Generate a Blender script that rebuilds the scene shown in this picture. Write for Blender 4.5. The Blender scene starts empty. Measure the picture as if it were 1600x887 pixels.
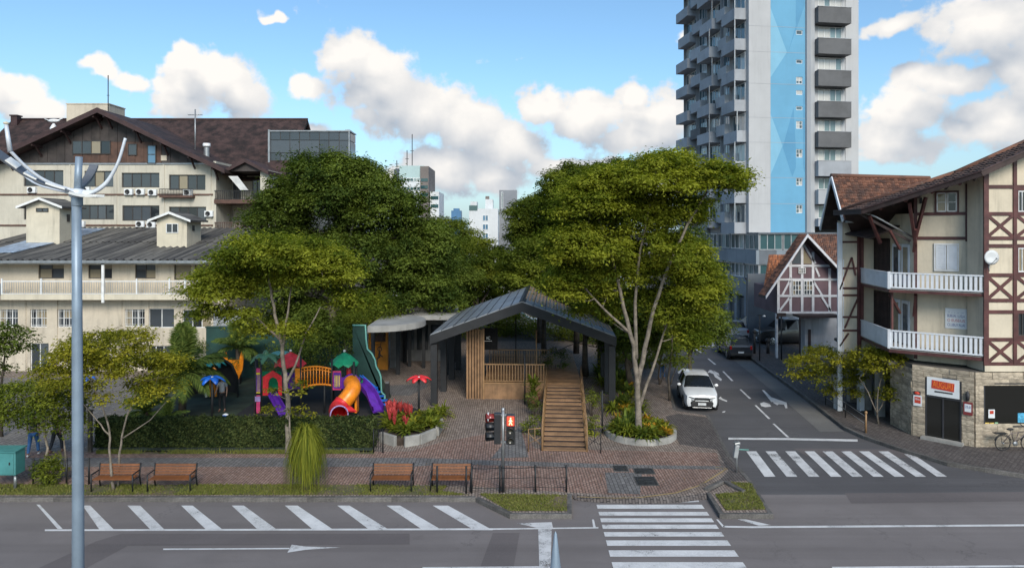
import bpy, bmesh, math, random
import numpy as np
from mathutils import Vector, Matrix, Euler
S = bpy.context.scene; COL = S.collection
random.seed(7); RNG = np.random.default_rng(7)
R = math.radians; PI = math.pi
H, F, HY = 9.5, 1067.0, 360.0      # eye height, focal length and horizon row measured in the photograph
def at(px, py, Y): return Vector(((px-800)*Y/F, Y, H-(py-HY)*Y/F))
def gr(px, py, z=0.0):
    Y = (H-z)*F/(py-HY); return Vector(((px-800)*Y/F, Y, z))
def gx(px, Y): return (px-800)*Y/F
def gz(py, Y): return H-(py-HY)*Y/F

# ------------------------------------------------------------------ camera
cam_d = bpy.data.cameras.new('camera'); cam = bpy.data.objects.new('camera', cam_d); COL.objects.link(cam)
cam.location = (0, 0, H); cam.rotation_euler = (R(90), 0, 0)
cam_d.sensor_width = 36; cam_d.lens = 36*F/1600; cam_d.shift_y = (HY-443.5)/1600
cam_d.clip_start = .1; cam_d.clip_end = 6000
S.camera = cam
# ------------------------------------------------------------------ view
S.view_settings.view_transform = 'Standard'; S.view_settings.look = 'None'
S.view_settings.exposure = 0.66; S.view_settings.gamma = 1.0; S.view_settings.use_curve_mapping = False
# ------------------------------------------------------------------ sun
SUN_EL, SUN_AZ = R(34), R(166)     # azimuth clockwise from +Y: over the right shoulder of the camera
sd = bpy.data.lights.new('sun', 'SUN'); sun = bpy.data.objects.new('sun', sd); COL.objects.link(sun)
sd.energy = 2.0; sd.angle = R(24); sd.color = (1.0, .92, .80)
sdir = Vector((math.sin(SUN_AZ)*math.cos(SUN_EL), math.cos(SUN_AZ)*math.cos(SUN_EL), math.sin(SUN_EL)))
sun.rotation_euler = sdir.to_track_quat('Z', 'Y').to_euler()

# ------------------------------------------------------------------ node helper
class NT:
    def __init__(s, t): s.t = t
    def n(s, ty, **kw):
        o = s.t.nodes.new(ty)
        for k, v in kw.items(): setattr(o, k, v)
        return o
    def put(s, sock, v):
        if isinstance(v, bpy.types.NodeSocket): s.t.links.new(v, sock)
        elif v is not None:
            if sock.type == 'RGBA' and len(v) == 3: v = (*v, 1)
            sock.default_value = v
    def m(s, op, a, b=None, c=None, clamp=False):
        o = s.n('ShaderNodeMath', operation=op, use_clamp=clamp)
        for i, v in enumerate((a, b, c)):
            if v is not None: s.put(o.inputs[i], v)
        return o.outputs[0]
    def vm(s, op, a, b=None):
        o = s.n('ShaderNodeVectorMath', operation=op)
        s.put(o.inputs[0], a)
        if b is not None:
            if op == 'SCALE': s.put(o.inputs[3], b)
            else: s.put(o.inputs[1], b)
        return o.outputs[1] if op in ('LENGTH', 'DOT_PRODUCT', 'DISTANCE') else o.outputs[0]
    def mix(s, f, a, b, mode='MIX'):
        o = s.n('ShaderNodeMix', data_type='RGBA', blend_type=mode)
        s.put(o.inputs[0], f); s.put(o.inputs[6], a); s.put(o.inputs[7], b)
        return o.outputs[2]
    def noise(s, vec, scale, detail=4, rough=.55, out=0):
        o = s.n('ShaderNodeTexNoise'); s.put(o.inputs['Vector'], vec)
        o.inputs['Scale'].default_value = scale; o.inputs['Detail'].default_value = detail; o.inputs['Roughness'].default_value = rough
        return o.outputs[out]
    def ramp(s, f, lo, hi):
        o = s.n('ShaderNodeMapRange', interpolation_type='SMOOTHSTEP'); s.put(o.inputs[0], f)
        o.inputs[1].default_value = lo; o.inputs[2].default_value = hi
        return o.outputs[0]
    def mapping(s, vec, scale=(1, 1, 1), rot=(0, 0, 0), loc=(0, 0, 0)):
        o = s.n('ShaderNodeMapping'); s.put(o.inputs[0], vec)
        o.inputs['Scale'].default_value = scale; o.inputs['Rotation'].default_value = rot; o.inputs['Location'].default_value = loc
        return o.outputs[0]

# ------------------------------------------------------------------ sky: Nishita with cumulus clouds
W = bpy.data.worlds.new('World'); S.world = W; W.use_nodes = True
W.node_tree.nodes.clear(); wt = NT(W.node_tree)
def blob(px, py, rx, ry):
    az = math.atan((px-800)/F); el = math.atan((HY-py)/F*math.cos(az))
    return (az*10.67, el*10.67, rx/100*math.cos(az)**1.5, ry/100)
BLOBS = [blob(*b) for b in (
    (545, 78, 55, 36), (585, 105, 70, 50), (600, 148, 85, 62), (660, 168, 85, 60), (730, 192, 85, 60), (790, 228, 75, 50),
    (285, 92, 42, 34), (345, 118, 62, 44), (380, 150, 50, 44), (285, 150, 60, 40), (150, 104, 42, 14), (205, 122, 36, 16),
    (850, 165, 55, 36), (915, 178, 70, 46), (985, 150, 42, 30), (1030, 182, 70, 48), (1085, 55, 34, 16), (1000, 215, 90, 40),
    (700, 262, 95, 46), (775, 282, 70, 36), (640, 285, 60, 30), (470, 200, 50, 16), (430, 28, 24, 10),
    (30, 135, 50, 20), (55, 172, 62, 30), (-40, 130, 60, 40), (480, 130, 40, 26), (900, 262, 120, 22), (1010, 290, 60, 26),
    (1410, 165, 80, 44), (1545, 35, 120, 52), (1560, 190, 110, 44), (1400, 225, 90, 34), (1395, 40, 60, 20), (1480, 120, 90, 24), (1590, 110, 60, 30), (1680, 130, 160, 130),
    (1085, 60, 20, 8))]
g = bpy.data.node_groups.new('cloud_density', 'ShaderNodeTree')
g.interface.new_socket('Vector', in_out='INPUT', socket_type='NodeSocketVector')
g.interface.new_socket('Density', in_out='OUTPUT', socket_type='NodeSocketFloat')
g.interface.new_socket('Soft', in_out='OUTPUT', socket_type='NodeSocketFloat')
gt = NT(g); gi = gt.n('NodeGroupInput'); go = gt.n('NodeGroupOutput')
p0 = gi.outputs[0]
wn = gt.n('ShaderNodeTexNoise'); gt.put(wn.inputs['Vector'], p0); wn.inputs['Scale'].default_value = 1.5; wn.inputs['Detail'].default_value = 3
warp = gt.vm('SCALE', gt.vm('SUBTRACT', wn.outputs['Color'], (.5, .5, .5)), .55)
pw = gt.vm('MULTIPLY', gt.vm('ADD', p0, warp), (1, 1, 0))
acc = None
for (cx, cy, rx, ry) in BLOBS:
    d = gt.vm('LENGTH', gt.vm('DIVIDE', gt.vm('SUBTRACT', pw, (cx, cy, 0)), (rx, ry, 1)))
    v = gt.m('SUBTRACT', 1.0, d)
    acc = v if acc is None else gt.m('SMOOTH_MAX', acc, v, .25)
fb = gt.noise(p0, 3.0, 8, .56)
wide = gt.noise(gt.mapping(p0, (1, 1.9, 1), loc=(3.1, 8.2, 0)), .33, 5, .55)
# the same kind of broken cloud everywhere, on top of the banks seen in the photograph
acc = gt.m('MAXIMUM', acc, gt.m('MULTIPLY', gt.m('SUBTRACT', wide, .60), 4.0))
soft = acc
acc = gt.m('ADD', acc, gt.m('MULTIPLY', gt.m('SUBTRACT', fb, .5), 1.25))
gt.put(go.inputs[1], gt.m('ADD', soft, gt.m('MULTIPLY', gt.m('SUBTRACT', fb, .5), .55)))
gt.put(go.inputs[0], acc)
tc = wt.n('ShaderNodeTexCoord'); sp = wt.n('ShaderNodeSeparateXYZ'); wt.put(sp.inputs[0], tc.outputs['Generated'])
az = wt.m('ARCTAN2', sp.outputs[0], sp.outputs[1]); el = wt.m('ARCSINE', sp.outputs[2])
cb = wt.n('ShaderNodeCombineXYZ'); wt.put(cb.inputs[0], wt.m('MULTIPLY', az, 10.67)); wt.put(cb.inputs[1], wt.m('MULTIPLY', el, 10.67))
def dens(vec):
    o = wt.n('ShaderNodeGroup'); o.node_tree = g; wt.put(o.inputs[0], vec); return o.outputs
D0, S0_ = dens(cb.outputs[0])[:2]; S1_ = dens(wt.vm('ADD', cb.outputs[0], (-.12, .50, 0)))[1]
mask = wt.m('MULTIPLY', wt.ramp(D0, .02, .38), wt.ramp(el, -.02, .03))
lit = wt.m('ADD', .44, wt.m('MULTIPLY', wt.m('SUBTRACT', S0_, S1_), .72), clamp=True)
lit = wt.m('MULTIPLY', lit, 1.0, clamp=True)
ccol = wt.mix(lit, (1.95, 2.2, 2.55), (4.3, 4.15, 3.96))
sky = wt.n('ShaderNodeTexSky', sky_type='NISHITA', sun_disc=False, sun_elevation=SUN_EL, sun_rotation=SUN_AZ)
sky.air_density = 1.0; sky.dust_density = 1.2; sky.ozone_density = 1.6
skyc = wt.mix(1.0, sky.outputs[0], (.60, .75, .80), 'MULTIPLY')
hz = wt.m('MULTIPLY', wt.m('SUBTRACT', 1, wt.ramp(el, -.02, .24)), .62)
skyc = wt.mix(hz, skyc, (2.1, 2.75, 3.3))
bg = wt.n('ShaderNodeBackground'); wt.put(bg.inputs[0], wt.mix(mask, skyc, ccol)); bg.inputs[1].default_value = .15
wo = wt.n('ShaderNodeOutputWorld'); wt.put(wo.inputs[0], bg.outputs[0])

# ------------------------------------------------------------------ materials
MT = {}
def base_mat(name):
    m = bpy.data.materials.new(name); m.use_nodes = True; m.node_tree.nodes.clear()
    t = NT(m.node_tree); b = t.n('ShaderNodeBsdfPrincipled'); o = t.n('ShaderNodeOutputMaterial')
    t.put(o.inputs[0], b.outputs[0]); MT[name] = m
    return m, t, b, o
def pm(name, col, rough=.6, metal=0, var=.18, scale=2.0, bump=0, bscale=30, streak=0, objvar=.0, spec=None, grain=0, gscale=60, col2=None, world=False):
    """general procedural material: two scales of tone noise, optional vertical dirt streaks, per-object tone, bump"""
    m, t, b, o = base_mat(name)
    if world: P = t.n('ShaderNodeNewGeometry').outputs['Position']
    else: P = t.n('ShaderNodeTexCoord').outputs['Object']
    n1 = t.noise(P, scale, 5, .6)
    lo = tuple(c*(1-var*1.3) for c in col); hi = tuple(min(1, c*(1+var*1.3)) for c in col)
    if col2: hi = col2; lo = col
    c = t.mix(t.ramp(n1, .3, .7), lo, hi)
    if grain:
        n2 = t.noise(P, gscale, 2, .6)
        c = t.mix(t.ramp(n2, .25, .75), c, t.mix(1.0, c, (1-grain,)*3, 'MULTIPLY')) 
    if streak:
        ns = t.noise(t.mapping(P, (1.6, 1.6, .16)), 1.3, 6, .7)
        c = t.mix(t.m('MULTIPLY', t.ramp(ns, .47, .78), streak), c, (.07, .062, .05))
    if objvar:
        oi = t.n('ShaderNodeObjectInfo').outputs['Random']
        k = t.m('ADD', 1-objvar, t.m('MULTIPLY', oi, 2*objvar))
        c = t.vm('SCALE', c, k)
    t.put(b.inputs['Base Color'], c); b.inputs['Roughness'].default_value = rough; b.inputs['Metallic'].default_value = metal
    if spec is not None: b.inputs['Specular IOR Level'].default_value = spec
    if bump:
        bp = t.n('ShaderNodeBump'); bp.inputs['Strength'].default_value = bump; bp.inputs['Distance'].default_value = .02
        t.put(bp.inputs['Height'], t.noise(P, bscale, 3, .6)); t.put(b.inputs['Normal'], bp.outputs[0])
    return m
def emis(name, col, k):
    m, t, b, o = base_mat(name); b.inputs['Base Color'].default_value = (*col, 1)
    b.inputs['Emission Color'].default_value = (*col, 1); b.inputs['Emission Strength'].default_value = k; return m
def glass_mat(name, dark, light, rough=.04, curtain=.35, ccol=(.42, .42, .40)):
    """window glass: mirror-like sheet over a dark room; some panes show a curtain behind (per object)"""
    m, t, b, o = base_mat(name)
    oi = t.n('ShaderNodeObjectInfo').outputs['Random']
    P = t.n('ShaderNodeTexCoord').outputs['Object']
    c = t.mix(oi, dark, light)
    w = t.n('ShaderNodeTexWave', bands_direction='X'); w.inputs['Scale'].default_value = 5; w.inputs['Distortion'].default_value = 2.5
    t.put(w.inputs['Vector'], P)
    cc = t.mix(w.outputs[1], tuple(x*.72 for x in ccol), ccol)
    o2 = t.m('FRACT', t.m('MULTIPLY', oi, 7.31))
    c = t.mix(t.m('LESS_THAN', o2, curtain), c, cc)
    t.put(b.inputs['Base Color'], c); b.inputs['Roughness'].default_value = rough; b.inputs['Specular IOR Level'].default_value = .7
    bp = t.n('ShaderNodeBump'); bp.inputs['Strength'].default_value = .06; bp.inputs['Distance'].default_value = .05
    t.put(bp.inputs['Height'], t.noise(P, 1.2, 2)); t.put(b.inputs['Normal'], bp.outputs[0])
    return m
def leaf_mat(name, dark, light, trans=.3):
    m, t, b, o = base_mat(name)
    a = t.n('ShaderNodeAttribute', attribute_name='tone').outputs['Fac']
    ri = t.n('ShaderNodeNewGeometry').outputs['Random Per Island']
    f = t.m('ADD', t.m('MULTIPLY', a, .82), t.m('MULTIPLY', ri, .18), clamp=True)
    c = t.mix(f, dark, light)
    t.put(b.inputs['Base Color'], c); b.inputs['Roughness'].default_value = .75; b.inputs['Specular IOR Level'].default_value = .15
    tr = t.n('ShaderNodeBsdfTranslucent'); t.put(tr.inputs[0], t.mix(1.0, c, (1.5, 1.5, .6), 'MULTIPLY'))
    mx = t.n('ShaderNodeMixShader'); mx.inputs[0].default_value = trans
    t.put(mx.inputs[1], b.outputs[0]); t.put(mx.inputs[2], tr.outputs[0]); t.put(o.inputs[0], mx.outputs[0])
    return m

# ------------------------------------------------------------------ mesh builder
class MB:
    def __init__(s): s.v = []; s.f = []; s.m = []; s.s = []
    def add(s, vs, fs, mi=0, smooth=False):
        b = len(s.v); s.v.extend([tuple(v) for v in vs])
        for f in fs: s.f.append([b+i for i in f]); s.m.append(mi); s.s.append(smooth)
        return s
    def box(s, x0, x1, y0, y1, z0, z1, mi=0):
        return s.add([(x0,y0,z0),(x1,y0,z0),(x1,y1,z0),(x0,y1,z0),(x0,y0,z1),(x1,y0,z1),(x1,y1,z1),(x0,y1,z1)],
            [(3,2,1,0),(4,5,6,7),(0,1,5,4),(1,2,6,5),(2,3,7,6),(3,0,4,7)], mi)
    def cbox(s, c, sz, rot=(0,0,0), mi=0):
        M = Euler(rot).to_matrix(); c = Vector(c); hx, hy, hz = sz[0]/2, sz[1]/2, sz[2]/2
        vs = [c+M@Vector((x,y,z)) for x,y,z in ((-hx,-hy,-hz),(hx,-hy,-hz),(hx,hy,-hz),(-hx,hy,-hz),(-hx,-hy,hz),(hx,-hy,hz),(hx,hy,hz),(-hx,hy,hz))]
        return s.add(vs, [(3,2,1,0),(4,5,6,7),(0,1,5,4),(1,2,6,5),(2,3,7,6),(3,0,4,7)], mi)
    def bar(s, a, b, w, h, up=(0,0,1), mi=0):
        a = Vector(a); b = Vector(b); d = (b-a).normalized(); up = Vector(up)
        if abs(d.dot(up)) > .99: up = Vector((0,1,0))
        x = d.cross(up).normalized()*w/2; z = x.cross(d).normalized()*h/2
        vs = [a-x-z, a+x-z, a+x+z, a-x+z, b-x-z, b+x-z, b+x+z, b-x+z]
        return s.add(vs, [(0,1,2,3),(7,6,5,4),(1,0,4,5),(2,1,5,6),(3,2,6,7),(0,3,7,4)], mi)
    def tube(s, pts, rads, n=8, mi=0, smooth=True, cap=True):
        pts = [Vector(p) for p in pts]
        if not hasattr(rads, '__len__'): rads = [rads]*len(pts)
        b = len(s.v); ref = None
        for i, p in enumerate(pts):
            d = (pts[min(i+1, len(pts)-1)]-pts[max(i-1, 0)])
            d = d.normalized() if d.length > 1e-9 else Vector((0,0,1))
            if ref is None: ref = Vector((1,0,0)) if abs(d.x) < .9 else Vector((0,1,0))
            x = (ref-d*ref.dot(d)).normalized(); ref = x; y = d.cross(x)
            for k in range(n):
                a = 2*PI*k/n; s.v.append(tuple(p+(x*math.cos(a)+y*math.sin(a))*rads[i]))
        for i in range(len(pts)-1):
            for k in range(n):
                k2 = (k+1) % n
                s.f.append([b+i*n+k, b+i*n+k2, b+(i+1)*n+k2, b+(i+1)*n+k]); s.m.append(mi); s.s.append(smooth)
        if cap:
            s.f.append([b+k for k in range(n)][::-1]); s.m.append(mi); s.s.append(False)
            s.f.append([b+(len(pts)-1)*n+k for k in range(n)]); s.m.append(mi); s.s.append(False)
        return s
    def prism(s, poly, z0, z1, mi=0):
        n = len(poly); ar = sum(poly[i][0]*poly[(i+1)%n][1]-poly[(i+1)%n][0]*poly[i][1] for i in range(n))
        if ar < 0: poly = poly[::-1]
        vs = [(p[0],p[1],z0) for p in poly]+[(p[0],p[1],z1) for p in poly]
        fs = [tuple(range(n))[::-1], tuple(range(n,2*n))]+[(i,(i+1)%n,n+(i+1)%n,n+i) for i in range(n)]
        return s.add(vs, fs, mi)
    def prismY(s, poly, y0, y1, mi=0):
        n = len(poly); vs = [(p[0],y0,p[1]) for p in poly]+[(p[0],y1,p[1]) for p in poly]
        ar = sum(poly[i][0]*poly[(i+1)%n][1]-poly[(i+1)%n][0]*poly[i][1] for i in range(n))
        fs = [tuple(range(n)), tuple(range(n,2*n))[::-1]]+[((i+1)%n,i,n+i,n+(i+1)%n) for i in range(n)]
        if ar < 0: fs = [f[::-1] for f in fs]
        return s.add(vs, fs, mi)
    def poly(s, pts, mi=0): return s.add(pts, [tuple(range(len(pts)))], mi)
    def slab(s, pts, thick, mi=0):
        """closed sheet: polygon pts (3-D, counter-clockwise seen from outside) given a thickness along its normal"""
        P = [Vector(p) for p in pts]; nrm = (P[1]-P[0]).cross(P[2]-P[1]).normalized(); n = len(P)
        vs = P+[p-nrm*thick for p in P]
        return s.add(vs, [tuple(range(n)), tuple(range(n,2*n))[::-1]]+[((i+1)%n,i,n+i,n+(i+1)%n) for i in range(n)], mi)
    def lathe(s, prof, n=16, c=(0,0,0), mi=0, smooth=True, a0=0, a1=2*PI):
        b = len(s.v); full = abs(a1-a0-2*PI) < 1e-6; m = n if full else n+1
        for r, z in prof:
            for k in range(m):
                a = a0+(a1-a0)*k/n; s.v.append((c[0]+r*math.cos(a), c[1]+r*math.sin(a), c[2]+z))
        for i in range(len(prof)-1):
            for k in range(n):
                k2 = (k+1) % m
                s.f.append([b+i*m+k, b+i*m+k2, b+(i+1)*m+k2, b+(i+1)*m+k]); s.m.append(mi); s.s.append(smooth)
        return s
    def ball(s, c, r, nu=10, nv=6, mi=0):
        if not hasattr(r, '__len__'): r = (r, r, r)
        b = len(s.v)
        for i in range(nv+1):
            t = PI*i/nv
            for k in range(nu):
                a = 2*PI*k/nu; s.v.append((c[0]+r[0]*math.sin(t)*math.cos(a), c[1]+r[1]*math.sin(t)*math.sin(a), c[2]+r[2]*math.cos(t)))
        for i in range(nv):
            for k in range(nu):
                k2 = (k+1) % nu; s.f.append([b+i*nu+k, b+(i+1)*nu+k, b+(i+1)*nu+k2, b+i*nu+k2]); s.m.append(mi); s.s.append(True)
        return s
    def mesh(s, name, mats, off=None):
        me = bpy.data.meshes.new(name)
        vs = s.v if off is None else [(x-off[0], y-off[1], z-off[2]) for x, y, z in s.v]
        me.from_pydata(vs, [], s.f)
        if not isinstance(mats, (list, tuple)): mats = [mats]
        for m in mats: me.materials.append(MT[m] if isinstance(m, str) else m)
        if len(mats) > 1: me.polygons.foreach_set('material_index', s.m)
        me.polygons.foreach_set('use_smooth', s.s)
        return me
    def build(s, name, mats, parent=None, off=None, loc=None, bevel=0, label=None, cat=None, group=None, kind=None):
        me = s.mesh(name, mats, off)
        o = bpy.data.objects.new(name, me); COL.objects.link(o)
        if parent: o.parent = parent
        if loc is not None: o.location = loc
        if bevel:
            b = o.modifiers.new('bevel', 'BEVEL'); b.width = bevel; b.segments = 2; b.limit_method = 'ANGLE'; b.angle_limit = R(40)
        return tag(o, label, cat, group, kind)
def tag(o, label=None, cat=None, group=None, kind=None):
    if label: o['label'] = label
    if cat: o['category'] = cat
    if group: o['group'] = group
    if kind: o['kind'] = kind
    return o
def thing(name, label, cat, loc=(0,0,0), rz=0, group=None):
    o = bpy.data.objects.new(name, None); COL.objects.link(o); o.empty_display_size = .3
    o.location = loc; o.rotation_euler = (0,0,rz); return tag(o, label, cat, group)
def inst(name, me, parent, loc=(0,0,0), rot=(0,0,0), sc=(1,1,1)):
    o = bpy.data.objects.new(name, me); COL.objects.link(o); o.parent = parent
    o.location = loc; o.rotation_euler = rot; o.scale = sc; return o
def copy_tree(o, parent=None):
    kids = [c for c in KIDS.get(o.name, [])] if False else [c for c in o.children]
    c = o.copy(); COL.objects.link(c)
    if parent: c.parent = parent
    for k in kids: copy_tree(k, c)
    return c

# wall with real openings: local frame, front face on y=0 looking to -y
def holed_wall(mb, x0, x1, z0, z1, holes, depth=.16, mi=0, thick=.25):
    xs = sorted({x0, x1, *[h[0] for h in holes], *[h[1] for h in holes]}); zs = sorted({z0, z1, *[h[2] for h in holes], *[h[3] for h in holes]})
    xs = [x for x in xs if x0 <= x <= x1]; zs = [z for z in zs if z0 <= z <= z1]
    for i in range(len(xs)-1):
        for j in range(len(zs)-1):
            cx, cz = (xs[i]+xs[i+1])/2, (zs[j]+zs[j+1])/2
            if any(h[0] < cx < h[1] and h[2] < cz < h[3] for h in holes): continue
            mb.poly([(xs[i],0,zs[j]),(xs[i+1],0,zs[j]),(xs[i+1],0,zs[j+1]),(xs[i],0,zs[j+1])], mi)
    for a, b, c, d in holes:
        mb.poly([(a,0,c),(a,0,d),(a,depth,d),(a,depth,c)], mi); mb.poly([(b,0,d),(b,0,c),(b,depth,c),(b,depth,d)], mi)
        mb.poly([(a,0,c),(a,depth,c),(b,depth,c),(b,0,c)], mi); mb.poly([(a,0,d),(b,0,d),(b,depth,d),(a,depth,d)], mi)
    return mb
PANE = {}
def pane_mesh(w, h, mat):
    k = (round(w,2), round(h,2), mat)
    if k not in PANE: PANE[k] = MB().box(-w/2, w/2, 0, .012, -h/2, h/2).mesh('pane', mat)
    return PANE[k]
def window(parent, x0, x1, z0, z1, y, cols=2, rows=1, fm='frame_dark', gm='glass', fw=.05, name='window', sill=None, grille=False, split=None):
    """window part set at depth y: frame with mullions, one child pane per light"""
    mb = MB(); d0, d1 = y-.03, y+.03
    mb.box(x0, x1, d0, d1, z0, z0+fw); mb.box(x0, x1, d0, d1, z1-fw, z1)
    mb.box(x0, x0+fw, d0, d1, z0+fw, z1-fw); mb.box(x1-fw, x1, d0, d1, z0+fw, z1-fw)
    cw = (x1-x0-fw)/cols; ch = (z1-z0-fw)/rows
    for i in range(1, cols): mb.box(x0+i*cw, x0+i*cw+fw, d0, d1, z0+fw, z1-fw)
    for j in range(1, rows): mb.box(x0+fw, x1-fw, d0+.004, d1-.004, z0+j*ch, z0+j*ch+fw*.8)
    if grille:
        k = max(3, int((x1-x0)/.16))
        for i in range(1, k): mb.box(x0+(x1-x0)*i/k-.008, x0+(x1-x0)*i/k+.008, d0-.05, d0-.034, z0, z1)
        for q in (.12, .5, .88): mb.box(x0, x1, d0-.034, d0-.02, z0+(z1-z0)*q-.01, z0+(z1-z0)*q+.01)
    w = mb.build(name, fm, parent)
    for i in range(cols):
        for j in range(rows):
            inst('pane', pane_mesh(cw-fw+.01, ch-fw+.01, gm), w, (x0+fw+(cw-fw)/2+i*cw, y+.002+.008*(i % 2), z0+fw+(ch-fw)/2+j*ch))
    if sill: MB().box(x0-.06, x1+.06, -.07, y-.032, z0-.07, z0-.003).build('sill', sill, w)
    return w
# ================================================================== SETTING: ground, road, plaza, pavements
KH = .15
def asphalt_mat(name, a, b_, gr_=.0):
    m, t, b, o = base_mat(name)
    P = t.n('ShaderNodeNewGeometry').outputs['Position']
    big = t.noise(P, .22, 5, .6); mid = t.noise(t.mapping(P, (.35, 1.6, 1)), 1.0, 5, .65); fine = t.noise(P, 55, 2, .7); sp_ = t.noise(P, 14, 3, .7)
    c = t.mix(t.ramp(big, .3, .72), a, b_)
    trk = t.noise(t.mapping(P, (.012, .85, 1)), 1.0, 3, .6); c = t.mix(t.m('MULTIPLY', t.ramp(trk, .42, .66), .5), c, tuple(x*.70 for x in a))
    oil = t.noise(t.mapping(P, (.5, .9, 1)), 1.6, 6, .75); c = t.mix(t.m('MULTIPLY', t.ramp(oil, .60, .74), .5), c, tuple(x*.5 for x in a))
    c = t.mix(t.m('MULTIPLY', t.ramp(mid, .5, .8), .4), c, tuple(x*.72 for x in a))
    c = t.mix(t.m('MULTIPLY', t.ramp(fine, .35, .8), .42), c, tuple(min(1, x*1.75) for x in b_))
    c = t.mix(t.m('MULTIPLY', t.ramp(sp_, .55, .8), .3), c, tuple(x*.6 for x in a))
    vo = t.n('ShaderNodeTexVoronoi', feature='DISTANCE_TO_EDGE'); vo.inputs['Scale'].default_value = .16
    t.put(vo.inputs['Vector'], t.vm('ADD', P, t.vm('SCALE', t.vm('SUBTRACT', t.noise(P, .9, 6, .7, out=1), (.5,.5,.5)), 2.2)))
    cr = t.m('MULTIPLY', t.m('MULTIPLY', t.m('LESS_THAN', vo.outputs['Distance'], .0035), t.ramp(big, .45, .6)), .28)
    c = t.mix(cr, c, (.018, .018, .02))
    t.put(b.inputs['Base Color'], c); b.inputs['Roughness'].default_value = .82; b.inputs['Specular IOR Level'].default_value = .3
    bp = t.n('ShaderNodeBump'); bp.inputs['Strength'].default_value = .35; bp.inputs['Distance'].default_value = .01
    t.put(bp.inputs['Height'], fine); t.put(b.inputs['Normal'], bp.outputs[0])
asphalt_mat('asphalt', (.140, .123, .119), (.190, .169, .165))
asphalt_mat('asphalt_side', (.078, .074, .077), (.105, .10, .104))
asphalt_mat('gutter', (.115, .112, .11), (.16, .155, .15))
asphalt_mat('rubber', (.022, .022, .026), (.036, .036, .041))
def paver_mat(name, c1, c2, mort, bw=.22, rh=.11, rot=90, wob=.03, dirt=.35, gap=.012):
    m, t, b, o = base_mat(name)
    P = t.n('ShaderNodeNewGeometry').outputs['Position']
    wob_ = t.vm('SCALE', t.vm('SUBTRACT', t.noise(P, 1.3, 3, .6, out=1), (.5, .5, .5)), wob*2)
    Q = t.mapping(t.vm('ADD', P, wob_), rot=(0, 0, R(rot)))
    br = t.n('ShaderNodeTexBrick'); t.put(br.inputs['Vector'], Q)
    for k, v in (('Color1', (*c1, 1)), ('Color2', (*c2, 1)), ('Mortar', (*mort, 1))): br.inputs[k].default_value = v
    br.inputs['Scale'].default_value = 1; br.inputs['Brick Width'].default_value = bw; br.inputs['Row Height'].default_value = rh
    br.inputs['Mortar Size'].default_value = gap; br.inputs['Bias'].default_value = -.1; br.inputs['Mortar Smooth'].default_value = .3
    c = br.outputs[0]
    n1 = t.noise(P, .5, 5, .65); n2 = t.noise(P, 5, 4, .7)
    c = t.mix(t.m('MULTIPLY', t.ramp(n1, .42, .72), dirt), c, tuple(x*.6+.02 for x in mort))
    c = t.mix(t.m('MULTIPLY', t.ramp(n2, .5, .8), .45), c, tuple(min(1, x*1.55) for x in c2))
    t.put(b.inputs['Base Color'], c); b.inputs['Roughness'].default_value = .85; b.inputs['Specular IOR Level'].default_value = .25
    bp = t.n('ShaderNodeBump'); bp.inputs['Strength'].default_value = .8; bp.inputs['Distance'].default_value = .02; bp.invert = True
    t.put(bp.inputs['Height'], t.m('ADD', br.outputs['Fac'], t.m('MULTIPLY', n2, .5))); t.put(b.inputs['Normal'], bp.outputs[0])
paver_mat('pavers_red', (.255, .155, .122), (.355, .24, .195), (.05, .042, .04))
paver_mat('pavers_brown', (.235, .18, .15), (.34, .275, .235), (.045, .04, .037))
paver_mat('pavers_grey', (.15, .142, .14), (.205, .195, .19), (.06, .056, .055), .3, .15)
paver_mat('pavers_dark', (.105, .088, .083), (.15, .13, .122), (.03, .028, .028))
paver_mat('cobble', (.17, .155, .145), (.25, .23, .215), (.07, .065, .06), .16, .13, 30, .08)
pm('earth', (.13, .10, .08), .95, var=.35, scale=.8, bump=.6, bscale=12, world=True, grain=.4, gscale=20)
pm('turf', (.035, .052, .035), .95, var=.3, scale=.9, grain=.4, gscale=40, world=True)
pm('grass_base', (.085, .10, .028), .95, var=.35, scale=1.6, col2=(.20, .145, .095), grain=.4, gscale=25, world=True)
pm('kerb_stone', (.13, .12, .112), .85, var=.3, scale=2.5, bump=.5, bscale=18, grain=.4, gscale=30, objvar=.22)
pm('concrete', (.33, .32, .30), .85, var=.18, scale=1.2, bump=.3, bscale=25, grain=.2, gscale=40)
pm('metal_cover', (.045, .047, .05), .55, .4, var=.3, scale=6, bump=.6, bscale=40)
def paint_mat(name, col, wear):
    m, t, b, o = base_mat(name)
    P = t.n('ShaderNodeNewGeometry').outputs['Position']
    n1 = t.noise(P, 1.1, 6, .7); n2 = t.noise(P, 34, 3, .7)
    w = t.m('ADD', t.m('MULTIPLY', n1, .75), t.m('MULTIPLY', n2, .4))
    c = t.mix(t.ramp(w, .35, .8), col, tuple(x*.62 for x in col))
    t.put(b.inputs['Base Color'], c); b.inputs['Roughness'].default_value = .7
    tr = t.n('ShaderNodeBsdfTransparent'); mx = t.n('ShaderNodeMixShader')
    t.put(mx.inputs[0], t.m('MULTIPLY', t.ramp(w, wear, wear+.13), .93)); t.put(mx.inputs[1], b.outputs[0]); t.put(mx.inputs[2], tr.outputs[0]); t.put(o.inputs[0], mx.outputs[0])
paint_mat('road_paint', (.72, .71, .71), .64)
paint_mat('worn_paint', (.66, .65, .65), .59)
paint_mat('yellow_paint', (.42, .29, .12), .58)

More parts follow.
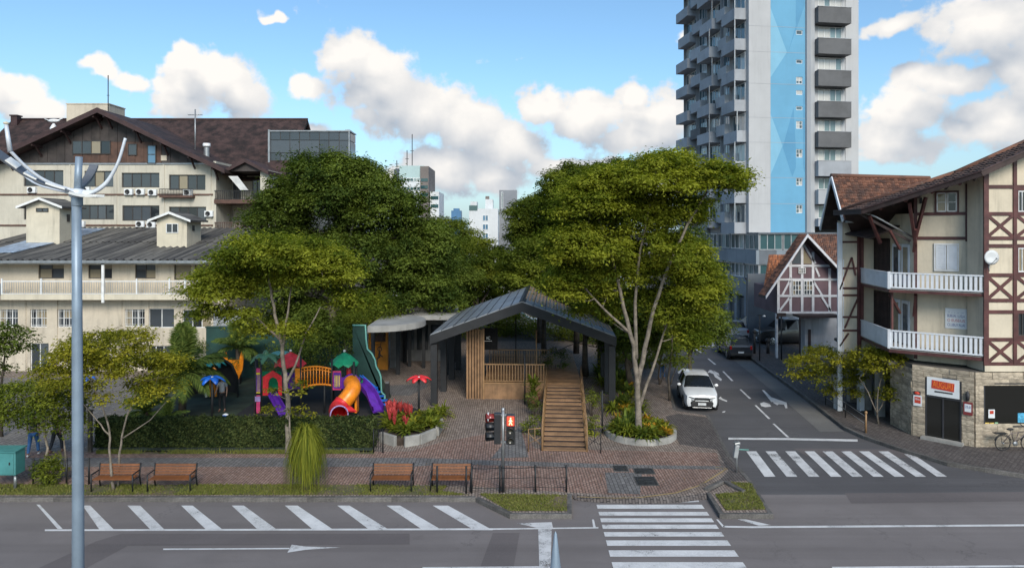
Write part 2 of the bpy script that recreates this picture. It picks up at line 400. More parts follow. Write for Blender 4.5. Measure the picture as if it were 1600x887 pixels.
def sheet(name, pts, z, mat, mb=None):
    m = MB(); m.poly([(p[0], p[1], z) for p in pts]); return m.build(name, mat, kind='structure')
def gp(pts, z=KH): return [tuple(gr(px, py, z)[:2]) for px, py in pts]
def ccw(p):
    a = sum(p[i][0]*p[(i+1) % len(p)][1]-p[(i+1) % len(p)][0]*p[i][1] for i in range(len(p))); return p if a > 0 else p[::-1]
sheet('ground', [(-3000, -3000), (3000, -3000), (3000, 3000), (-3000, 3000)], -.02, 'earth')
sheet('road', [(-400, 0), (400, 0), (400, 24.6), (-400, 24.6)], 0, 'asphalt')
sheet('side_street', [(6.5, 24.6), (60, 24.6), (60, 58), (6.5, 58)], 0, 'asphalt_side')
sheet('cross_street', [(-120, 58), (120, 58), (120, 69), (-120, 69)], 0, 'asphalt_side')

KL = gr(743, 777, KH).y
street_left = gp([(1208, 803), (1175, 752), (1142, 714), (1107, 648)]) + gp([(1056, 640), (1046, 600), (1022, 545), (1011, 526)])
edge = [(-60, KL)] + gp([(743, 777), (797, 803), (893, 803), (893, 771), (930, 775), (1000, 778), (1060, 776), (1104, 769), (1125, 803)]) + street_left
plaza_poly = edge + [(10.4, 57.8), (-60, 57.8)]
MB().prism(plaza_poly, -.05, KH).build('plaza', 'pavers_brown', kind='structure')
right_edge = [(60, 24.3)] + gp([(1750, 757), (1600, 741), (1480, 722), (1400, 698), (1350, 681), (1319, 667), (1255, 617), (1167, 554), (1150, 541)])
MB().prism(right_edge + [(19.6, 57.4), (60, 57.4)], -.05, KH).build('pavement', 'pavers_dark', kind='structure')
MB().prism([(-60, -6), (60, -6), (60, 14.6), (-60, 14.6)], -.05, KH).build('near_pavement', 'pavers_dark', kind='structure')
MB().prism([(13.5, 69), (120, 69), (120, 110), (13.5, 110)], -.05, KH).build('far_pavement', 'pavers_dark', kind='structure')
# gutter strip along the right kerb
rp = gp([(1319, 669), (1255, 619), (1167, 556), (1150, 543)])
MB().poly([(x, y, .006) for x, y in ccw(rp + [(x-1.15, y) for x, y in rp[::-1]])]).build('gutter', 'gutter', kind='structure')
# dropped kerb where the crossing meets the plaza
ra = gp([(893, 771), (930, 775), (1000, 778), (1060, 776), (1104, 769)]); rb = gp([(899, 781), (930, 784), (1000, 787), (1060, 785), (1109, 779)], .01)
m = MB()
for i in range(4): m.poly([(*ra[i], KH+.003), (*rb[i], .008), (*rb[i+1], .008), (*ra[i+1], KH+.003)])
m.build('dropped_kerb', 'pavers_dark', kind='structure')
# kerbs, stone by stone
KS = MB().box(-.5, .5, -.075, .075, -.08, .0).mesh('kerb_stone', 'kerb_stone')
KSB = MB()
KSB.add([(-.497,-.075,-.2),(.497,-.075,-.2),(.497,.075,-.2),(-.497,.075,-.2),(-.497,-.075,-.015),(.497,-.075,-.015),(.497,.075,0),(-.497,.075,0),(-.497,-.06,0),(.497,-.06,0)],
    [(3,2,1,0),(8,9,6,7),(0,1,5,4),(4,5,9,8),(1,2,6,9,5),(2,3,7,6),(3,0,4,8,7)])
KSM = KSB.mesh('kerb_stone', 'kerb_stone')
def kerb(name, pts, left=True, L=1.0, z=KH+.006):
    k = tag(bpy.data.objects.new(name, None), kind='structure'); COL.objects.link(k)
    for (a, b) in zip(pts[:-1], pts[1:]):
        a = Vector((*a[:2], z)); b = Vector((*b[:2], z)); d = b-a; n = max(1, round(d.length/L)); ang = math.atan2(d.y, d.x)
        nrm = Vector((-d.y, d.x, 0)).normalized()*(.065 if left else -.065)
        for i in range(n):
            c = a+d*((i+.5)/n)+nrm
            o = inst('kerb_stone', KSM, k, (c.x, c.y, z+random.uniform(-.004, .006)), (0, 0, ang+random.uniform(-.006, .006) + (0 if left else PI)), (d.length/n, 1, 1))
    return k
kerb('kerb', [(-21, KL)] + gp([(743, 777), (797, 803), (893, 803), (893, 771)]))
kerb('kerb', gp([(1104, 769), (1125, 803)]) + street_left[:5])
kerb('kerb', street_left[4:])
kerb('kerb', right_edge[2:][::-1], True)
kerb('kerb', gp([(1106, 767), (1131, 755), (1160, 770)]), True, z=KH+.1)

# surfaces laid on the plaza, each a few millimetres above the one below
sheet('red_paving', ccw([(-60, gr(0, 757, KH).y), *gp([(700, 757), (880, 768), (985, 774), (1052, 769), (1092, 757), (1128, 732), (1120, 707), (835, 700), (815, 668), (690, 690), (640, 705)]), (-60, gr(0, 707, KH).y)]), KH+.004, 'pavers_red')
sheet('grey_path', ccw([(-60, gr(0, 729, KH).y), *gp([(640, 729), (700, 725), (830, 728), (1000, 732), (1132, 733), (1130, 728), (1000, 726), (830, 721), (650, 715)]), (-60, gr(0, 715, KH).y)]), KH+.008, 'pavers_grey')
sheet('grey_paving', gp([(767, 716), (826, 714), (812, 664)]), KH+.010, 'pavers_grey')
sheet('grey_paving', gp([(950, 770), (1000, 772), (1003, 738), (945, 738)]), KH+.009, 'pavers_grey')
sheet('street_paving', ccw(gp([(1106, 770), (1140, 752), (1170, 750), (1140, 716), (1105, 652), (1060, 646), (1040, 650), (1062, 694), (1120, 702), (1138, 735)])), KH+.006, 'pavers_dark')
sheet('light_plaza', ccw(gp([(-400, 704), (118, 704), (150, 690), (260, 590), (-400, 590)])), KH+.004, 'cobble')
sheet('turf', ccw(gp([(150, 706), (585, 706), (590, 640), (612, 620), (590, 575), (330, 575), (240, 600)])), KH+.006, 'turf')
sheet('rubber_surface', ccw(gp([(340, 690), (352, 660), (395, 630), (450, 611), (500, 606), (560, 610), (605, 624), (668, 644), (640, 660), (560, 695)])), KH+.011, 'rubber')
sheet('kiosk_path', ccw(gp([(596, 617), (640, 618), (668, 604), (668, 590), (640, 600), (596, 603)])), KH+.005, 'pavers_grey')
# yellow line along the rounded plaza edge
yl = gp([(902, 776), (960, 778), (1000, 777), (1055, 770), (1094, 758), (1120, 742), (1136, 732), (1118, 730)])
m = MB()
for a, b in zip(yl[:-1], yl[1:]):
    d = Vector((b[0]-a[0], b[1]-a[1])); n = Vector((-d.y, d.x)).normalized()*.032
    m.poly([(a[0]-n.x, a[1]-n.y, KH+.014), (b[0]-n.x, b[1]-n.y, KH+.014), (b[0]+n.x, b[1]+n.y, KH+.014), (a[0]+n.x, a[1]+n.y, KH+.014)])
m.build('yellow_line', 'yellow_paint', kind='structure')
for (x0, x1, y0, y1, lab) in ((961, 978, 728, 736, 'small dark square utility cover set in the grey paving band'), (994, 1018, 732, 740, 'dark square utility cover on the upper edge of the red paving'), (997, 1021, 745, 758, 'largest dark square utility cover in the red paving near the crossing')):
    a = gr(x0, y1, KH); b = gr(x1, y0, KH); c = thing('utility_cover', lab, 'utility cover', ((a.x+b.x)/2, (a.y+b.y)/2, KH+.012), group='utility covers in the plaza paving')
    w, d = (b.x-a.x)/2, (b.y-a.y)/2
    m = MB().box(-w, w, -d, d, 0, .012)
    for i in range(5): m.box(-w*.85, w*.85, -d*.8+i*d*.4-.03, -d*.8+i*d*.4+.03, .012, .018)
    m.build('cover_plate', 'metal_cover', c); MB().box(-w-.05, w+.05, -d-.05, d+.05, -.004, .004).build('cover_frame', 'kerb_stone', c)

# grass verges
def grass(name, poly, n, hgt, z=KH+.006, base=True):
    p = ccw(poly)
    if base: sheet('verge', p, z, 'grass_base')
    xs = [q[0] for q in p]; ys = [q[1] for q in p]; P = np.array(p)
    pts = RNG.uniform((min(xs), min(ys)), (max(xs), max(ys)), (n*3, 2))
    inside = np.zeros(len(pts), bool); j = len(P)-1
    for i in range(len(P)):
        c = ((P[i,1] > pts[:,1]) != (P[j,1] > pts[:,1])) & (pts[:,0] < (P[j,0]-P[i,0])*(pts[:,1]-P[i,1])/(P[j,1]-P[i,1]+1e-12)+P[i,0])
        inside ^= c; j = i
    pts = pts[inside]
    clump = np.sin(pts[:,0]*2.1+1.3*np.sin(pts[:,1]*3))+np.sin(pts[:,0]*.7+2)*.8+RNG.normal(0, .7, len(pts))
    pts = pts[clump > -.35][:n]; k = len(pts)
    h = RNG.uniform(.4, 1, k)*hgt; a = RNG.uniform(0, 2*PI, k); w = .012+.01*RNG.random(k)
    b = np.c_[pts, np.full(k, z)]; d = np.c_[np.cos(a), np.sin(a), np.zeros(k)]; lean = np.c_[RNG.normal(0, .5, (k, 2)), np.ones(k)]
    V = np.stack([b-d*w[:,None], b+d*w[:,None], b+lean*h[:,None]], 1).reshape(-1, 3)
    me = bpy.data.meshes.new(name); me.vertices.add(3*k); me.vertices.foreach_set('co', V.ravel()); me.loops.add(3*k); me.loops.foreach_set('vertex_index', np.arange(3*k))
    me.polygons.add(k); me.polygons.foreach_set('loop_start', np.arange(k)*3)
    at_ = me.attributes.new('tone', 'FLOAT', 'FACE'); at_.data.foreach_set('value', RNG.random(k))
    me.update(); me.materials.append(MT['grass_blade'])
    o = bpy.data.objects.new(name, me); COL.objects.link(o); return tag(o, kind='stuff')
leaf_mat('grass_blade', (.075, .11, .018), (.25, .235, .07), .2)
tag(grass('grass', [(-21, gr(0, 773, KH).y), *gp([(735, 773), (690, 767), (700, 759), (560, 757)]), (-21, gr(0, 757, KH).y)], 15000, .085), 'low green verge grass along the kerb behind the benches', 'grass')
tag(grass('grass', gp([(748, 771), (795, 798), (886, 798), (886, 773)]), 3600, .075), 'grass in the kerbed bed at the foot of the traffic light', 'grass')
tag(grass('grass', gp([(1117, 772), (1134, 797), (1197, 796), (1174, 755), (1142, 753), (1160, 768)]), 2800, .07), 'dry grass in the kerbed bed right of the zebra crossing', 'grass')
tag(grass('grass', gp([(150, 709), (585, 709), (585, 704), (150, 704)]), 5000, .12), 'thin grass along the foot of the clipped hedge', 'grass')

# ------------------------------------------------------------------ road markings (sheets 4 mm above the asphalt)
mk = tag(bpy.data.objects.new('road_markings', None), kind='structure'); COL.objects.link(mk)
def mark(name, pts, z=.005, mat='road_paint', world=False):
    p = ccw(pts if world else gp(pts, 0)); m = MB().poly([(x, y, z) for x, y in p]); return m.build(name, mat, mk)
mark('edge_line', [(70, 829.2), (770, 827.5), (770, 824.8), (70, 826.5)]); mark('edge_line', [(770, 827.2), (935, 825), (935, 823), (770, 825)], .006)
mark('edge_line', [(1130, 823.5), (1175, 824.5), (1700, 821), (1700, 818), (1175, 821.5), (1130, 821)])
mark('parking_stripe', [(57, 788), (62, 788), (98, 826), (90, 826)], .008)
for a, b, c, d in ((129, 141, 156, 179), (199, 219, 236, 258), (283, 301, 323, 349), (362, 381, 404, 434), (445, 465, 490, 522), (527, 546, 578, 609), (604, 625, 661, 691), (676, 700, 741, 770)):
    mark('parking_stripe', [(a, 789.5), (b, 789.5), (d, 828), (c, 828)], .009)
mark('lane_line', [(255, 858.6), (452, 857.4), (452, 855.4), (255, 856.4)]); mark('arrow_head', [(449, 863), (456, 850.5), (478, 853.5), (532, 855), (478, 858.5)], .009, 'worn_paint')
mark('lane_line', [(660, 888), (850, 886.5), (850, 884), (660, 885.5)]); mark('lane_line', [(1300, 888), (1700, 884.5), (1700, 881.5), (1300, 885)])
mark('worn_band', [(841, 826), (862, 826), (860, 900), (843, 900)], .009, 'worn_paint'); mark('worn_wedge', [(806, 817), (862, 815.5), (864, 824), (838, 824)], .009, 'worn_paint')
xs_l = lambda y: 932+(y-788)*(958-932)/(99); xs_r = lambda y: 1092+(y-782)*(1167-1092)/105
for i, (y0, y1) in enumerate(((788.3, 794.6), (799.5, 805.3), (809.5, 815.7), (819.5, 826), (831, 838), (844, 852.5), (859.5, 869.5), (878, 890), (903, 918))):
    mark('zebra_stripe', [(xs_l(y1), y1), (xs_r(y1), y1), (xs_r(y0), y0), (xs_l(y0), y0)], .012)
mark('zebra_stripe', [(985, 784.4), (1092, 779.6), (1092, 784), (1000, 787.2)], .012)
asphalt_mat('asphalt_patch', (.108, .094, .094), (.14, .122, .12))
for pl in ([(60, 887), (150, 845), (190, 833), (640, 833), (640, 850), (200, 852), (110, 900)], [(770, 832), (812, 832), (800, 900), (745, 900)], [(1240, 700), (1420, 702), (1470, 716), (1260, 712)], [(1320, 770), (1600, 768), (1650, 782), (1330, 786)]): mark('asphalt_patch', pl, .003, 'asphalt_patch')
mark('corner_line', [(1119, 811), (1122, 811), (1133, 823), (1129, 823)]); mark('corner_line', [(925, 811), (928, 811), (931, 824), (927, 824)])
mark('corner_line', [(1152, 811), (1165, 811), (1205, 820), (1186, 821)], .009, 'worn_paint')
tops = ((20,72),(120,172),(222,274),(323,373),(415,468),(512,563),(605,657),(705,757),(808,862)); bots = ((115,172),(230,286),(345,400),(460,515),(570,625),(680,733),(790,843),(900,953),(1010,1062))
for i, ((a, b), (c, d)) in enumerate(zip(tops, bots)):
    y0 = 704.9 if i < 8 else 709; 
    if i == 8: a, b = 838, 884
    mark('zebra_stripe', [(1160+.301*c, 744.6), (1160+.301*d, 744.6), (1160+.301*b, y0), (1160+.301*a, y0)], .012, 'road_paint' if i % 3 == 0 else 'worn_paint')
mark('stop_line', [(1138, 686.5), (1230, 687), (1340, 689.5), (1340, 686), (1230, 684), (1138, 683.4)])
c5 = lambda pts: [(1000+x*.293, 460+y*.2931) for x, y in pts]
for a, b in (((790,760),(712,688)), ((690,662),(616,590)), ((588,555),(535,505)), ((493,460),(443,409)), ((402,373),(363,341)), ((325,309),(290,285))):
    w = 5*(b[1]+500)/1260+2
    mark('lane_dash', c5([(a[0]-w, a[1]), (a[0]+w, a[1]), (b[0]+w*.8, b[1]), (b[0]-w*.8, b[1])]))
for poly in ([(650,508),(662,510),(704,550),(712,572),(700,572)], [(704,548),(782,575),(786,606),(776,606),(768,586),(740,584),(732,590),(712,578)], [(640,580),(660,573),(690,582),(700,596),(668,600),(646,594)],
             [(358,418),(372,402),(384,404),(437,452),(432,461),(400,440),(392,424),(372,416)], [(390,404),(420,420),(424,432),(404,424)],
             [(200,412),(218,400),(222,388),(230,390),(240,404),(266,408),(262,416),(226,416),(206,422)], [(418,553),(430,543),(438,553),(466,566),(462,571),(440,564)], [(440,623),(456,620),(452,628),(438,629)]):
    mark('bicycle_marking', c5(poly), .008)
for i in range(5):
    a = 288+i*24; mark('zebra_stripe', c5([(a, 277), (a+14, 277), (a+8, 257), (a-2, 257)]), .008)
# ================================================================== LEFT: gabled apartment building and its annex
pm('plaster_cream', (.53, .49, .41), .85, var=.07, scale=.5, streak=.42, bump=.15, bscale=14, grain=.06, gscale=9)
pm('plaster_annex', (.55, .48, .385), .85, var=.08, scale=.6, streak=.5, bump=.2, bscale=14, grain=.08, gscale=9)
pm('brick_cream', (.58, .52, .41), .85, var=.06, scale=1.1, streak=.3, bump=.3, bscale=10)
pm('dark_boards', (.045, .036, .034), .7, var=.25, scale=1.5, streak=.2, objvar=.12)
pm('brown_boards', (.085, .044, .030), .65, var=.25, scale=1.5, objvar=.12)
pm('brown_paint', (.10, .050, .035), .6, var=.2, scale=2)
pm('fascia_brown', (.045, .021, .020), .6, var=.2, scale=2)
pm('shingle_brown', (.046, .025, .022), .85, var=.55, scale=1.3, bump=.6, bscale=16, grain=.45, gscale=14)
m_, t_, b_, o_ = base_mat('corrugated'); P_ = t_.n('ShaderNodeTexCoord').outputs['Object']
c_ = t_.mix(t_.ramp(t_.noise(t_.mapping(P_, (3.2, .10, .10)), 1.0, 4, .7), .38, .66), (.045, .043, .043), (.16, .15, .135)); c_ = t_.mix(t_.m('MULTIPLY', t_.ramp(t_.noise(P_, .7, 5, .65), .5, .75), .6), c_, (.05, .045, .04))  # streaks along the slope stand in for the weak shading of the waves
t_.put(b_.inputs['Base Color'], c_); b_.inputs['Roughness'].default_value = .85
pm('tarpaulin', (.25, .32, .42), .4, var=.3, scale=2.5, bump=1, bscale=3)
pm('white_paint', (.72, .72, .71), .5, var=.08, scale=3, streak=.12)
pm('white_metal', (.70, .71, .72), .4, var=.06, scale=3)
pm('grey_metal', (.32, .33, .34), .4, .6, var=.12, scale=3)
pm('dark_iron', (.035, .033, .033), .5, .3, var=.2, scale=5)
pm('frame_dark', (.045, .04, .038), .5, var=.2, scale=3); pm('frame_white', (.66, .66, .66), .5, var=.1, scale=3); pm('frame_grey', (.36, .37, .38), .45, .3, var=.1, scale=3)
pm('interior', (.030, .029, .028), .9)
pm('fan_black', (.02, .02, .022), .5)
glass_mat('glass', (.014, .017, .020), (.085, .10, .115), curtain=.24, ccol=(.30, .25, .17))  # wide random pane tone stands in for varied reflections
glass_mat('glass_blue', (.08, .17, .26), (.12, .24, .36), curtain=0)
glass_mat('glass_tower', (.03, .045, .055), (.10, .15, .17), curtain=.38, ccol=(.50, .50, .48))
glass_mat('glass_teal', (.03, .075, .085), (.06, .13, .14), curtain=.1, ccol=(.3, .38, .38))
glass_mat('glass_facade', (.028, .033, .040), (.065, .072, .085), .06, curtain=0)
glass_mat('glass_shop', (.012, .012, .011), (.02, .019, .017), .16, curtain=0); MT['glass_shop'].node_tree.nodes['Principled BSDF'].inputs['Specular IOR Level'].default_value = .3
pm('tank_white', (.62, .63, .64), .5, var=.06)
YM = 56.0; YA = 45.5
LX = lambda px: gx(px, YM); LZ = lambda py: gz(py, YM)
bl = thing('apartment_building', 'long cream building with dark boarded gable, brown roof and strip windows behind the annex', 'building', (gx(168, YM), YM, KH))
ox, oz = gx(168, YM), KH
lx = lambda px, Y=YM: gx(px, Y)-ox
lz = lambda py, Y=YM: gz(py, Y)-oz
# walls
wins = [(37,99,266,291,4),(132,177,267,292,3),(190,249,270,293,4),(264,321,273,297,4),(125,178,320,343,4),(191,249,321,345,4),(264,322,323,346,4),(-60,-5,266,291,4),(-60,-5,320,343,4),(37,99,320,343,4)]
holes = [(lx(a), lx(b), lz(d), lz(c)) for a, b, c, d, n in wins]
m = MB(); holed_wall(m, lx(-75), lx(334), 0, lz(255), holes, .2)
m.box(lx(-75), lx(334), .3, 12, 0, lz(258)); m.build('wall', 'plaster_cream', bl)
MB().box(lx(-74), lx(333), .22, .28, 3, lz(258)).build('interior_wall', 'interior', bl)
for (a, b, c, d, n) in wins: window(bl, lx(a), lx(b), lz(d), lz(c), .14, n, 1, 'frame_dark', 'glass', .07)
for py in (256, 304, 352): MB().box(lx(-75), lx(333), -.08, -.002, lz(py+1.2), lz(py-1.2)).build('ledge', 'brown_paint' if py > 300 else 'grey_metal', bl)
for px in (182, 256, 329, 110): MB().box(lx(px)-.05, lx(px)+.05, -.06, -.003, 6, lz(257)).build('drain_pipe', 'plaster_cream', bl)
# boarded gable: every board panel is a piece
pk = (lx(168), lz(176)); gl = (lx(-22), lz(262)); gr_ = (lx(357), lz(262))
def gable_top(x): return pk[1]-(abs(x-pk[0])/(gr_[0]-pk[0]))*(pk[1]-gr_[1]) if x >= pk[0] else pk[1]-(abs(x-pk[0])/(pk[0]-gl[0]))*(pk[1]-gl[1])
attic = [(114,174,220,241),(201,215,225,243),(231,245,227,256)]
x = lx(-8); i = 0; bw = .72
while x < lx(335):
    x1 = min(x+bw, lx(335)); zt0, zt1 = gable_top(x+.01)-.25, gable_top(x1-.01)-.25; zb = lz(254.5)
    cx = (x+x1)/2; mid = lz(222)
    inner = lx(114) < cx < lx(246)
    if min(zt0, zt1) > zb+.05:
        poly = [(x+.012, zb), (x1-.012, zb), (x1-.012, zt1), (x+.012, zt0)]
        if x < pk[0] < x1: poly = poly[:3]+[(pk[0], pk[1]-.25)]+poly[3:]
        yo = -.02-.012*(i % 2)
        if inner:
            MB().prismY([(x+.012, zb), (x1-.012, zb), (x1-.012, mid), (x+.012, mid)], yo-.02, .18).build('board', 'brown_boards', bl)
            poly[0] = (poly[0][0], mid+.01); poly[1] = (poly[1][0], mid+.01)
        MB().prismY(poly, yo, .18).build('board', 'dark_boards', bl)
    x = x1; i += 1
MB().prismY([(lx(-8), lz(254.6)), (lx(335), lz(254.6)), (lx(335), gable_top(lx(335))-.3), (pk[0], pk[1]-.3), (lx(-8), gable_top(lx(-8))-.3)], .2, .6).build('gable_wall', 'dark_boards', bl)
window(bl, lx(114), lx(174), lz(241), lz(220), -.10, 4, 1, 'frame_dark', 'glass', .06); window(bl, lx(201), lx(215), lz(243), lz(225), -.10, 1, 1, 'frame_dark', 'glass', .06); window(bl, lx(231), lx(245), lz(256), lz(227), -.10, 1, 2, 'frame_dark', 'glass_blue', .07)
MB().box(lx(252), lx(261), -.07, -.045, lz(251), lz(243)).build('notice_board', 'plaster_annex', bl)
# gable roof with eaves
for s, e in ((-1, (lx(-40), lz(270))), (1, (lx(362), lz(267)))):
    a = (pk[0], pk[1]+.12); n = Vector((-(e[1]-a[1]), 0, e[0]-a[0])).normalized()*.3*(1 if s > 0 else -1)
    MB().prismY([a, e, (e[0], e[1]-.25), (a[0], a[1]-.28)], -1.3, 11).build('roof', 'shingle_brown', bl)
    MB().prismY([(a[0], a[1]+.05), (e[0], e[1]+.05), (e[0], e[1]-.32), (a[0], a[1]-.36)], -1.42, -1.303).build('barge_board', 'fascia_brown', bl)
    for q in (.0, .26, .5, .74, .95):
        x = a[0]+(e[0]-a[0])*(.04+q*.9); z = a[1]+(e[1]-a[1])*(.04+q*.9)-.4
        MB().bar((x, -1.25, z), (x, .1, z-.1), .12, .2).bar((x, -.8, z-.05), (x, -.04, z-.85), .1, .14).build('roof_bracket', 'fascia_brown', bl)
# long main roof behind, ridge along the street
MB().slab([(lx(-120), 3.0, lz(275)), (lx(424), 3.0, lz(275)), (lx(424), 10, lz(187, YM+10)), (lx(-120), 10, lz(187, YM+10))], .25).build('roof', 'shingle_brown', bl)
MB().slab([(lx(424), 17, lz(275)), (lx(-120), 17, lz(275)), (lx(-120), 10, lz(187, YM+10)), (lx(424), 10, lz(187, YM+10))], .25).build('roof', 'shingle_brown', bl)
MB().tube([(lx(-120), 10, lz(186.5, YM+10)), (lx(424), 10, lz(186.5, YM+10))], .12, 6).build('ridge_cap', 'fascia_brown', bl)
MB().box(lx(333)+.005, lx(421), 3.2, 12, 0, lz(270)).build('wall', 'plaster_cream', bl); MB().box(lx(-120), lx(-76), 3.2, 12, 0, lz(270)).build('wall', 'plaster_cream', bl)
# right-hand bays with balconies
MB().box(lx(336), lx(421), -.2, 3.2, lz(318), lz(312)).build('balcony_slab', 'brown_paint', bl); MB().box(lx(336), lx(421), -.2, 3.2, lz(371), lz(364.5)).build('balcony_slab', 'brown_paint', bl)
for (zt, zb) in ((298, 311.8), (347.5, 363.8)):
    mb = MB(); mb.box(lx(336), lx(421), -.15, -.10, lz(zt+.6), lz(zt-.4)); mb.box(lx(336), lx(421), -.15, -.10, lz(zb-.5), lz(zb-1.4))
    rail = mb.build('balcony_rail', 'brown_paint' if zt > 320 else 'dark_iron', bl)
    bm_ = MB().box(-.02, .02, -.02, .02, 0, lz(zt)-lz(zb)).mesh('baluster', 'brown_paint' if zt > 320 else 'dark_iron')
    for i in range(30): inst('baluster', bm_, rail, (lx(336)+(lx(421)-lx(336))*(i+.5)/30, -.125, lz(zb)))
for (a, b, c, d) in ((340,352,280,309),(372,388,276,305),(392,406,276,300),(356,370,336,360),(376,392,338,362)): window(bl, lx(a), lx(b), lz(d), lz(c), 3.1, 2, 1, 'frame_dark', 'glass', .07)
MB().box(lx(407), lx(421), -.05, 3.1, lz(297.8), lz(266)).build('side_wall', 'plaster_cream', bl); MB().box(lx(334), lx(338), -.05, 3.1, 2, lz(252)).build('side_wall', 'plaster_cream', bl)
MB().prismY([(lx(352), lz(268)), (lx(387), lz(252)), (lx(421.5), lz(268))], -.25, 3.1).build('gable_wall', 'dark_boards', bl)
for s in (0, 1):
    a = (lx(387), lz(249)); e = (lx(350), lz(268)) if s == 0 else (lx(423), lz(268))
    MB().prismY([a, e, (e[0], e[1]-.3), (a[0], a[1]-.3)], -.6, 4).build('roof', 'fascia_brown', bl)
aw = MB(); aw.slab([(lx(362), -.6, lz(276)), (lx(376), -.6, lz(276)), (lx(390), -.3, lz(297)), (lx(378), -.3, lz(297))], .06); aw.build('awning', 'white_paint', bl)
# air conditioners
acb = MB(); acb.box(-.42, .42, -.34, 0, -.3, .3); ACM = acb.mesh('case', 'white_metal'); ACF = MB().lathe([(.0, 0), (.23, 0), (.25, .03), (.2, .05)], 14).mesh('fan_grille', 'fan_black'); ACB = MB().box(-.35, -.31, -.36, 0, -.38, -.3).box(.31, .35, -.36, 0, -.38, -.3).mesh('bracket', 'dark_iron')
def ac(px, py, lab, Y=YM, sc=1):
    t = thing('air_conditioner', lab, 'air conditioner', (gx(px, Y), Y-.005, gz(py, Y)), group='air conditioners on the cream building')
    t.scale = (sc,)*3
    inst('case', ACM, t); inst('fan_grille', ACF, t, (-.08, -.345, 0), (R(90), 0, 0)); inst('bracket', ACB, t)
for px, py, lab in ((52,297,'white air conditioner under the leftmost visible upper window of the cream building'),(136,297,'air conditioner under the upper window just right of the lamp post'),(203,300,'left unit of the three air conditioners in a row under an upper window'),(221,300,'middle unit of the three air conditioners in a row under an upper window'),(240,301,'right unit of the three air conditioners in a row under an upper window'),
    (221,350,'left unit of the pair of air conditioners under a lower window'),(238,351,'right unit of the pair of air conditioners under a lower window'),(128,350,'air conditioner low on the wall just right of the lamp post'),(328,334,'air conditioner beside the balcony bay at the right end of the cream wall')): ac(px, py, lab, sc=.8)
MB().box(lx(254), lx(305), -.55, -.003, lz(309), lz(306)).build('balcony_slab', 'brown_paint', bl)
mb = MB(); mb.box(lx(254), lx(305), -.55, -.5, lz(296.5), lz(295.5)); rail = mb.build('balcony_rail', 'dark_iron', bl); bm_ = MB().box(-.015, .015, -.015, .015, 0, lz(296)-lz(306)).mesh('baluster', 'dark_iron')
for i in range(22): inst('baluster', bm_, rail, (lx(254.5)+(lx(304.5)-lx(254.5))*i/21, -.525, lz(306)))
ac(295, 301, 'air conditioner standing in the narrow railed balcony', YM-.1, .8)
# roof block, masts, flue, weather vane
MB().box(lx(104, 60), lx(170, 60), 4, 6.5, lz(262), lz(163, 60)).box(lx(103, 60), lx(171, 60), 3.95, 6.55, lz(163, 60), lz(161.5, 60)).build('stair_tower', 'concrete_old' if False else 'plaster_annex', bl)
ma = thing('antenna_mast', 'thin tall mast standing at the peak of the dark gable', 'antenna', (gx(169, 58), 58, gz(175, 58)), group='roof antennas')
MB().tube([(0,0,-.5),(0,0,gz(118, 58)-gz(175, 58))], .045, 6).build('pole', 'dark_iron', ma); MB().tube([(-.12,0,1.4),(.12,0,1.4)], .02, 5).build('crossbar', 'dark_iron', ma)
ma = thing('television_aerial', 'television aerial with a crossbar on the brown roof slope', 'antenna', (gx(305, 59), 59, gz(233, 59)), group='roof antennas')
MB().tube([(0,0,-.6),(0,0,gz(171, 59)-gz(233, 59))], .06, 6).build('pole', 'grey_metal', ma)
m = MB().tube([(-.62,0,2.95),(.62,0,2.95)], .03, 5)
for i in range(6): m.tube([(-.55+i*.22,-.2,2.95),(-.55+i*.22,.2,2.95)], .015, 4)
m.build('crossbar', 'grey_metal', ma); MB().bar((-.7,0,-.05),(.9,0,-.45), .1, .06).build('foot', 'grey_metal', ma)
fl = thing('roof_flue', 'shiny metal flue pipe with a cap on the brown roof slope', 'flue', (gx(323, 58.5), 58.5, gz(246, 58.5)))
MB().lathe([(.24,-.5),(.24,.85)], 12).build('pipe', 'grey_metal', fl); MB().lathe([(0,1.22),(.30,1.2),(.32,1.0),(.30,.9),(.1,.9)], 12).build('cap', 'white_metal', fl)
wv = thing('roof_ventilator', 'small white bird shaped ventilator on the left brown roof', 'ventilator', (gx(84, 60), 60, gz(202, 60)))
MB().lathe([(.3,-.4),(.3,.1),(.08,.5)], 8).build('base', 'white_metal', wv); MB().ball((0,0,.75),(.55,.16,.16),10,6).bar((.3,0,.75),(.75,0,.95),.1,.08).bar((-.3,0,.75),(-.75,0,.9),.2,.05).build('vane', 'white_metal', wv)
ch = thing('chimney_stack', 'small brown chimney on the ridge at the far left', 'chimney', (gx(25, 65.5), 65.5, gz(192, 65.5)))
MB().box(-.3,.3,-.3,.3,-1,.6).build('shaft', 'fascia_brown', ch); MB().box(-.38,.38,-.38,.38,.6,.72).build('cap', 'fascia_brown', ch)

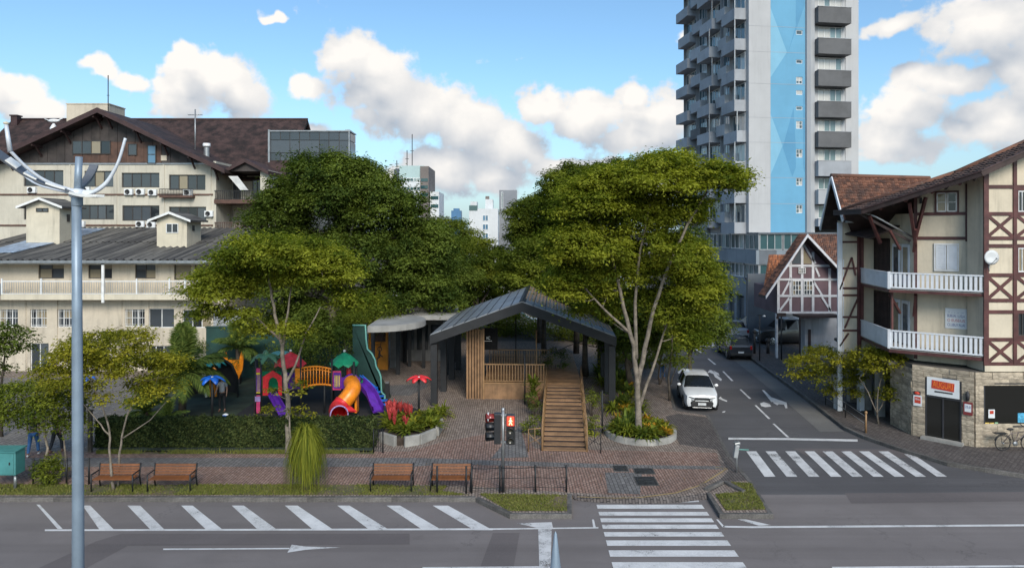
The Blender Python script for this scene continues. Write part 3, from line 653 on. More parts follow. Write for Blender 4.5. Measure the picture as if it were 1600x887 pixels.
# glazed block to the right of it: every glass panel is a piece
YG = 61.0; gb = thing('glass_building', 'dark glazed office block beside the brown roof behind the big tree', 'building', (gx(422, YG), YG, KH)); g0 = gx(422, YG)
qx = lambda px: gx(px, YG)-g0
qz = lambda py: gz(py, YG)-KH
xsp = [422, 438, 453, 468, 484, 499, 514, 530, 545]; zsp = [206, 219, 239, 263, 287, 311, 335, 360]
for i in range(8):
    for j in range(7):
        x0, x1 = qx(xsp[i]), qx(xsp[i+1]); z1, z0 = qz(zsp[j]+.55*(i) *.15), qz(zsp[j+1]+.08*i)
        if j == 1 and i in (1, 4): continue
        if j == 1 and i in (0, 3): x1 = qx(xsp[i+2])
        MB().box(x0+.03, x1-.03, random.uniform(-.015, .01), .06, z0+.03, z1-.03).build('glass_panel', 'glass_facade', gb)
MB().box(0, qx(545), .065, 2.2, 0, qz(206.5)).build('wall', 'frame_dark', gb)
MB().box(qx(545), qx(546.5), -.1, .1, 0, qz(206)).build('corner_post', 'grey_metal', gb); MB().box(-.12, qx(422.6), -.2, .1, 0, qz(203)).build('corner_post', 'grey_metal', gb)
for j in range(7):
    for i in range(1):
        z1, z0 = qz(zsp[j]+1), qz(zsp[j+1]+1); y0 = .15
        MB().box(qx(546), qx(546)+.05, y0+.03, y0+2.0, z0+.03, z1-.03).build('glass_panel', 'glass_facade', gb)
MB().box(-.1, qx(546)+.1, -.12, 2.3, qz(206)+.002, qz(204)).build('parapet', 'grey_metal', gb)
MB().box(qx(535), qx(542), 1, 2, qz(204), qz(200)).build('roof_hatch', 'grey_metal', gb)

# ------------------------------------------------------------------ annex in front: two storeys under corrugated sheets
an = thing('annex_building', 'low cream annex with a grey corrugated roof and a long railed balcony', 'building', (gx(150, YA), YA, KH)); a0 = gx(150, YA)
ax = lambda px: gx(px, YA)-a0
az_ = lambda py: gz(py, YA)-KH
up = [(60,100,405,435,2,0),(138,175,406,435,2,0),(211,243,408,435,2,0),(272,299,409,437,1,0),(304,330,410,437,1,0)]
lo = [(-2,28,483,511,3,1),(47,73,483,511,3,1),(90,116,483,511,3,1),(195,226,483,510,3,1),(232,272,482,512,2,0),(285,330,484,512,3,0),(-60,-30,483,511,3,1)]
gd = [(47,76,536,582,2,0),(130,170,540,575,3,0),(230,268,540,575,3,0)]
allw = up+lo+gd; holes = [(ax(a), ax(b), az_(d), az_(c)) for a, b, c, d, _, _ in allw]
m = MB(); holed_wall(m, ax(-90), ax(352), 0, az_(402), holes, .18); m.box(ax(-90), ax(352), .26, 9.5, 0, az_(400.5)); m.build('wall', 'plaster_annex', an)
MB().box(ax(-89), ax(351), .2, .24, 0, az_(403)).build('interior_wall', 'interior', an)
for i, (a, b, c, d, n, gflag) in enumerate(allw):
    window(an, ax(a), ax(b), az_(d), az_(c), .12, n, 2 if gflag else (2 if i < 3 else 1), 'frame_white' if i > 4 else 'frame_dark', 'glass', .05, 'window' if i not in (3, 4, 12) else 'door', None, bool(gflag))
for px in (40, 89, 116, 190, 232): MB().box(ax(px)-.04, ax(px)+.04, -.05, -.003, 0, az_(458.5)).build('drain_pipe', 'plaster_annex', an)
MB().box(ax(-90), ax(18), -1.0, -.003, az_(466), az_(459.5)).build('balcony_slab', 'plaster_annex', an)
pm('rail_panel', (.30, .32, .33), .6, var=.15); MB().box(ax(-90), ax(18), -1.0, -.94, az_(459), az_(441)).build('rail_panel', 'rail_panel', an)
MB().box(ax(19), ax(320), -1.0, -.003, az_(466), az_(457.5)).build('balcony_slab', 'brick_cream', an)
mb = MB()
for z in (437, 438, 457): pass
mb.box(ax(19), ax(320), -.98, -.93, az_(438.4), az_(437)); mb.box(ax(19), ax(320), -.975, -.935, az_(457), az_(456))
rail = mb.build('balcony_rail', 'white_metal', an)
bmh = az_(438.5)-az_(456.8); bm_ = MB().box(-.012, .012, -.012, .012, 0, bmh).mesh('baluster', 'frame_grey'); pmh = MB().box(-.04, .04, -.04, .04, 0, bmh+.25).mesh('rail_post', 'white_metal')
for i in range(84): inst('baluster', bm_, rail, (ax(20)+(ax(319)-ax(20))*i/83, -.955, az_(456.8)))
for px in (20, 80, 128, 176, 226, 276, 300, 319): inst('rail_post', pmh, rail, (ax(px), -.955, az_(457.4)))
MB().box(ax(175)-.05, ax(177)+.02, -1.1, -.99, az_(470), az_(404)).build('drain_pipe', 'white_paint', an)
# corrugated roof, real waves
y0, y1, zb, zt = -1.2, YM-YA, az_(405), gz(356, YM)-KH
def corr(x0, x1, ya, yb, za, zb_, pitch=.46, amp=.075):
    n = int((x1-x0)/pitch)*4; m = MB(); vs = []; fs = []
    for i in range(n+1):
        x = x0+(x1-x0)*i/n; h = amp*math.sin(i*PI/2)
        vs += [(x, ya, za+h), (x, (ya+yb)/2, (za+zb_)/2+h), (x, yb, zb_+h)]
    for i in range(n): fs += [(3*i, 3*i+3, 3*i+4, 3*i+1), (3*i+1, 3*i+4, 3*i+5, 3*i+2)]
    return m.add(vs, fs, 0, True)
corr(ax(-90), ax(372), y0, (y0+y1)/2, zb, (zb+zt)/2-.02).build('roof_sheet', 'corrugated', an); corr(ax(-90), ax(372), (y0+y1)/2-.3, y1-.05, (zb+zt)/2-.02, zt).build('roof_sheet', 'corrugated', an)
MB().box(ax(-90), ax(372), y0-.1, y0, zb-.2, zb-.02).build('gutter', 'grey_metal', an)
MB().prism([(ax(-90), y0+.1), (ax(352), y0+.1), (ax(352), y1-.2), (ax(-90), y1-.2)], zb-.3, zb-.22).build('soffit', 'plaster_annex', an)
rfz = lambda y: zb+(zt-zb)*(y-y0)/(y1-y0)+.10
MB().slab([(ax(-40), .6, rfz(.6)), (ax(8), .8, rfz(.8)), (ax(30), 6.0, rfz(6)), (ax(28), 9.8, rfz(9.8)), (ax(-40), 9.8, rfz(9.8))], .04).build('tarpaulin', 'tarpaulin', an)
# two roof turrets
def turret(x0, x1, xs, top, bot, peak, Y, lab, wn):
    t = thing('roof_turret', lab, 'roof turret', (gx((x0+x1)/2, Y), Y, gz(bot, Y)), group='cream turrets on the corrugated roof')
    w = gx(x1, Y)-gx(x0, Y); h = gz(top, Y)-gz(bot, Y); D = 2.2; c = gx((x0+x1)/2, Y)
    hp = gz(peak, Y)-gz(bot, Y)
    MB().prismY([(-w/2, -.6), (w/2, -.6), (w/2, h), (0, hp-.12), (-w/2, h)], 0, D).build('wall', 'brick_cream', t)
    for s in (-1, 1):
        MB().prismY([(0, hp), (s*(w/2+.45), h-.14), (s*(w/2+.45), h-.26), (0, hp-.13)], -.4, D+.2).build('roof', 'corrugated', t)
        MB().prismY([(0, hp+.02), (s*(w/2+.45), h-.12), (s*(w/2+.45), h-.28), (0, hp-.15)], -.45, -.403).build('barge_board', 'white_paint', t)
    a, b, c2, d = wn; window(t, gx(a, Y)-c, gx(b, Y)-c, gz(d, Y)-gz(bot, Y), gz(c2, Y)-gz(bot, Y), -.03, 2, 1, 'frame_dark' if a < 100 else 'frame_white', 'glass' , .05)
    MB().box(w/2+.003, w/2+.05, .8, 1.1, h*.55, h*.75).build('vent', 'frame_dark', t)
turret(41, 93, 113, 320, 378, 309, 49.5, 'larger cream roof turret left of the lamp post with a dark slot window', (57, 76, 325, 331))
turret(245, 292, 308, 341, 385, 331, 48.5, 'smaller cream roof turret right of the lamp post with a white shutter window', (260, 279, 349, 364))
# ================================================================== TOWER
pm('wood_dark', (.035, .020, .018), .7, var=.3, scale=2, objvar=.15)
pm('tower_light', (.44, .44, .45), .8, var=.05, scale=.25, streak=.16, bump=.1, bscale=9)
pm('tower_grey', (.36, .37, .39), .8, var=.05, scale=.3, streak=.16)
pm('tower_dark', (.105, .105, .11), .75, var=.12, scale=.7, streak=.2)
pm('tower_parapet', (.33, .345, .375), .75, var=.08, scale=.6, streak=.22, objvar=.08)
pm('tower_blue', (.125, .33, .50), .75, var=.04, scale=.4, streak=.05)
pm('tower_blue_light', (.20, .42, .57), .75, var=.04, scale=.4, streak=.05)
pm('tower_blue_deep', (.09, .27, .44), .75, var=.05, scale=.4, streak=.05)
glass_mat('glass_curtain', (.10, .15, .16), (.22, .30, .31), curtain=.65, ccol=(.62, .60, .56))
pm('podium', (.20, .235, .27), .7, var=.12, scale=.5, streak=.25)
pm('podium_dark', (.115, .13, .15), .7, var=.15, scale=.5, streak=.2)
pm('shutter', (.12, .13, .145), .55, .2, var=.15, scale=1)
TA = Vector((gx(1170, 67), 67.0)); tang = R(8.2); tu = Vector((math.cos(tang), math.sin(tang))); tv = Vector((-tu.y, tu.x))
def ray_t(px, O, d):
    k = (px-800)/F; return (k*O.y-O.x)/(d.x-k*d.y)
tw = thing('apartment_tower', 'tall grey residential tower with a sky blue stripe and stacked balconies', 'tower', (TA.x, TA.y, 0), tang)
def tx(px): return ray_t(px, TA, tu)
def tz(py, t=0): return gz(py, TA.y+tu.y*t)
TT = 44.0; TB = tz(365, 1); TW = tx(1341.5); TD = 15.6
sw = [(1244, 1254, y0, y1) for y0, y1 in ((2,14),(47,54),(93,99),(120,131),(141,148),(166,172),(189,201),(233,246),(278,290),(320,333),(-42,-30),(-88,-76))]
holes = [(tx(a), tx(b), tz(d, 4.5), tz(c, 4.5)) for a, b, c, d in sw]
MB().box(0, tx(1204)-.004, 0, .5, TB, TT).build('wall', 'tower_light', tw)
m = MB(); holed_wall(m, tx(1204), tx(1258), TB, TT, holes, .12); m.build('blue_wall', 'tower_blue', tw)
MB().box(tx(1204), TW-.3, .3, .5, TB, TT).build('interior_wall', 'interior', tw)
for h in holes: window(tw, h[0], h[1], h[2], h[3], .08, 2 if h[3]-h[2] > .5 else 1, 2 if h[3]-h[2] > .5 else 1, 'frame_white', 'glass_tower', .06)
for poly, mt in (([(1204,13),(1229.5,82),(1204,121)], 'tower_blue_light'), ([(1204,178),(1222.5,228),(1204,273)], 'tower_blue_light'), ([(1223,230),(1240,168),(1243.5,232),(1243.5,262),(1238,276)], 'tower_blue_deep'),
                 ([(1232,80),(1257,10),(1257,-60),(1243.5,-60),(1243.5,40)], 'tower_blue_deep'), ([(1255,150),(1257.5,140),(1257.5,270),(1255,260)], 'tower_blue_deep'), ([(1204,-120),(1222,-70),(1204,-30)], 'tower_blue_light')):
    MB().prismY([(tx(a), tz(b, tx(a))) for a, b in poly], -.006, .002).build('painted_triangle', mt, tw)
for py in (40, 80, 130, 183, 222, 277, 318): MB().box(.0, tx(1258), -.012, -.007, tz(py)-.015, tz(py)+.015).build('wall_joint', 'tower_grey', tw)
# rounded grey fin, then the recessed column of boxed balconies
c0, c1 = tx(1258), tx(1272)
prof = [(c0+.004, .0), (c0+.05, -.22), (c0+.35, -.42), (c0+.8, -.38), (c1, -.05), (c1, .3), (c0+.004, .3)]
MB().prism(prof, TB, TT).build('fin', 'tower_grey', tw)
b0, b1 = tx(1270), tx(1321); w0, w1 = tx(1279), tx(1316)
MB().box(tx(1321)+.004, TW, 0, .5, TB, TT).build('wall', 'tower_light', tw)
wy = [(41,64),(89,113),(138,161),(186,208),(232,253),(277,297),(320,342),(-8,15),(-57,-33)]
pyb = [(16,40.5),(64.5,88.5),(113.5,138),(161.5,186),(208,232),(253,276.5),(297.5,319.5),(342,354),(-33,-8.5),(-82,-57)]
T5 = (b0+b1)/2
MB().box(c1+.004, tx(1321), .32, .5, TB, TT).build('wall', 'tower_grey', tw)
for i, (a, b) in enumerate(wy):
    window(tw, w0, w1, tz(b, T5)+.06, tz(a, T5)-.06, .12, 4, 1, 'frame_white', 'glass_curtain', .07)
    MB().box(c1+.006, w0-.01, .05, .315, tz(b, T5), tz(a, T5)).build('side_panel', 'tower_light', tw); MB().box(w1+.01, tx(1321)-.006, .05, .315, tz(b, T5), tz(a, T5)).build('side_panel', 'tower_light', tw)
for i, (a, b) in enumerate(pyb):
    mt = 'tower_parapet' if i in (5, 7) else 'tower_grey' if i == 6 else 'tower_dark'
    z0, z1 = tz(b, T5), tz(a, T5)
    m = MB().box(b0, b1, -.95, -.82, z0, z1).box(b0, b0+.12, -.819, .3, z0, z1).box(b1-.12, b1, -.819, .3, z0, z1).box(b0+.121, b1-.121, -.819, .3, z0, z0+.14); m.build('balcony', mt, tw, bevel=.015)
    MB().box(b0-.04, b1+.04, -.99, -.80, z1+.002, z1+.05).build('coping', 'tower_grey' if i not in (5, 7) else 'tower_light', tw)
# left flank, five columns of staggered balconies
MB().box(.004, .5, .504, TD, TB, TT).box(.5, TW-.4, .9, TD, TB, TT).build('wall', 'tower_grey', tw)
MB().box(TW-.4, TW, .504, TD, TB, TT).build('wall', 'tower_light', tw)
fl_h = 3.02
cols = [(.5, 3.4, 0.0, 1.25, 'tower_parapet'), (3.5, 5.5, 1.1, .85, 'tower_grey'), (5.8, 8.9, .6, 1.5, 'tower_parapet'), (9.1, 11.8, 1.6, 1.05, 'tower_parapet'), (12.0, 15.4, .9, 1.35, 'tower_parapet')]
nf = int((TT-TB)/fl_h)
def flank_window(y0, y1, z0, z1):
    mb = MB(); x = -.04; fw = .07
    mb.box(x-.03, x+.03, y0, y1, z0, z0+fw).box(x-.03, x+.03, y0, y1, z1-fw, z1)
    n = max(2, round((y1-y0)/.75)); cw = (y1-y0-fw)/n
    for i in range(n+1): mb.box(x-.03, x+.03, y0+i*cw, y0+i*cw+fw, z0+fw, z1-fw)
    w = mb.build('window', 'frame_white' if random.random() < .6 else 'frame_grey', tw)
    for i in range(n): inst('pane', pane_mesh(cw-fw+.01, z1-z0-2*fw+.01, 'glass_tower'), w, (x-.004, y0+fw+(cw-fw)/2+i*cw, (z0+z1)/2), (0, 0, R(-90)))
for ci, (y0, y1, st, out, mt) in enumerate(cols):
    for f in range(nf):
        zb = TB+f*fl_h+st; o = out*random.choice((1, 1, 1, .8))
        z1 = zb+1.12
        m = MB().box(-o, -o+.1, y0, y1, zb, z1).box(-o+.101, -.002, y0, y0+.1, zb, z1).box(-o+.101, -.002, y1-.1, y1, zb, z1).box(-o+.101, -.002, y0+.101, y1-.101, zb, zb+.14)
        m.build('balcony', mt if random.random() > .12 else 'tower_dark', tw)
        flank_window(y0+.15, y1-.15, z1+.1-.55, zb+fl_h-.12)
        if ci in (0, 2): MB().box(-o+.02, -o+.10, y0+.02, y0+.1, z1+.003, zb+fl_h-.003).build('corner_post', 'frame_grey', tw)
    MB().box(-.35, .002, y1+.01, y1+.09, TB, TT).build('fin', 'tower_grey', tw)
# podium: window bands and grey panels, shutters at the street
P0, P1, PF = -.1, tx(1349), -2.2
pzz = lambda py: gz(py, TA.y+PF)
MB().box(P0+.32, P1, PF+.4, TD+2, 0, TB-.02).build('podium_wall', 'interior', tw)
MB().box(P0-.1, P1, PF-.05, 0, TB-.018, TB+.12).build('podium_roof', 'podium_dark', tw)
for (a, b) in ((391, 413), (437, 466)):
    n = 7; Lp = P1-P0
    for i in range(n): MB().box(P0+Lp*i/n+.01, P0+Lp*(i+1)/n-.01, PF, PF+.395, pzz(b), pzz(a)).build('wall_panel', 'podium' if i % 3 else 'podium_dark', tw)
    for i in range(9): MB().box(P0-.3, P0+.315, PF+i*2+.01, PF+(i+1)*2-.01, pzz(b), pzz(a)).build('wall_panel', 'podium', tw)
for (a, b) in ((365, 391), (413, 437)):
    for i in range(5):
        x0 = P0+.1+(P1-P0-.2)*i/5; x1 = P0+.1+(P1-P0-.2)*(i+1)/5
        window(tw, x0+.05, x1-.05, pzz(b)+.02, pzz(a)-.02, PF+.2, 3, 1, 'frame_grey', 'glass_teal', .08)
    for i in range(6):
        y0, y1 = PF+.1+i*3, PF+.1+i*3+2.75; mb = MB()
        z0, z1 = pzz(b)+.03, pzz(a)-.03; mb.box(P0, P0+.09, y0, y1, z0, z0+.1).box(P0, P0+.09, y0, y1, z1-.1, z1)
        for k in range(4): mb.box(P0, P0+.09, y0+k*.88, y0+k*.88+.1, z0+.1, z1-.1)
        w = mb.build('window', 'frame_white' if i % 2 else 'frame_grey', tw)
        for k in range(3): inst('pane', pane_mesh(.79, z1-z0-.19, 'glass_teal'), w, (P0+.05, y0+.49+k*.88, (z0+z1)/2), (0, 0, R(-90)))
z466 = pzz(466)
for i in range(9): MB().box(P0-.25, P0+.315, PF+.02+i*2, PF+.52+i*2, 0, z466-.005).build('pier', 'podium', tw)
for i in range(1, 5): MB().box(P0+(P1-P0)*i/4-.3, P0+(P1-P0)*i/4+.3, PF+.02, PF+.39, 0, z466-.005).build('pier', 'podium', tw)
def shutter(n, w, h):
    m = MB()
    for i in range(n): m.box(0, w, -.012-(i % 2)*.02, .02, h*i/n, h*(i+1)/n-.008)
    return m.mesh('shutter', 'shutter')
shm = shutter(18, (P1-P0)/4-.62, z466-.4)
for i in range(4): inst('shutter', shm, tw, (P0+(P1-P0)*i/4+.31, PF+.3, .15))
shm2 = shutter(18, 1.46, z466-.4)
for i in range(8): inst('shutter', shm2, tw, (P0+.1, PF+i*2+2.0, .15), (0, 0, R(-90)))
pm('brick_brown', (.13, .075, .055), .85, var=.3, scale=2, streak=.3)
lb = thing('low_brick_building', 'low brown brick building with slatted front beside the tower podium', 'building', (gx(1197, 61.5), 61.5, 0)); lw = gx(1216, 61.5)-gx(1197, 61.5)
MB().box(gx(1181, 61.5)-gx(1197, 61.5), lw, 0, 2.5, 0, gz(440, 61.5)).build('wall', 'brick_brown', lb); MB().box(gx(1181, 61.5)-gx(1197, 61.5)-.1, lw+.1, -.6, 2.6, gz(440, 61.5)+.002, gz(437, 61.5)).build('roof', 'wood_dark', lb); MB().box(-.2, lw-.1, -.5, -.003, gz(468, 61.5), gz(465, 61.5)).build('awning', 'wood_dark', lb)
for i in range(9): MB().box(-.8+i*.2, -.8+i*.2+.16, -.05, -.004, .2, gz(474, 61.5)).build('slat', 'wood_dark', lb)
window(lb, .1, lw-.15, gz(462, 61.5), gz(450, 61.5), -.035, 2, 1, 'frame_dark', 'glass', .06)

# ================================================================== FAR BUILDINGS beyond the trees
pm('far_white', (.62, .64, .66), .8, var=.06, scale=.2, streak=.15); pm('far_teal', (.40, .52, .52), .8, var=.05, scale=.2, streak=.1); pm('far_brown', (.17, .145, .135), .8, var=.1, scale=.2)
pm('far_grey', (.21, .22, .24), .8, var=.1, scale=.2); pm('far_haze_blue', (.06, .16, .30), .4, var=.1, scale=.2)
def block(name, label, px0, px1, py0, Y, mat, D=10, bands=(), roof=None, cat='building'):
    t = thing(name, label, cat, (gx((px0+px1)/2, Y), Y, 0)); c = gx((px0+px1)/2, Y); x0, x1 = gx(px0, Y)-c, gx(px1, Y)-c
    MB().box(x0, x1, 0, D, 0, gz(py0, Y)).build('wall', mat, t)
    for (a, b, c0_, d, n, gm) in bands: window(t, gx(a, Y)-c, gx(b, Y)-c, gz(d, Y), gz(c0_, Y), -.035, n, 1, 'frame_white', gm, .09)
    return t, c, x0, x1
t, c, x0, x1 = block('office_tower', 'pale teal and white tower block with a brown stair strip behind the big tree', 624, 662, 259, 110, 'far_teal',
    bands=[(622.5+2, 657, y, y+6, 6, 'glass_teal') for y in (278, 292, 306, 320)])
MB().box(gx(657, 110)-c, gx(670, 110)-c, -.3, 9, 0, gz(260, 110)).build('stair_wall', 'far_brown', t); MB().box(gx(671, 110)-c, gx(685, 110)-c, 1, 9, 0, gz(299, 110)).build('side_wing', 'far_white', t)
for y in (279, 290, 302): MB().box(gx(658, 110)-c, gx(669, 110)-c, -.36, -.305, gz(y+5, 110), gz(y, 110)).build('window', 'glass_teal', t)
for y in (306, 319): MB().box(gx(672, 110)-c, gx(684, 110)-c, .9, .997, gz(y+5, 110), gz(y, 110)).build('window', 'glass_teal', t)
for a in (284.5, 298.5, 312.5): MB().box(gx(625, 110)-c, gx(656.8, 110)-c, -.04, -.002, gz(a+7, 110), gz(a, 110)).build('white_band', 'far_white', t)
MB().prism([(gx(612, 110)-c, 2), (x0-.01, .0), (x0-.01, 9), (gx(612, 110)-c, 9)], 0, gz(263, 110)).build('side_wall', 'far_grey', t)
for px, top in ((636, 233), (644, 208), (620, 249)):
    a = thing('rooftop_mast', {636:'shorter mast on the roof of the pale teal tower block', 644:'tallest thin mast on the roof of the pale teal tower block', 620:'stubby aerial on the left roof of the pale teal tower block'}[px], 'antenna', (gx(px, 112), 112, gz(260, 112)-.2)); h = gz(top, 112)-gz(260, 112)
    MB().tube([(0,0,0),(0,0,h)], .07, 5).build('pole', 'dark_iron', a); MB().tube([(-.3,0,h*.5),(.3,0,h*.5)], .04, 4).build('crossbar', 'dark_iron', a)
t, c, x0, x1 = block('white_building', 'white apartment block with a rooftop tank between the trees', 733, 778, 326, 125, 'far_white', bands=[(754, 763, 322+k*14, 331+k*14, 2, 'glass_blue') for k in range(1, 5)])
MB().box(gx(735, 125)-c, gx(745, 125)-c, .2, 4, gz(326, 125)+.002, gz(315, 125)).build('roof_house', 'far_white', t); MB().box(gx(733, 125)-c, gx(746, 125)-c, -.06, -.002, gz(329, 125), gz(321, 125)).build('window', 'glass_teal', t)
MB().box(gx(758, 125)-c, gx(770, 125)-c, 1, 5, gz(326, 125)+.002, gz(311, 125)).build('tank', 'far_white', t); MB().box(gx(758, 125)-c, gx(764, 125)-c, 1.2, 2, gz(311, 125)+.002, gz(306, 125)).build('chimney', 'far_brown', t)
block('grey_building', 'plain grey tower block far behind the gap in the trees', 780, 808, 297, 135, 'far_grey', bands=[(783, 786, 300, 326, 1, 'glass_teal')])
t, c, x0, x1 = block('blue_tower', 'distant blue tower with a stepped top low on the skyline', 705, 720, 329, 400, 'far_haze_blue'); MB().box(x0+1.2, x1-1.2, 1, 8, gz(329, 400)+.01, gz(325.5, 400)).build('crown_step', 'far_haze_blue', t)  # distance haze put into the blue base colour
block('long_white_building', 'long low white building glimpsed between trunks behind the pavilion', 610, 1000, 436, 84, 'far_white', bands=[(620+k*38, 645+k*38, 455, 480, 3, 'glass_teal') for k in range(10)])
block('pale_building', 'pale block filling the gap behind the far left trees of the park', 690, 735, 372, 130, 'far_white', bands=[(694+k*14, 704+k*14, 385, 395, 2, 'glass_teal') for k in range(3)])

# ================================================================== HALF-TIMBERED CORNER HOUSE
pm('plaster_house', (.61, .53, .41), .85, var=.07, scale=.7, streak=.38, bump=.12, bscale=12, grain=.05, gscale=8)
pm('timber_red', (.085, .028, .026), .55, var=.25, scale=2, streak=.1, objvar=.1)
pm('stone_clad', (.44, .365, .275), .85, var=.28, scale=2.2, bump=.8, bscale=9, grain=.35, gscale=12, objvar=.25)
pm('stone_joint', (.10, .09, .08), .95, var=.2, scale=2)
pm('balcony_white', (.66, .68, .72), .5, var=.06, scale=2, streak=.12)
pm('sign_white', (.66, .68, .70), .5, var=.05); pm('sign_red', (.50, .05, .025), .45, var=.1); pm('sign_orange', (.75, .20, .03), .45); pm('ink_dark', (.03, .03, .035), .6); pm('ink_blue', (.06, .09, .25), .6); pm('sign_maroon', (.20, .03, .03), .5, var=.1)
m_, t_, b_, o_ = base_mat('roof_tile')
ri = t_.n('ShaderNodeNewGeometry').outputs['Random Per Island']; P_ = t_.n('ShaderNodeNewGeometry').outputs['Position']
c_ = t_.mix(ri, (.075, .035, .025), (.24, .105, .062)); c_ = t_.mix(t_.m('MULTIPLY', t_.ramp(t_.noise(P_, 1.1, 5, .65), .45, .68), .75), c_, (.040, .030, .027)); c_ = t_.mix(t_.m('MULTIPLY', t_.ramp(t_.noise(P_, 7, 3), .62, .75), .5), c_, (.33, .26, .20))
t_.put(b_.inputs['Base Color'], c_); b_.inputs['Roughness'].default_value = .85
m_, t_, b_, o_ = base_mat('roof_tile_dark'); ri = t_.n('ShaderNodeNewGeometry').outputs['Random Per Island']
t_.put(b_.inputs['Base Color'], t_.mix(ri, (.035, .025, .023), (.12, .068, .05))); b_.inputs['Roughness'].default_value = .85
m_, t_, b_, o_ = base_mat('roof_tile_orange'); ri = t_.n('ShaderNodeNewGeometry').outputs['Random Per Island']
t_.put(b_.inputs['Base Color'], t_.mix(ri, (.16, .07, .04), (.46, .17, .07))); b_.inputs['Roughness'].default_value = .85
def tiles(mb, E0, E1, R1, R0, nu, nv, lift=.05):
    """overlapping curved tiles on the patch eave E0-E1, ridge R0-R1"""
    E0, E1, R0, R1 = map(Vector, (E0, E1, R0, R1)); nrm = (E1-E0).cross(R0-E0).normalized()
    P = lambda u, v: (E0*(1-u)+E1*u)*(1-v)+(R0*(1-u)+R1*u)*v
    for j in range(nv):
        for i in range(nu):
            u0, u1 = i/nu+.02/nu, (i+1)/nu-.02/nu; v0, v1 = j/nv, min(1, (j+1.25)/nv); um = (u0+u1)/2
            k = lift*random.uniform(.8, 1.25); sh = random.uniform(-.12, .12)/nv; v0 += sh
            a = nrm*k
            mb.add([P(u0,v0)+a*.6, P(um,v0)+a*1.7, P(u1,v0)+a*.6, P(u0,v1)+a*.05, P(um,v1)+a*.9, P(u1,v1)+a*.05, P(u0,v0), P(u1,v0)], [(0,1,4,3),(1,2,5,4),(6,7,2,1,0)])
    return mb
HO = Vector((19.0, 32.0, KH)); hs = thing('corner_house', 'cream half timbered corner house with stone ground floor and white balconies', 'house', HO)
B = Vector((20.4, 29.5)); A2 = Vector((17.5, 31.7)); hu = (A2-B).normalized(); hn = Vector((hu.y, -hu.x)); hn = hn if hn.y > 0 else -hn
def hb(mb, name, mat, parent=None, **k): return mb.build(name, mat, parent or hs, off=HO, **k)
C0 = B+hn*1.1; t1 = ray_t(1428, C0, hu); C1 = C0+hu*t1       # recessed chamfer wall C0-C1
XR = 27.5
# masses: ground floor stone core, upper plaster core
core = [(18.34, 31.26), (20.02, 29.56), (XR, 29.56), (XR, 41), (20.6, 41), (20.6, 33.0), (18.34, 33.0)]
hb(MB().prism(core, KH, 3.38), 'stone_core', 'stone_joint')
upc = [(C1.x, C1.y), (C0.x, C0.y), (C0.x, 29.62), (XR, 29.62), (XR, 41), (21.5, 41), (21.5, 35.6), (C1.x, 35.6)]
hb(MB().prism(upc, 3.42, 10.3), 'wall', 'plaster_house')
# gable part above
rz = lambda x: 10.46+.46*(x-16.5)
hb(MB().add([(C1.x,C1.y,10.3),(C0.x,C0.y,10.3),(C0.x,C0.y,rz(C0.x)-.2),(C1.x,C1.y,rz(C1.x)-.2)], [(0,1,2,3)]).add([(C0.x,29.62,10.3),(XR,29.62,10.3),(XR,29.62,12.6),(24,29.62,rz(24)-.2),(C0.x,29.62,rz(C0.x)-.2),(C0.x,C0.y,10.3),(C0.x,C0.y,rz(C0.x)-.2)], [(0,1,2,3,4),(5,0,4,6)]), 'gable_wall', 'plaster_house')
# front timber facade panel, proud of the core
hb(MB().prismY([(B.x, 3.42), (XR, 3.42), (XR, 12.4), (24, rz(24)-.25), (B.x, rz(B.x)-.25)], 29.5, 29.615), 'facade_panel', 'plaster_house')
hb(MB().box(B.x, B.x+.1, 29.62, 30.6, 3.42, rz(B.x)-.3), 'facade_return', 'plaster_house')
FY = 29.5
bz = [gz(y, FY) for y in (291.8, 334, 372, 384, 429.6, 469, 487, 530, 568)]
bw = .15
for z in bz: hb(MB().box(B.x-.02, XR, FY-.045, FY-.002, z-bw/2, z+bw/2), 'beam', 'timber_red')
posts = [gx(1540, FY), gx(1585, FY), gx(1634, FY), gx(1690, FY)]
for i, x in enumerate(posts): hb(MB().box(x-bw/2-(.03 if i == 0 else 0), x+bw/2+(.03 if i == 0 else 0), FY-.06, FY-.003, gz(570, FY), min(rz(x)-.3, 13)), 'post', 'timber_red')
for (za, zb_) in ((bz[1], bz[2]), (bz[4], bz[5]), (bz[7], bz[8])):
    for xa, xb in zip(posts[:-1], posts[1:]):
        for s, y in ((0, -.022), (1, -.030)):
            p, q = ((xa+.08, FY+y, za-.07), (xb-.08, FY+y, zb_+.07)) if s == 0 else ((xa+.08, FY+y, zb_+.07), (xb-.08, FY+y, za-.07))
            hb(MB().bar(p, q, .13, .036, (0, 1, 0)), 'brace', 'timber_red')
def wwin(x0, x1, z0, z1, n=2, gm='glass', fm='frame_white', rows=2):
    t = MB().box(x0-.09, x1+.09, FY-.05, FY-.004, z1, z1+.1).box(x0-.09, x1+.09, FY-.05, FY-.004, z0-.1, z0).box(x0-.09, x0, FY-.05, FY-.004, z0, z1).box(x1, x1+.09, FY-.05, FY-.004, z0, z1)
    w = hb(t, 'window', 'timber_red'); fr = MB(); fr.box(x0, x1, FY-.04, FY-.006, z0, z0+.05).box(x0, x1, FY-.04, FY-.006, z1-.05, z1)
    k = 7
    for i in range(k+1): fr.box(x0+(x1-x0-.03)*i/k, x0+(x1-x0-.03)*i/k+.03, FY-.045, FY-.008, z0+.05, z1-.05)
    hb(fr, 'frame', fm, w); hb(MB().box(x0, x1, FY-.007, FY-.001, z0, z1), 'pane', gm, w)
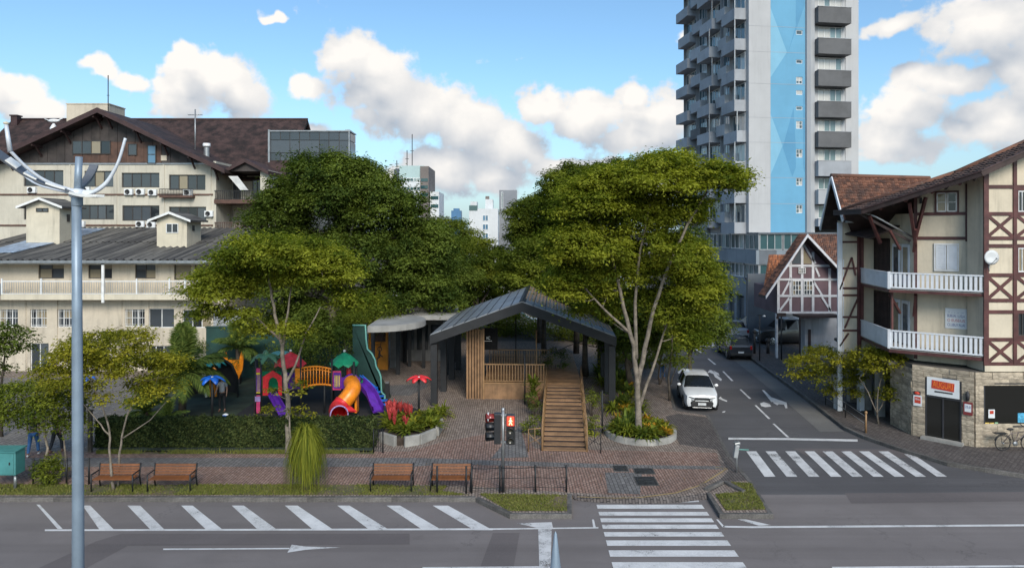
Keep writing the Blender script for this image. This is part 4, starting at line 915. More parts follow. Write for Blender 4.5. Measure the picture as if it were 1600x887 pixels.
for (y0, y1) in ((298, 331), (387, 425), (488, 524)):
    for xa, xb in zip(posts[1:-1], posts[2:]): wwin(xa+.14, xb-.14, gz(y1, FY), gz(y0, FY), fm='frame_white' if y0 < 480 else 'frame_dark')
hb(MB().box(B.x, XR, FY-.04, FY+.05, gz(580, FY), gz(569.5, FY)), 'overhang_panel', 'plaster_house')
sd_ = thing('satellite_dish', 'white satellite dish fixed to the corner post of the timbered facade', 'satellite dish', (gx(1548, 29.2), 29.2, gz(402, 29.2)))
dm = MB().lathe([(0, .09), (.12, .08), (.22, .06), (.31, .03), (.32, .02), (.2, .05), (0, .07)], 18); dm.v = [(x, z-.08, y) for x, y, z in dm.v]
dm.build('dish', 'tank_white', sd_); MB().tube([(0,.05,0),(0,.24,-.1),(0,.29,-.1)], .025, 6).tube([(0,.1,-.3),(0,.1,-.62)], .02, 6).build('mount', 'grey_metal', sd_); MB().tube([(0,-.03,-.28),(0,-.34,-.05)], .012, 5).ball((0,-.35,-.04), .04, 6, 4).build('feed_arm', 'grey_metal', sd_)
# recessed chamfer wall details: local frame s along C1->C0 (left to right), depth -hn
cang = math.atan2(-hu.y, -hu.x)
ch_ = lambda s, o, z: Vector((C1.x-hu.x*s-hn.x*o, C1.y-hu.y*s-hn.y*o, z))
def cbox_(mb, s0, s1, o0, o1, z0, z1):
    c = ch_((s0+s1)/2, (o0+o1)/2, (z0+z1)/2); return mb.cbox(c, (s1-s0, o1-o0, z1-z0), (0, 0, cang))
cs = lambda px: t1-ray_t(px, C0, hu)
def cz(py, s): return gz(py, C1.y-hu.y*s)
L = t1
hb(cbox_(MB(), 0, .14, .002, .05, 3.5, rz(C1.x)-.3), 'post', 'timber_red'); hb(cbox_(MB(), L-.75, L-.62, .002, .05, 9.0, 11.6), 'post', 'timber_red')
for py in (334, 372): hb(cbox_(MB(), .145, L, .002, .045, cz(py, 1)-.07, cz(py, 1)+.07), 'beam', 'timber_red')
def cwin(a, b, y0, y1, shutters=False, fm='frame_white'):
    s0, s1 = cs(a), cs(b); sm = (s0+s1)/2; z0, z1 = cz(y1, sm), cz(y0, sm)
    f = MB(); 
    for q in ((s0-.06, s1+.06, z1, z1+.08), (s0-.06, s1+.06, z0-.08, z0), (s0-.06, s0, z0, z1), (s1, s1+.06, z0, z1)): cbox_(f, q[0], q[1], .003, .06, q[2], q[3])
    w = hb(f, 'window', fm if shutters else 'timber_red')
    for i in range(2):
        a0_, a1_ = s0+(s1-s0)*i/2+.015, s0+(s1-s0)*(i+1)/2-.015
        if shutters:
            sh = MB(); cbox_(sh, a0_, a1_, .01, .03, z0+.01, z1-.01)
            for k in range(14): cbox_(sh, a0_+.05, a1_-.05, .031, .045+.008*(k % 2), z0+.05+(z1-z0-.1)*k/14, z0+.05+(z1-z0-.1)*(k+.7)/14)
            for q in ((a0_, a0_+.05, z0+.01, z1-.01), (a1_-.05, a1_, z0+.01, z1-.01)): cbox_(sh, q[0], q[1], .031, .055, q[2], q[3])
            hb(sh, 'shutter', 'balcony_white', w)
        else:
            fr = MB()
            for q in ((a0_, a1_, z0, z0+.05), (a0_, a1_, z1-.05, z1), (a0_, a0_+.05, z0, z1), (a1_-.05, a1_, z0, z1), (a0_, a1_, (z0+z1)/2-.015, (z0+z1)/2+.015)): cbox_(fr, q[0], q[1], .012, .04, q[2], q[3])
            hb(fr, 'frame', 'frame_white', w); p = MB(); cbox_(p, a0_+.04, a1_-.04, .005, .013, z0+.04, z1-.04); hb(p, 'pane', 'glass', w)
cwin(1463, 1496, 301, 331); cwin(1462, 1496, 383, 421, True, 'frame_white')
for px in (1527,): hb(MB().tube([ch_(cs(px), .07, 3.6), ch_(cs(px), .07, 10.6), ch_(cs(px)-.1, .35, 11.1)], .04, 6), 'drain_pipe', 'balcony_white')
hb(MB().tube([ch_(cs(1432), .10, 9.1), (17.2, 32.3, 10.15), (16.6, 32.5, 10.4)], .05, 6), 'drain_pipe', 'grey_metal')
hb(cbox_(MB(), cs(1437), cs(1441), .003, .1, cz(318, 0.3), cz(309, .3)), 'wall_lamp', 'ink_dark')
# the banner on the lower balcony wall: four rows of lettering
s0, s1 = cs(1477), cs(1511); z0, z1 = cz(511, .9), cz(480, .9)
bn = thing('wall_banner', 'white banner with four rows of blue and red lettering above the lower balcony', 'banner', ch_((s0+s1)/2, .02, z0), cang)
w = s1-s0; hh = z1-z0
MB().box(-w/2, w/2, -.012, 0, 0, hh).build('panel', 'sign_white', bn)
FC = {}
def text(parent, body, size, loc, mat, rot=(PI/2, 0, 0), width=None, ext=.004, name='lettering', shear=0):
    cu = bpy.data.curves.new(name, 'FONT'); cu.body = body; cu.size = size; cu.extrude = ext; cu.align_x = 'CENTER'; cu.align_y = 'CENTER'; cu.shear = shear
    o = bpy.data.objects.new(name, cu); COL.objects.link(o); o.parent = parent; o.location = loc; o.rotation_euler = rot; cu.materials.append(MT[mat])
    if width:
        bpy.context.view_layer.update(); d = o.dimensions
        if d.x > 0: o.scale = (width/d.x, 1, 1)
    bpy.context.view_layer.update(); me = bpy.data.meshes.new_from_object(o.evaluated_get(bpy.context.evaluated_depsgraph_get())); n_ = bpy.data.objects.new(name, me); n_.parent = parent; n_.matrix_local = o.matrix_local.copy(); COL.objects.link(n_); bpy.data.objects.remove(o); bpy.data.curves.remove(cu)
    return n_
pm('ink_red', (.40, .05, .05), .6)
for i, (tx_, mt) in enumerate((('- . . .. ...', 'ink_blue'), ('BUBUAL LUSLA', 'ink_blue'), ('O EUSEIUS', 'ink_red'), ('CLUBUYALAI', 'ink_blue'))):
    text(bn, tx_, hh*.2, (0, -.014, hh*(.84-.22*i)), mt, width=w*(.8 if i else .7), ext=.002)
# balconies: side panel boards, front balusters
def balcony(zr0, zr1, zbm, tag_):
    A, Bp, S = Vector((17.5, 31.7)), B-hn*.0+hu*.02, Vector((18.12, 35.45))
    poly = [(A.x, A.y), (Bp.x, Bp.y), (C0.x+hu.x*.02, C0.y), (C1.x, C1.y), (C1.x, 35.45), (S.x, S.y)]
    bal = hb(MB().prism(poly, zbm, zr0-.06), 'balcony', 'timber_red')
    hb(MB().prism([(p[0]*.98+18.7*.02, p[1]*.98+32.2*.02) for p in poly], zr0-.058, zr0-.02), 'balcony_floor', 'concrete', bal)
    d = Bp-A; Lb = d.length; ang = math.atan2(d.y, d.x)
    m = MB(); mid = A+d/2
    m.cbox((mid.x, mid.y, zr1-.03), (Lb, .09, .06), (0, 0, ang)); m.cbox((mid.x, mid.y, zr0+.05), (Lb, .06, .06), (0, 0, ang))
    d2 = A-S; m2 = S+d2/2; ang2 = math.atan2(d2.y, d2.x)
    m.cbox((m2.x, m2.y, zr1-.03), (d2.length, .09, .06), (0, 0, ang2))
    hb(m, 'hand_rail', 'balcony_white', bal)
    bm_ = MB().cbox((0, 0, 0), (.105, .035, zr1-zr0-.10)).mesh('baluster', 'balcony_white')
    for i in range(20):
        p = A+d*((i+.55)/20.1); inst('baluster', bm_, bal, (p.x-HO.x, p.y-HO.y, (zr0+zr1)/2-HO.z+.0), (0, 0, ang))
    for i in range(6):
        p = S+d2*((i+.5)/6); hb(MB().cbox((p.x, p.y, (zr0+zr1)/2-.02), (d2.length/6-.008, .035, zr1-zr0-.03), (0, 0, ang2)), 'board', 'balcony_white', bal)
    hb(MB().cbox((A.x, A.y, (zr0+zr1)/2), (.1, .1, zr1-zr0+.05), (0, 0, ang)), 'corner_post', 'balcony_white', bal)
balcony(4.06, 4.90, 3.86, 0); balcony(6.82, 7.57, 6.64, 1)
# side wall under the balconies' roof: doors and dark boarding
for zb_, zt in ((4.1, 6.4), (6.85, 9.1)):
    dm_ = MB()
    for i in range(8): hb(MB().box(C1.x-.05-.012*(i % 2), C1.x-.002, 34.05+i*.19, 34.05+i*.19+.18, zb_, zt), 'board', 'wood_dark')
    for y0 in (32.35, 33.15):
        d_ = hb(MB().box(C1.x-.06, C1.x-.003, y0, y0+.62, zb_, zt-.25), 'door', 'balcony_white'); hb(MB().box(C1.x-.068, C1.x-.061, y0+.1, y0+.5, zb_+.5, zt-.4), 'pane', 'glass', d_)
for zt in (6.5, 9.5): hb(MB().bar((18.3, 32.2, zt-.9), (17.7, 32.0, zt), .1, .1).bar((18.85, 32.05, zt-1.0), (18.5, 31.3, zt+.05), .1, .1), 'bracket', 'timber_red')
hb(MB().bar((17.75, 31.9, 4.9), (17.75, 31.9, 6.64), .09, .09).bar((18.1, 35.3, 4.9), (18.1, 35.3, 6.64), .12, .12).bar((18.1, 35.3, 7.57), (18.1, 35.3, 10.0), .12, .12), 'post', 'timber_red')
lr = MB().slab([(17.3, 35.5, 9.35), (17.4, 33.2, 9.15), (C1.x, 33.2, 9.75), (C1.x, 35.5, 9.9)], .08); hb(lr, 'lean_to_roof', 'wood_dark')
# big roof: left slope cut along the corner, tiles, barge boards, rafters
EV = [(16.5, 35.0), (16.5, 32.2), (19.75, 28.75), (24, 28.6), (24, 30.4), (19.9, 30.7), (16.5, 34.1)]
rp_ = [(x, y, rz(x)) for x, y in EV]
hb(MB().slab(rp_, .1), 'roof', 'wood_dark')
hb(MB().slab([(28, 28.6, 12.06), (28, 30.4, 12.06), (24.0, 30.4, rz(24)), (24.0, 28.6, rz(24))], .1), 'roof', 'wood_dark')
RG = [(16.5, 34.1), (19.9, 30.7), (24, 30.4)]
rp3 = [Vector((x, y, rz(x))) for x, y in RG]
for a, b in zip(rp3[:-1], rp3[1:]):
    o = Vector((2.6, 3.0, -2.6)); hb(MB().slab([a, b, b+o, a+o][::-1], .1), 'roof', 'wood_dark'); hb(MB().tube([a+Vector((0,0,.05)), b+Vector((0,0,.05))], .12, 7), 'ridge_cap', 'roof_tile')
m = MB()
nx, ny = 30, 30
for i in range(nx):
    for j in range(ny):
        x0 = 16.5+7.5*i/nx; x1 = x0+7.5/nx*1.25; ya = 28.6+7.9*j/ny; yb = ya+7.9/ny*.96; ym = (ya+yb)/2
        front = 32.2+(x0-16.5)*(28.75-32.2)/3.25 if x0 < 19.75 else 28.62
        back = 34.1-(x0-16.5) if x0 < 19.9 else 30.7-(x0-19.9)*.073
        if ya < front or yb > back-.02: continue
        k = .03*random.uniform(.7, 1.4)
        m.add([(x0,yb,rz(x0)+k+.02),(x0,ym,rz(x0)+k+.06),(x0,ya,rz(x0)+k+.02),(x1,yb,rz(x1)+.005),(x1,ym,rz(x1)+.035),(x1,ya,rz(x1)+.005)], [(0,1,4,3),(1,2,5,4),(2,1,0)])
hb(m, 'roof_tiles', 'roof_tile_dark', kind='stuff')
for a, b in zip(rp_[:3], rp_[1:4]):
    a = Vector(a); b = Vector(b); o = Vector((-.03, -.05, -.06)); hb(MB().bar(a+o, b+o, .06, .26), 'barge_board', 'wood_dark')
    o2 = Vector((-.06, -.09, .04)); hb(MB().bar(a+o2, b+o2, .05, .06), 'roof_trim', 'fascia_brown')
for i in range(9):
    u = (i+.5)/9; p = Vector(rp_[1])*(1-u)+Vector(rp_[2])*u; hb(MB().bar((p.x+hn.x*.1, p.y+hn.y*.1, p.z-.2), (p.x+hn.x*1.6+.5, p.y+hn.y*1.6+.3, rz(p.x+hn.x*1.6+.5)-.2), .09, .14), 'rafter', 'timber_red' if i % 2 else 'wood_dark')
for p0, p1 in (((17.75, 32.9, 8.9), (16.9, 32.3, 10.2)), ((18.9, 31.98, 8.8), (18.1, 31.1, 10.75)), ((18.9, 31.98, 9.2), (18.9, 31.2, 11.0))): hb(MB().bar(p0, p1, .12, .14), 'strut', 'timber_red')
hb(MB().bar((18.6, 31.9, 9.0), (16.6, 32.6, 10.3), .1, .12), 'strut', 'wood_dark')
# wing with tiled roof
E1 = at(1319, 344, 34.8); R1 = at(1301, 276, 36.6); E2 = at(1283, 357, 39); R2 = Vector((22.5, 36.8, 12.26)); E1b = Vector((20.3, 34.8, 10.05)); E2b = Vector((22.5, 39.5, 9.7))
W0 = (16.92, 35.5); W1 = (18.12, 35.5); W2 = (18.8, 39.0)
hb(MB().prism([W0, W1, (20, 35.5), (20, 39), W2], 3.2, 10.0), 'wall', 'plaster_house')
hb(MB().add([(*W0, 10), (*W2, 10), (17.75, 36.9, 12.0)], [(0, 2, 1)]), 'gable_wall', 'wood_dark')
hb(MB().slab([E1+Vector((-.05,0,-.06)), E1b, R2, R1+Vector((-.05,0,-.06))], .1), 'roof', 'wood_dark'); hb(MB().slab([R1+Vector((-.05,0,-.06)), R2, E2b, E2], .1), 'roof', 'wood_dark')
hb(tiles(MB(), E1, E1b+Vector((1.4, 0, 0)), R2, R1, 24, 15), 'roof_tiles', 'roof_tile', kind='stuff')
hb(tiles(MB(), E2b, E2, R1, R2, 20, 12), 'roof_tiles', 'roof_tile', kind='stuff')
hb(MB().tube([R1+Vector((-.1, 0, .05)), R2+Vector((0, 0, .05))], .12, 7), 'ridge_cap', 'roof_tile')
hb(MB().bar(R1+Vector((-.08,-.02,-.05)), E1+Vector((-.08,-.04,-.05)), .06, .2).bar(R1+Vector((-.08,.02,-.05)), E2+Vector((-.06,0,-.05)), .06, .2), 'barge_board', 'balcony_white')
hb(MB().tube([E1+Vector((0,-.1,-.08)), E1b+Vector((-1.0,-.1,-.08))], .07, 6), 'gutter', 'grey_metal')
WZ = lambda py: gz(py, 35.5)
for px in (1342,): hb(MB().box(gx(px, 35.5)-.1, gx(px, 35.5)+.1, 35.43, 35.497, 3.2, 9.9), 'post', 'timber_red')
hb(MB().box(16.9, 17.14, 35.42, 35.498, KH, 9.9), 'post', 'balcony_white'); hb(MB().box(17.2, 17.24, 35.46, 35.498, 3.2, 8.0), 'drain_pipe', 'balcony_white')
for py in (378, 419, 450, 461, 495, 516): hb(MB().box(17.16, 18.0, 35.455, 35.498, WZ(py)-.05, WZ(py)+.05), 'beam', 'timber_red')
for a, b in (((1312, 452), (1331, 402)), ((1331, 402), (1337, 430)), ((1320, 512), (1340, 467)), ((1312, 540), (1326, 520))): hb(MB().bar((gx(a[0], 35.44), 35.44, WZ(a[1])), (gx(b[0], 35.44), 35.44, WZ(b[1])), .08, .04, (0, 1, 0)), 'brace', 'timber_red')
hb(MB().box(18.05, 18.3, 35.45, 35.75, KH, 3.2).box(16.95, 17.2, 35.75, 36.0, KH, 3.2), 'pillar', 'balcony_white')
# stone ground floor, stone by stone
UB = MB().box(-.5, .5, -.5, .5, -.5, .5).mesh('stone', 'stone_clad')
def stones(O, d, L, z0, z1, holes, out, h=.29, lmin=.38, lmax=.95):
    d = Vector(d).normalized(); nr = Vector((d.y, -d.x)); ang = math.atan2(d.y, d.x); z = z0; k = 0
    while z < z1-.05:
        hh = min(h*random.uniform(.8, 1.2), z1-z); s = 0
        if z1-z-hh < .1: hh = z1-z
        while s < L-.02:
            l = random.uniform(lmin, lmax); e = min(L, s+l)
            if L-e < .15: e = L
            segs = [(s, e)]
            for (a, b, c, d2) in holes:
                if z+hh/2 > c and z+hh/2 < d2:
                    ns = []
                    for (p, q) in segs:
                        if q <= a or p >= b: ns.append((p, q))
                        else:
                            if p < a-.03: ns.append((p, a))
                            if q > b+.03: ns.append((b, q))
                    segs = ns
            for (p, q) in segs:
                th = .06+random.uniform(0, .035); c = Vector(O)+d*(p+q)/2+nr*(th/2-.015)
                inst('stone', UB, hs, (c.x-HO.x, c.y-HO.y, z+hh/2-HO.z), (0, 0, ang), (q-p-.012, th, hh-.012)); k += 1
            s = e
        z += hh
    return k
G1, G2 = Vector((18.34, 31.26)), Vector((20.02, 29.56)); gd_ = (G2-G1).normalized(); GL = (G2-G1).length
gs = lambda px: ray_t(px, G1, gd_)
gang = math.atan2(gd_.y, gd_.x); gn = Vector((gd_.y, -gd_.x))
ds0, ds1 = gs(1446), gs(1503); dz0, dz1 = KH+.05, 2.98
nst = stones(G1, gd_, GL, KH, 3.38, [(ds0, ds1, 0, dz1)], 1)
SW0, SW1, SZ0, SZ1 = gx(1537, 29.5)-20.02, 26.0-20.02, gz(667, 29.5), gz(598, 29.5)
nst += stones(G2, (1, 0), XR-20.02, KH, 3.38, [(SW0, SW1, SZ0, SZ1)], 1, h=.3, lmin=.5, lmax=1.2)
nst += stones((18.34, 33.0), (0, -1), 33.0-31.26, KH, 3.2, [], 1, h=.34, lmin=.5, lmax=1.0)
for i, y in enumerate((34.3, 35.6, 37.2)): hb(MB().box(18.4, 18.75, y, y+.35, KH, 3.2), 'pillar', 'plaster_pale' if False else 'concrete')
hb(MB().prism([(17.6, 31.9), (20.6, 33.0), (20.6, 39), (18.4, 39)], 3.22, 3.38), 'arcade_ceiling', 'stone_joint')
for i in range(3): hb(MB().box(20.5, 20.595, 33.5+i*1.6, 34.8+i*1.6, KH, 2.5), 'door', 'wood_dark')
gpnt = lambda s, o, z: Vector((G1.x+gd_.x*s+gn.x*o, G1.y+gd_.y*s+gn.y*o, z))
def gbox(mb, s0, s1, o0, o1, z0, z1): return mb.cbox(gpnt((s0+s1)/2, (o0+o1)/2, (z0+z1)/2), (s1-s0, o1-o0, z1-z0), (0, 0, gang))
dzs = gz(619, 30.5)
dr = hb(gbox(gbox(gbox(gbox(MB(), ds0, ds0+.07, .002, .05, dz0, dz1), ds1-.07, ds1, .002, .05, dz0, dz1), ds0+.07, ds1-.07, .002, .05, dz1-.05, dz1), ds0+.07, ds1-.07, .002, .05, dzs-.08, dzs), 'door', 'ink_dark')
sm_ = (ds0+ds1)/2
hb(gbox(MB(), ds0+.075, sm_-.03, .004, .02, dz0, dzs-.09), 'pane', 'glass_shop', dr); hb(gbox(MB(), sm_+.03, ds1-.075, .004, .02, dz0, dzs-.09), 'pane', 'glass_shop', dr); hb(gbox(MB(), sm_-.028, sm_+.028, .003, .055, dz0, dzs-.085), 'stile', 'ink_dark', dr)
hb(gbox(MB(), ds0-.1, ds1+.1, -.0, .42, KH, KH+.1), 'doorstep', 'concrete')
sg = thing('shop_sign', 'white lightbox sign with the red AUGURI lettering above the glass door', 'sign', gpnt(sm_, .03, dzs+.02), gang)
sw_, sh_ = ds1-ds0-.16, dz1-.07-dzs
MB().box(-sw_/2, sw_/2, -.06, 0, 0, sh_).build('panel', 'sign_white', sg)
MB().cbox((0, -.068, sh_*.60), (sw_*.70, .01, sh_*.46), (0, R(3), 0)).build('red_patch', 'sign_red', sg)
text(sg, 'AUGURI', sh_*.5, (0, -.078, sh_*.61), 'sign_orange', (PI/2, R(3), 0), sw_*.62, .004)
MB().box(-sw_*.26, sw_*.3, -.066, -.061, sh_*.2, sh_*.28).build('lettering_line', 'ink_dark', sg)
# notices and lamp by the door
for (s, o, z, w, h, lab, m1, tx_) in ((gs(1435), .10, 1.55, .34, .48, 'white framed menu notice on the stone left of the shop door', 'sign_white', 'MENU'), (gs(1513.5), .10, 1.5, .34, .56, 'dark red price board on the stone right of the shop door', 'sign_maroon', '25,0')):
    n_ = thing('notice_board', lab, 'sign', gpnt(s, o, z), gang); MB().box(-w/2, w/2, -.03, 0, 0, h).build('panel', m1, n_)
    MB().box(-w*.36, w*.36, -.036, -.031, h*.25, h*.85).build('print_field', 'sign_red' if m1 == 'sign_white' else 'sign_white', n_)
    text(n_, tx_, h*.26, (0, -.039, h*.62), 'sign_white' if m1 == 'sign_white' else 'ink_blue', width=w*.6, ext=.002)
ln = thing('wall_lantern', 'black wall lantern above the dark red price board', 'lantern', gpnt(gs(1513), .12, 2.12), gang)
MB().lathe([(0,.0),(.06,.0),(.09,.28),(.07,.30),(.02,.42),(0,.44)], 8).build('cage', 'ink_dark', ln); MB().tube([(0,.12,.1),(0,.0,.05)], .02, 5).build('bracket', 'ink_dark', ln)
rl = thing('alarm_bell', 'small red alarm bell on the stone above the menu notice', 'bell', gpnt(gs(1434), .09, 2.12), gang); MB().ball((0,-.05,0),(.12,.06,.07),10,6).build('dome', 'sign_red', rl); MB().box(-.14,.14,-.02,0,-.08,.08).build('plate', 'ink_dark', rl)
# shop window
sf = hb(MB().box(20.02+SW0, 20.02+SW0+.06, 29.5, 29.555, SZ0, SZ1).box(20.02+SW0+.06, 20.02+SW1, 29.5, 29.555, SZ1-.06, SZ1).box(20.02+SW0+.06, 20.02+SW1, 29.5, 29.555, SZ0, SZ0+.06).box(22.6, 22.66, 29.5, 29.555, SZ0+.06, SZ1-.06), 'shop_window', 'ink_dark')
hb(MB().box(20.02+SW0+.06, 22.6, 29.535, 29.552, SZ0+.06, SZ1-.06), 'pane', 'glass_shop', sf); hb(MB().box(22.66, 20.02+SW1, 29.53, 29.552, SZ0+.06, SZ1-.06), 'pane', 'glass_shop', sf)
pm('sticker_blue', (.08, .35, .55), .5, var=.3, scale=9); pm('sticker_yellow', (.55, .38, .08), .5, var=.3, scale=14); pm('sticker_green', (.25, .42, .25), .5)
for (a, b, c, d, mt) in ((1545,1555,639.5,653,'sign_white'), (1547,1553,641.5,646.5,'sign_red'), (1591,1603,645,660,'sticker_blue'), (1538.5,1546,660,664,'sticker_yellow'), (1547,1553.5,660,663.5,'sticker_yellow'), (1555,1560,659.5,667,'sticker_green')):
    hb(MB().box(gx(a, 29.5), gx(b, 29.5), 29.522 if mt != 'sign_red' else 29.516, 29.528 if mt != 'sign_red' else 29.521, gz(d, 29.5), gz(c, 29.5)), 'sticker', mt, sf)
# ================================================================== SMALL PURPLE HALF-TIMBERED HOUSE
pm('plaster_mauve', (.135, .085, .10), .8, var=.12, scale=1, streak=.2); pm('plaster_pale', (.42, .41, .43), .8, var=.1, scale=1, streak=.4); pm('frame_beam', (.55, .55, .58), .6, var=.1, scale=2)
YP = 50.0; ph = thing('timbered_house', 'small mauve gabled house with white timber framing and a carport beneath', 'house', (gx(1253, YP), YP, KH)); p0x = gx(1253, YP)
px_ = lambda p: gx(p, YP)-p0x
pz_ = lambda p: gz(p, YP)-KH
pl = [(px_(1215), pz_(490)), (px_(1308), pz_(490)), (px_(1308), pz_(428)), (px_(1253), pz_(374)), (px_(1215), pz_(427))]
MB().prismY(pl, 0, .5).build('wall', 'plaster_mauve', ph); MB().box(px_(1216), px_(1330), .505, 5, pz_(490), pz_(450)).build('wall', 'plaster_mauve', ph)
MB().box(px_(1259), px_(1309), .15, 1.0, 0, pz_(490)-.005).build('ground_wall', 'plaster_pale', ph); MB().box(px_(1264), px_(1268), .09, .148, .0, 2.1).build('door_frame', 'fascia_brown', ph); MB().box(px_(1215)-.07, px_(1215)+.07, .1, .3, 0, pz_(490)-.005).build('pillar', 'frame_beam', ph)
MB().box(px_(1235), px_(1330), 9, 9.3, 0, pz_(440)).build('back_wall', 'podium_dark', ph)
for x in (1216, 1235, 1253, 1270, 1296):
    zt = 374+(abs(x-1253))*(54/55 if x > 1253 else 53/38)
    MB().box(px_(x)-.09, px_(x)+.09, -.05, -.003, pz_(490), pz_(zt+3)).build('post', 'frame_beam', ph)
for y in (415, 436.5, 462, 488): MB().box(px_(1216 if y > 425 else 1225), px_(1308 if y > 430 else 1296), -.058, -.012, pz_(y)-.08, pz_(y)+.08).build('beam', 'frame_beam', ph)
for a, b in (((1217,486),(1234,464)),((1236,434),(1222,461)),((1270,438),(1284,461)),((1284,464),(1298,486)),((1253,378),(1233,412)),((1253,378),(1274,412)),((1274,418),(1280,432))):
    MB().bar((px_(a[0]), -.03, pz_(a[1])), (px_(b[0]), -.03, pz_(b[1])), .14, .04, (0, 1, 0)).build('brace', 'frame_beam', ph)
window(ph, px_(1237.5), px_(1251.5), pz_(460.5), pz_(438), -.07, 3, 3, 'frame_white', 'glass', .05); window(ph, px_(1255), px_(1269), pz_(460.5), pz_(438), -.07, 3, 3, 'frame_white', 'glass', .05); window(ph, px_(1247), px_(1258), pz_(427), pz_(418), -.07, 3, 3, 'frame_white', 'glass', .04)
for s in (-1, 1):
    e = (px_(1189), pz_(461)) if s < 0 else (px_(1312), pz_(429)); a = (0, pz_(366))
    MB().prismY([a, e, (e[0], e[1]-.15), (a[0], a[1]-.17)], -.9, .55).build('roof', 'wood_dark', ph)
    MB().prismY([(a[0], a[1]+.04), (e[0], e[1]+.04), (e[0], e[1]-.18), (a[0], a[1]-.2)], -1.0, -.903).build('barge_board', 'frame_beam', ph)
m = tiles(MB(), (px_(1190), .55, pz_(461)+.02), (px_(1190), -.9, pz_(461)+.02), (0, -.9, pz_(366)+.02), (0, .55, pz_(366)+.02), 5, 16); m.v = m.v; m.build('roof_tiles', 'roof_tile', ph, kind='stuff')
y1 = 4.6
tiles(MB(), (gx(1226, 51.2)-p0x, 1.2, pz_(428)), (gx(1335, 51.2)-p0x, 1.2, pz_(428)), (gx(1335, 54.6)-p0x, y1, gz(366, YP+y1)-KH), (gx(1249, 54.6)-p0x, y1, gz(366, YP+y1)-KH), 30, 16).build('roof_tiles', 'roof_tile', ph, kind='stuff')
tiles(MB(), (gx(1192, 52.2)-p0x, 2.2, gz(456, 52.2)-KH), (gx(1232, 52.2)-p0x, 2.2, gz(456, 52.2)-KH), (gx(1238, 55.2)-p0x, 5.2, gz(398, 55.2)-KH), (gx(1201, 55.2)-p0x, 5.2, gz(398, 55.2)-KH), 14, 13).build('roof_tiles', 'roof_tile_orange', ph, kind='stuff')
MB().box(gx(1208, 52.6)-p0x, gx(1240, 52.6)-p0x, 2.6, 5, 4.2, gz(453, YP+2.2)-KH).build('side_block', 'brick_brown', ph)
for s in (-1, 1): MB().prismY([(s*.10, pz_(412)), (s*.80, pz_(412)), (s*.10, pz_(388))], -.03, -.004).build('gable_pane', 'glass', ph)
bd = MB().box(px_(1238), px_(1300), -1.3, -.06, pz_(493), pz_(489.5)); bd.build('balcony', 'wood_dark', ph); MB().box(px_(1238), px_(1240), -1.25, -1.15, 0, pz_(493)-.003).build('post', 'wood_dark', ph)
# ================================================================== TREES AND PLANTS
leaf_mat('leaf_dark', (.030, .056, .010), (.185, .235, .042), .38)
leaf_mat('leaf_mid', (.048, .078, .009), (.24, .27, .036), .4)
leaf_mat('leaf_light', (.062, .098, .009), (.34, .355, .042), .45)
leaf_mat('leaf_yellow', (.085, .105, .010), (.38, .345, .035), .4)
leaf_mat('leaf_hedge', (.012, .026, .008), (.105, .125, .038), .18)
leaf_mat('leaf_palm', (.04, .08, .016), (.17, .215, .05), .3)
leaf_mat('leaf_weep', (.045, .075, .008), (.34, .34, .045), .35)
leaf_mat('leaf_red', (.30, .03, .03), (.60, .10, .10), .3); leaf_mat('leaf_orange', (.35, .16, .015), (.62, .36, .04), .3)
pm('bark_grey', (.21, .175, .14), .9, var=.3, scale=3, bump=.7, bscale=14, grain=.35, gscale=20)
pm('bark_dark', (.07, .055, .042), .9, var=.3, scale=3, bump=.7, bscale=14)
pm('soil', (.045, .032, .024), .95, var=.3, scale=4, bump=.6, bscale=15)
def leaf_obj(name, C, N, tone, size, mat, parent, asp=.48, T=None, kind=None):
    """many small folded leaves, one mesh: centre, normal and tone per leaf"""
    k = len(C); N = N/np.linalg.norm(N, axis=1)[:, None]
    if T is None: T = RNG.normal(size=(k, 3))
    T = T-N*(T*N).sum(1)[:, None]; T /= np.linalg.norm(T, axis=1)[:, None]+1e-9; Bv = np.cross(N, T)
    s = (size*.84*RNG.uniform(.6, 1.5, k))[:, None]; fold = N*s*.10
    V = np.stack([C-T*s*.5, C+Bv*s*asp*.5+fold, C+T*s*.5-N*s*.12, C-Bv*s*asp*.5+fold], 1).reshape(-1, 3)
    me = bpy.data.meshes.new(name); me.vertices.add(4*k); me.vertices.foreach_set('co', V.astype(np.float32).ravel())
    idx = (np.arange(k)*4)[:, None]+np.array([0, 1, 2, 0, 2, 3])[None, :]
    me.loops.add(6*k); me.loops.foreach_set('vertex_index', idx.ravel().astype(np.int32)); me.polygons.add(2*k); me.polygons.foreach_set('loop_start', np.arange(2*k)*3)
    a = me.attributes.new('tone', 'FLOAT', 'FACE'); a.data.foreach_set('value', np.repeat(np.clip(tone, 0, 1), 2).astype(np.float32))
    me.update(); me.materials.append(MT[mat]); o = bpy.data.objects.new(name, me); COL.objects.link(o); o.parent = parent
    if kind: o['kind'] = kind
    return o
def rdir(k):
    d = RNG.normal(size=(k, 3)); return d/np.linalg.norm(d, axis=1)[:, None]
def clumps_in(ells, rc, flat=.5, zmin=-.55):
    out = []
    for (c, r, n) in ells:
        pts = []; tries = 0
        while len(pts) < n and tries < n*40:
            tries += 1; d = rdir(1)[0]
            if d[2] < zmin: continue
            p = np.array(c)+d*np.array(r)*RNG.uniform(.42, 1.0)**.6
            if all(np.linalg.norm((p-q)*np.array((1, 1, 1.5))) > rc*.86 for q in pts): pts.append(p)
        for p in pts: out.append((p, rc*RNG.uniform(.7, 1.3), flat*RNG.uniform(.8, 1.2), RNG.uniform(.0, 1)))
    return out
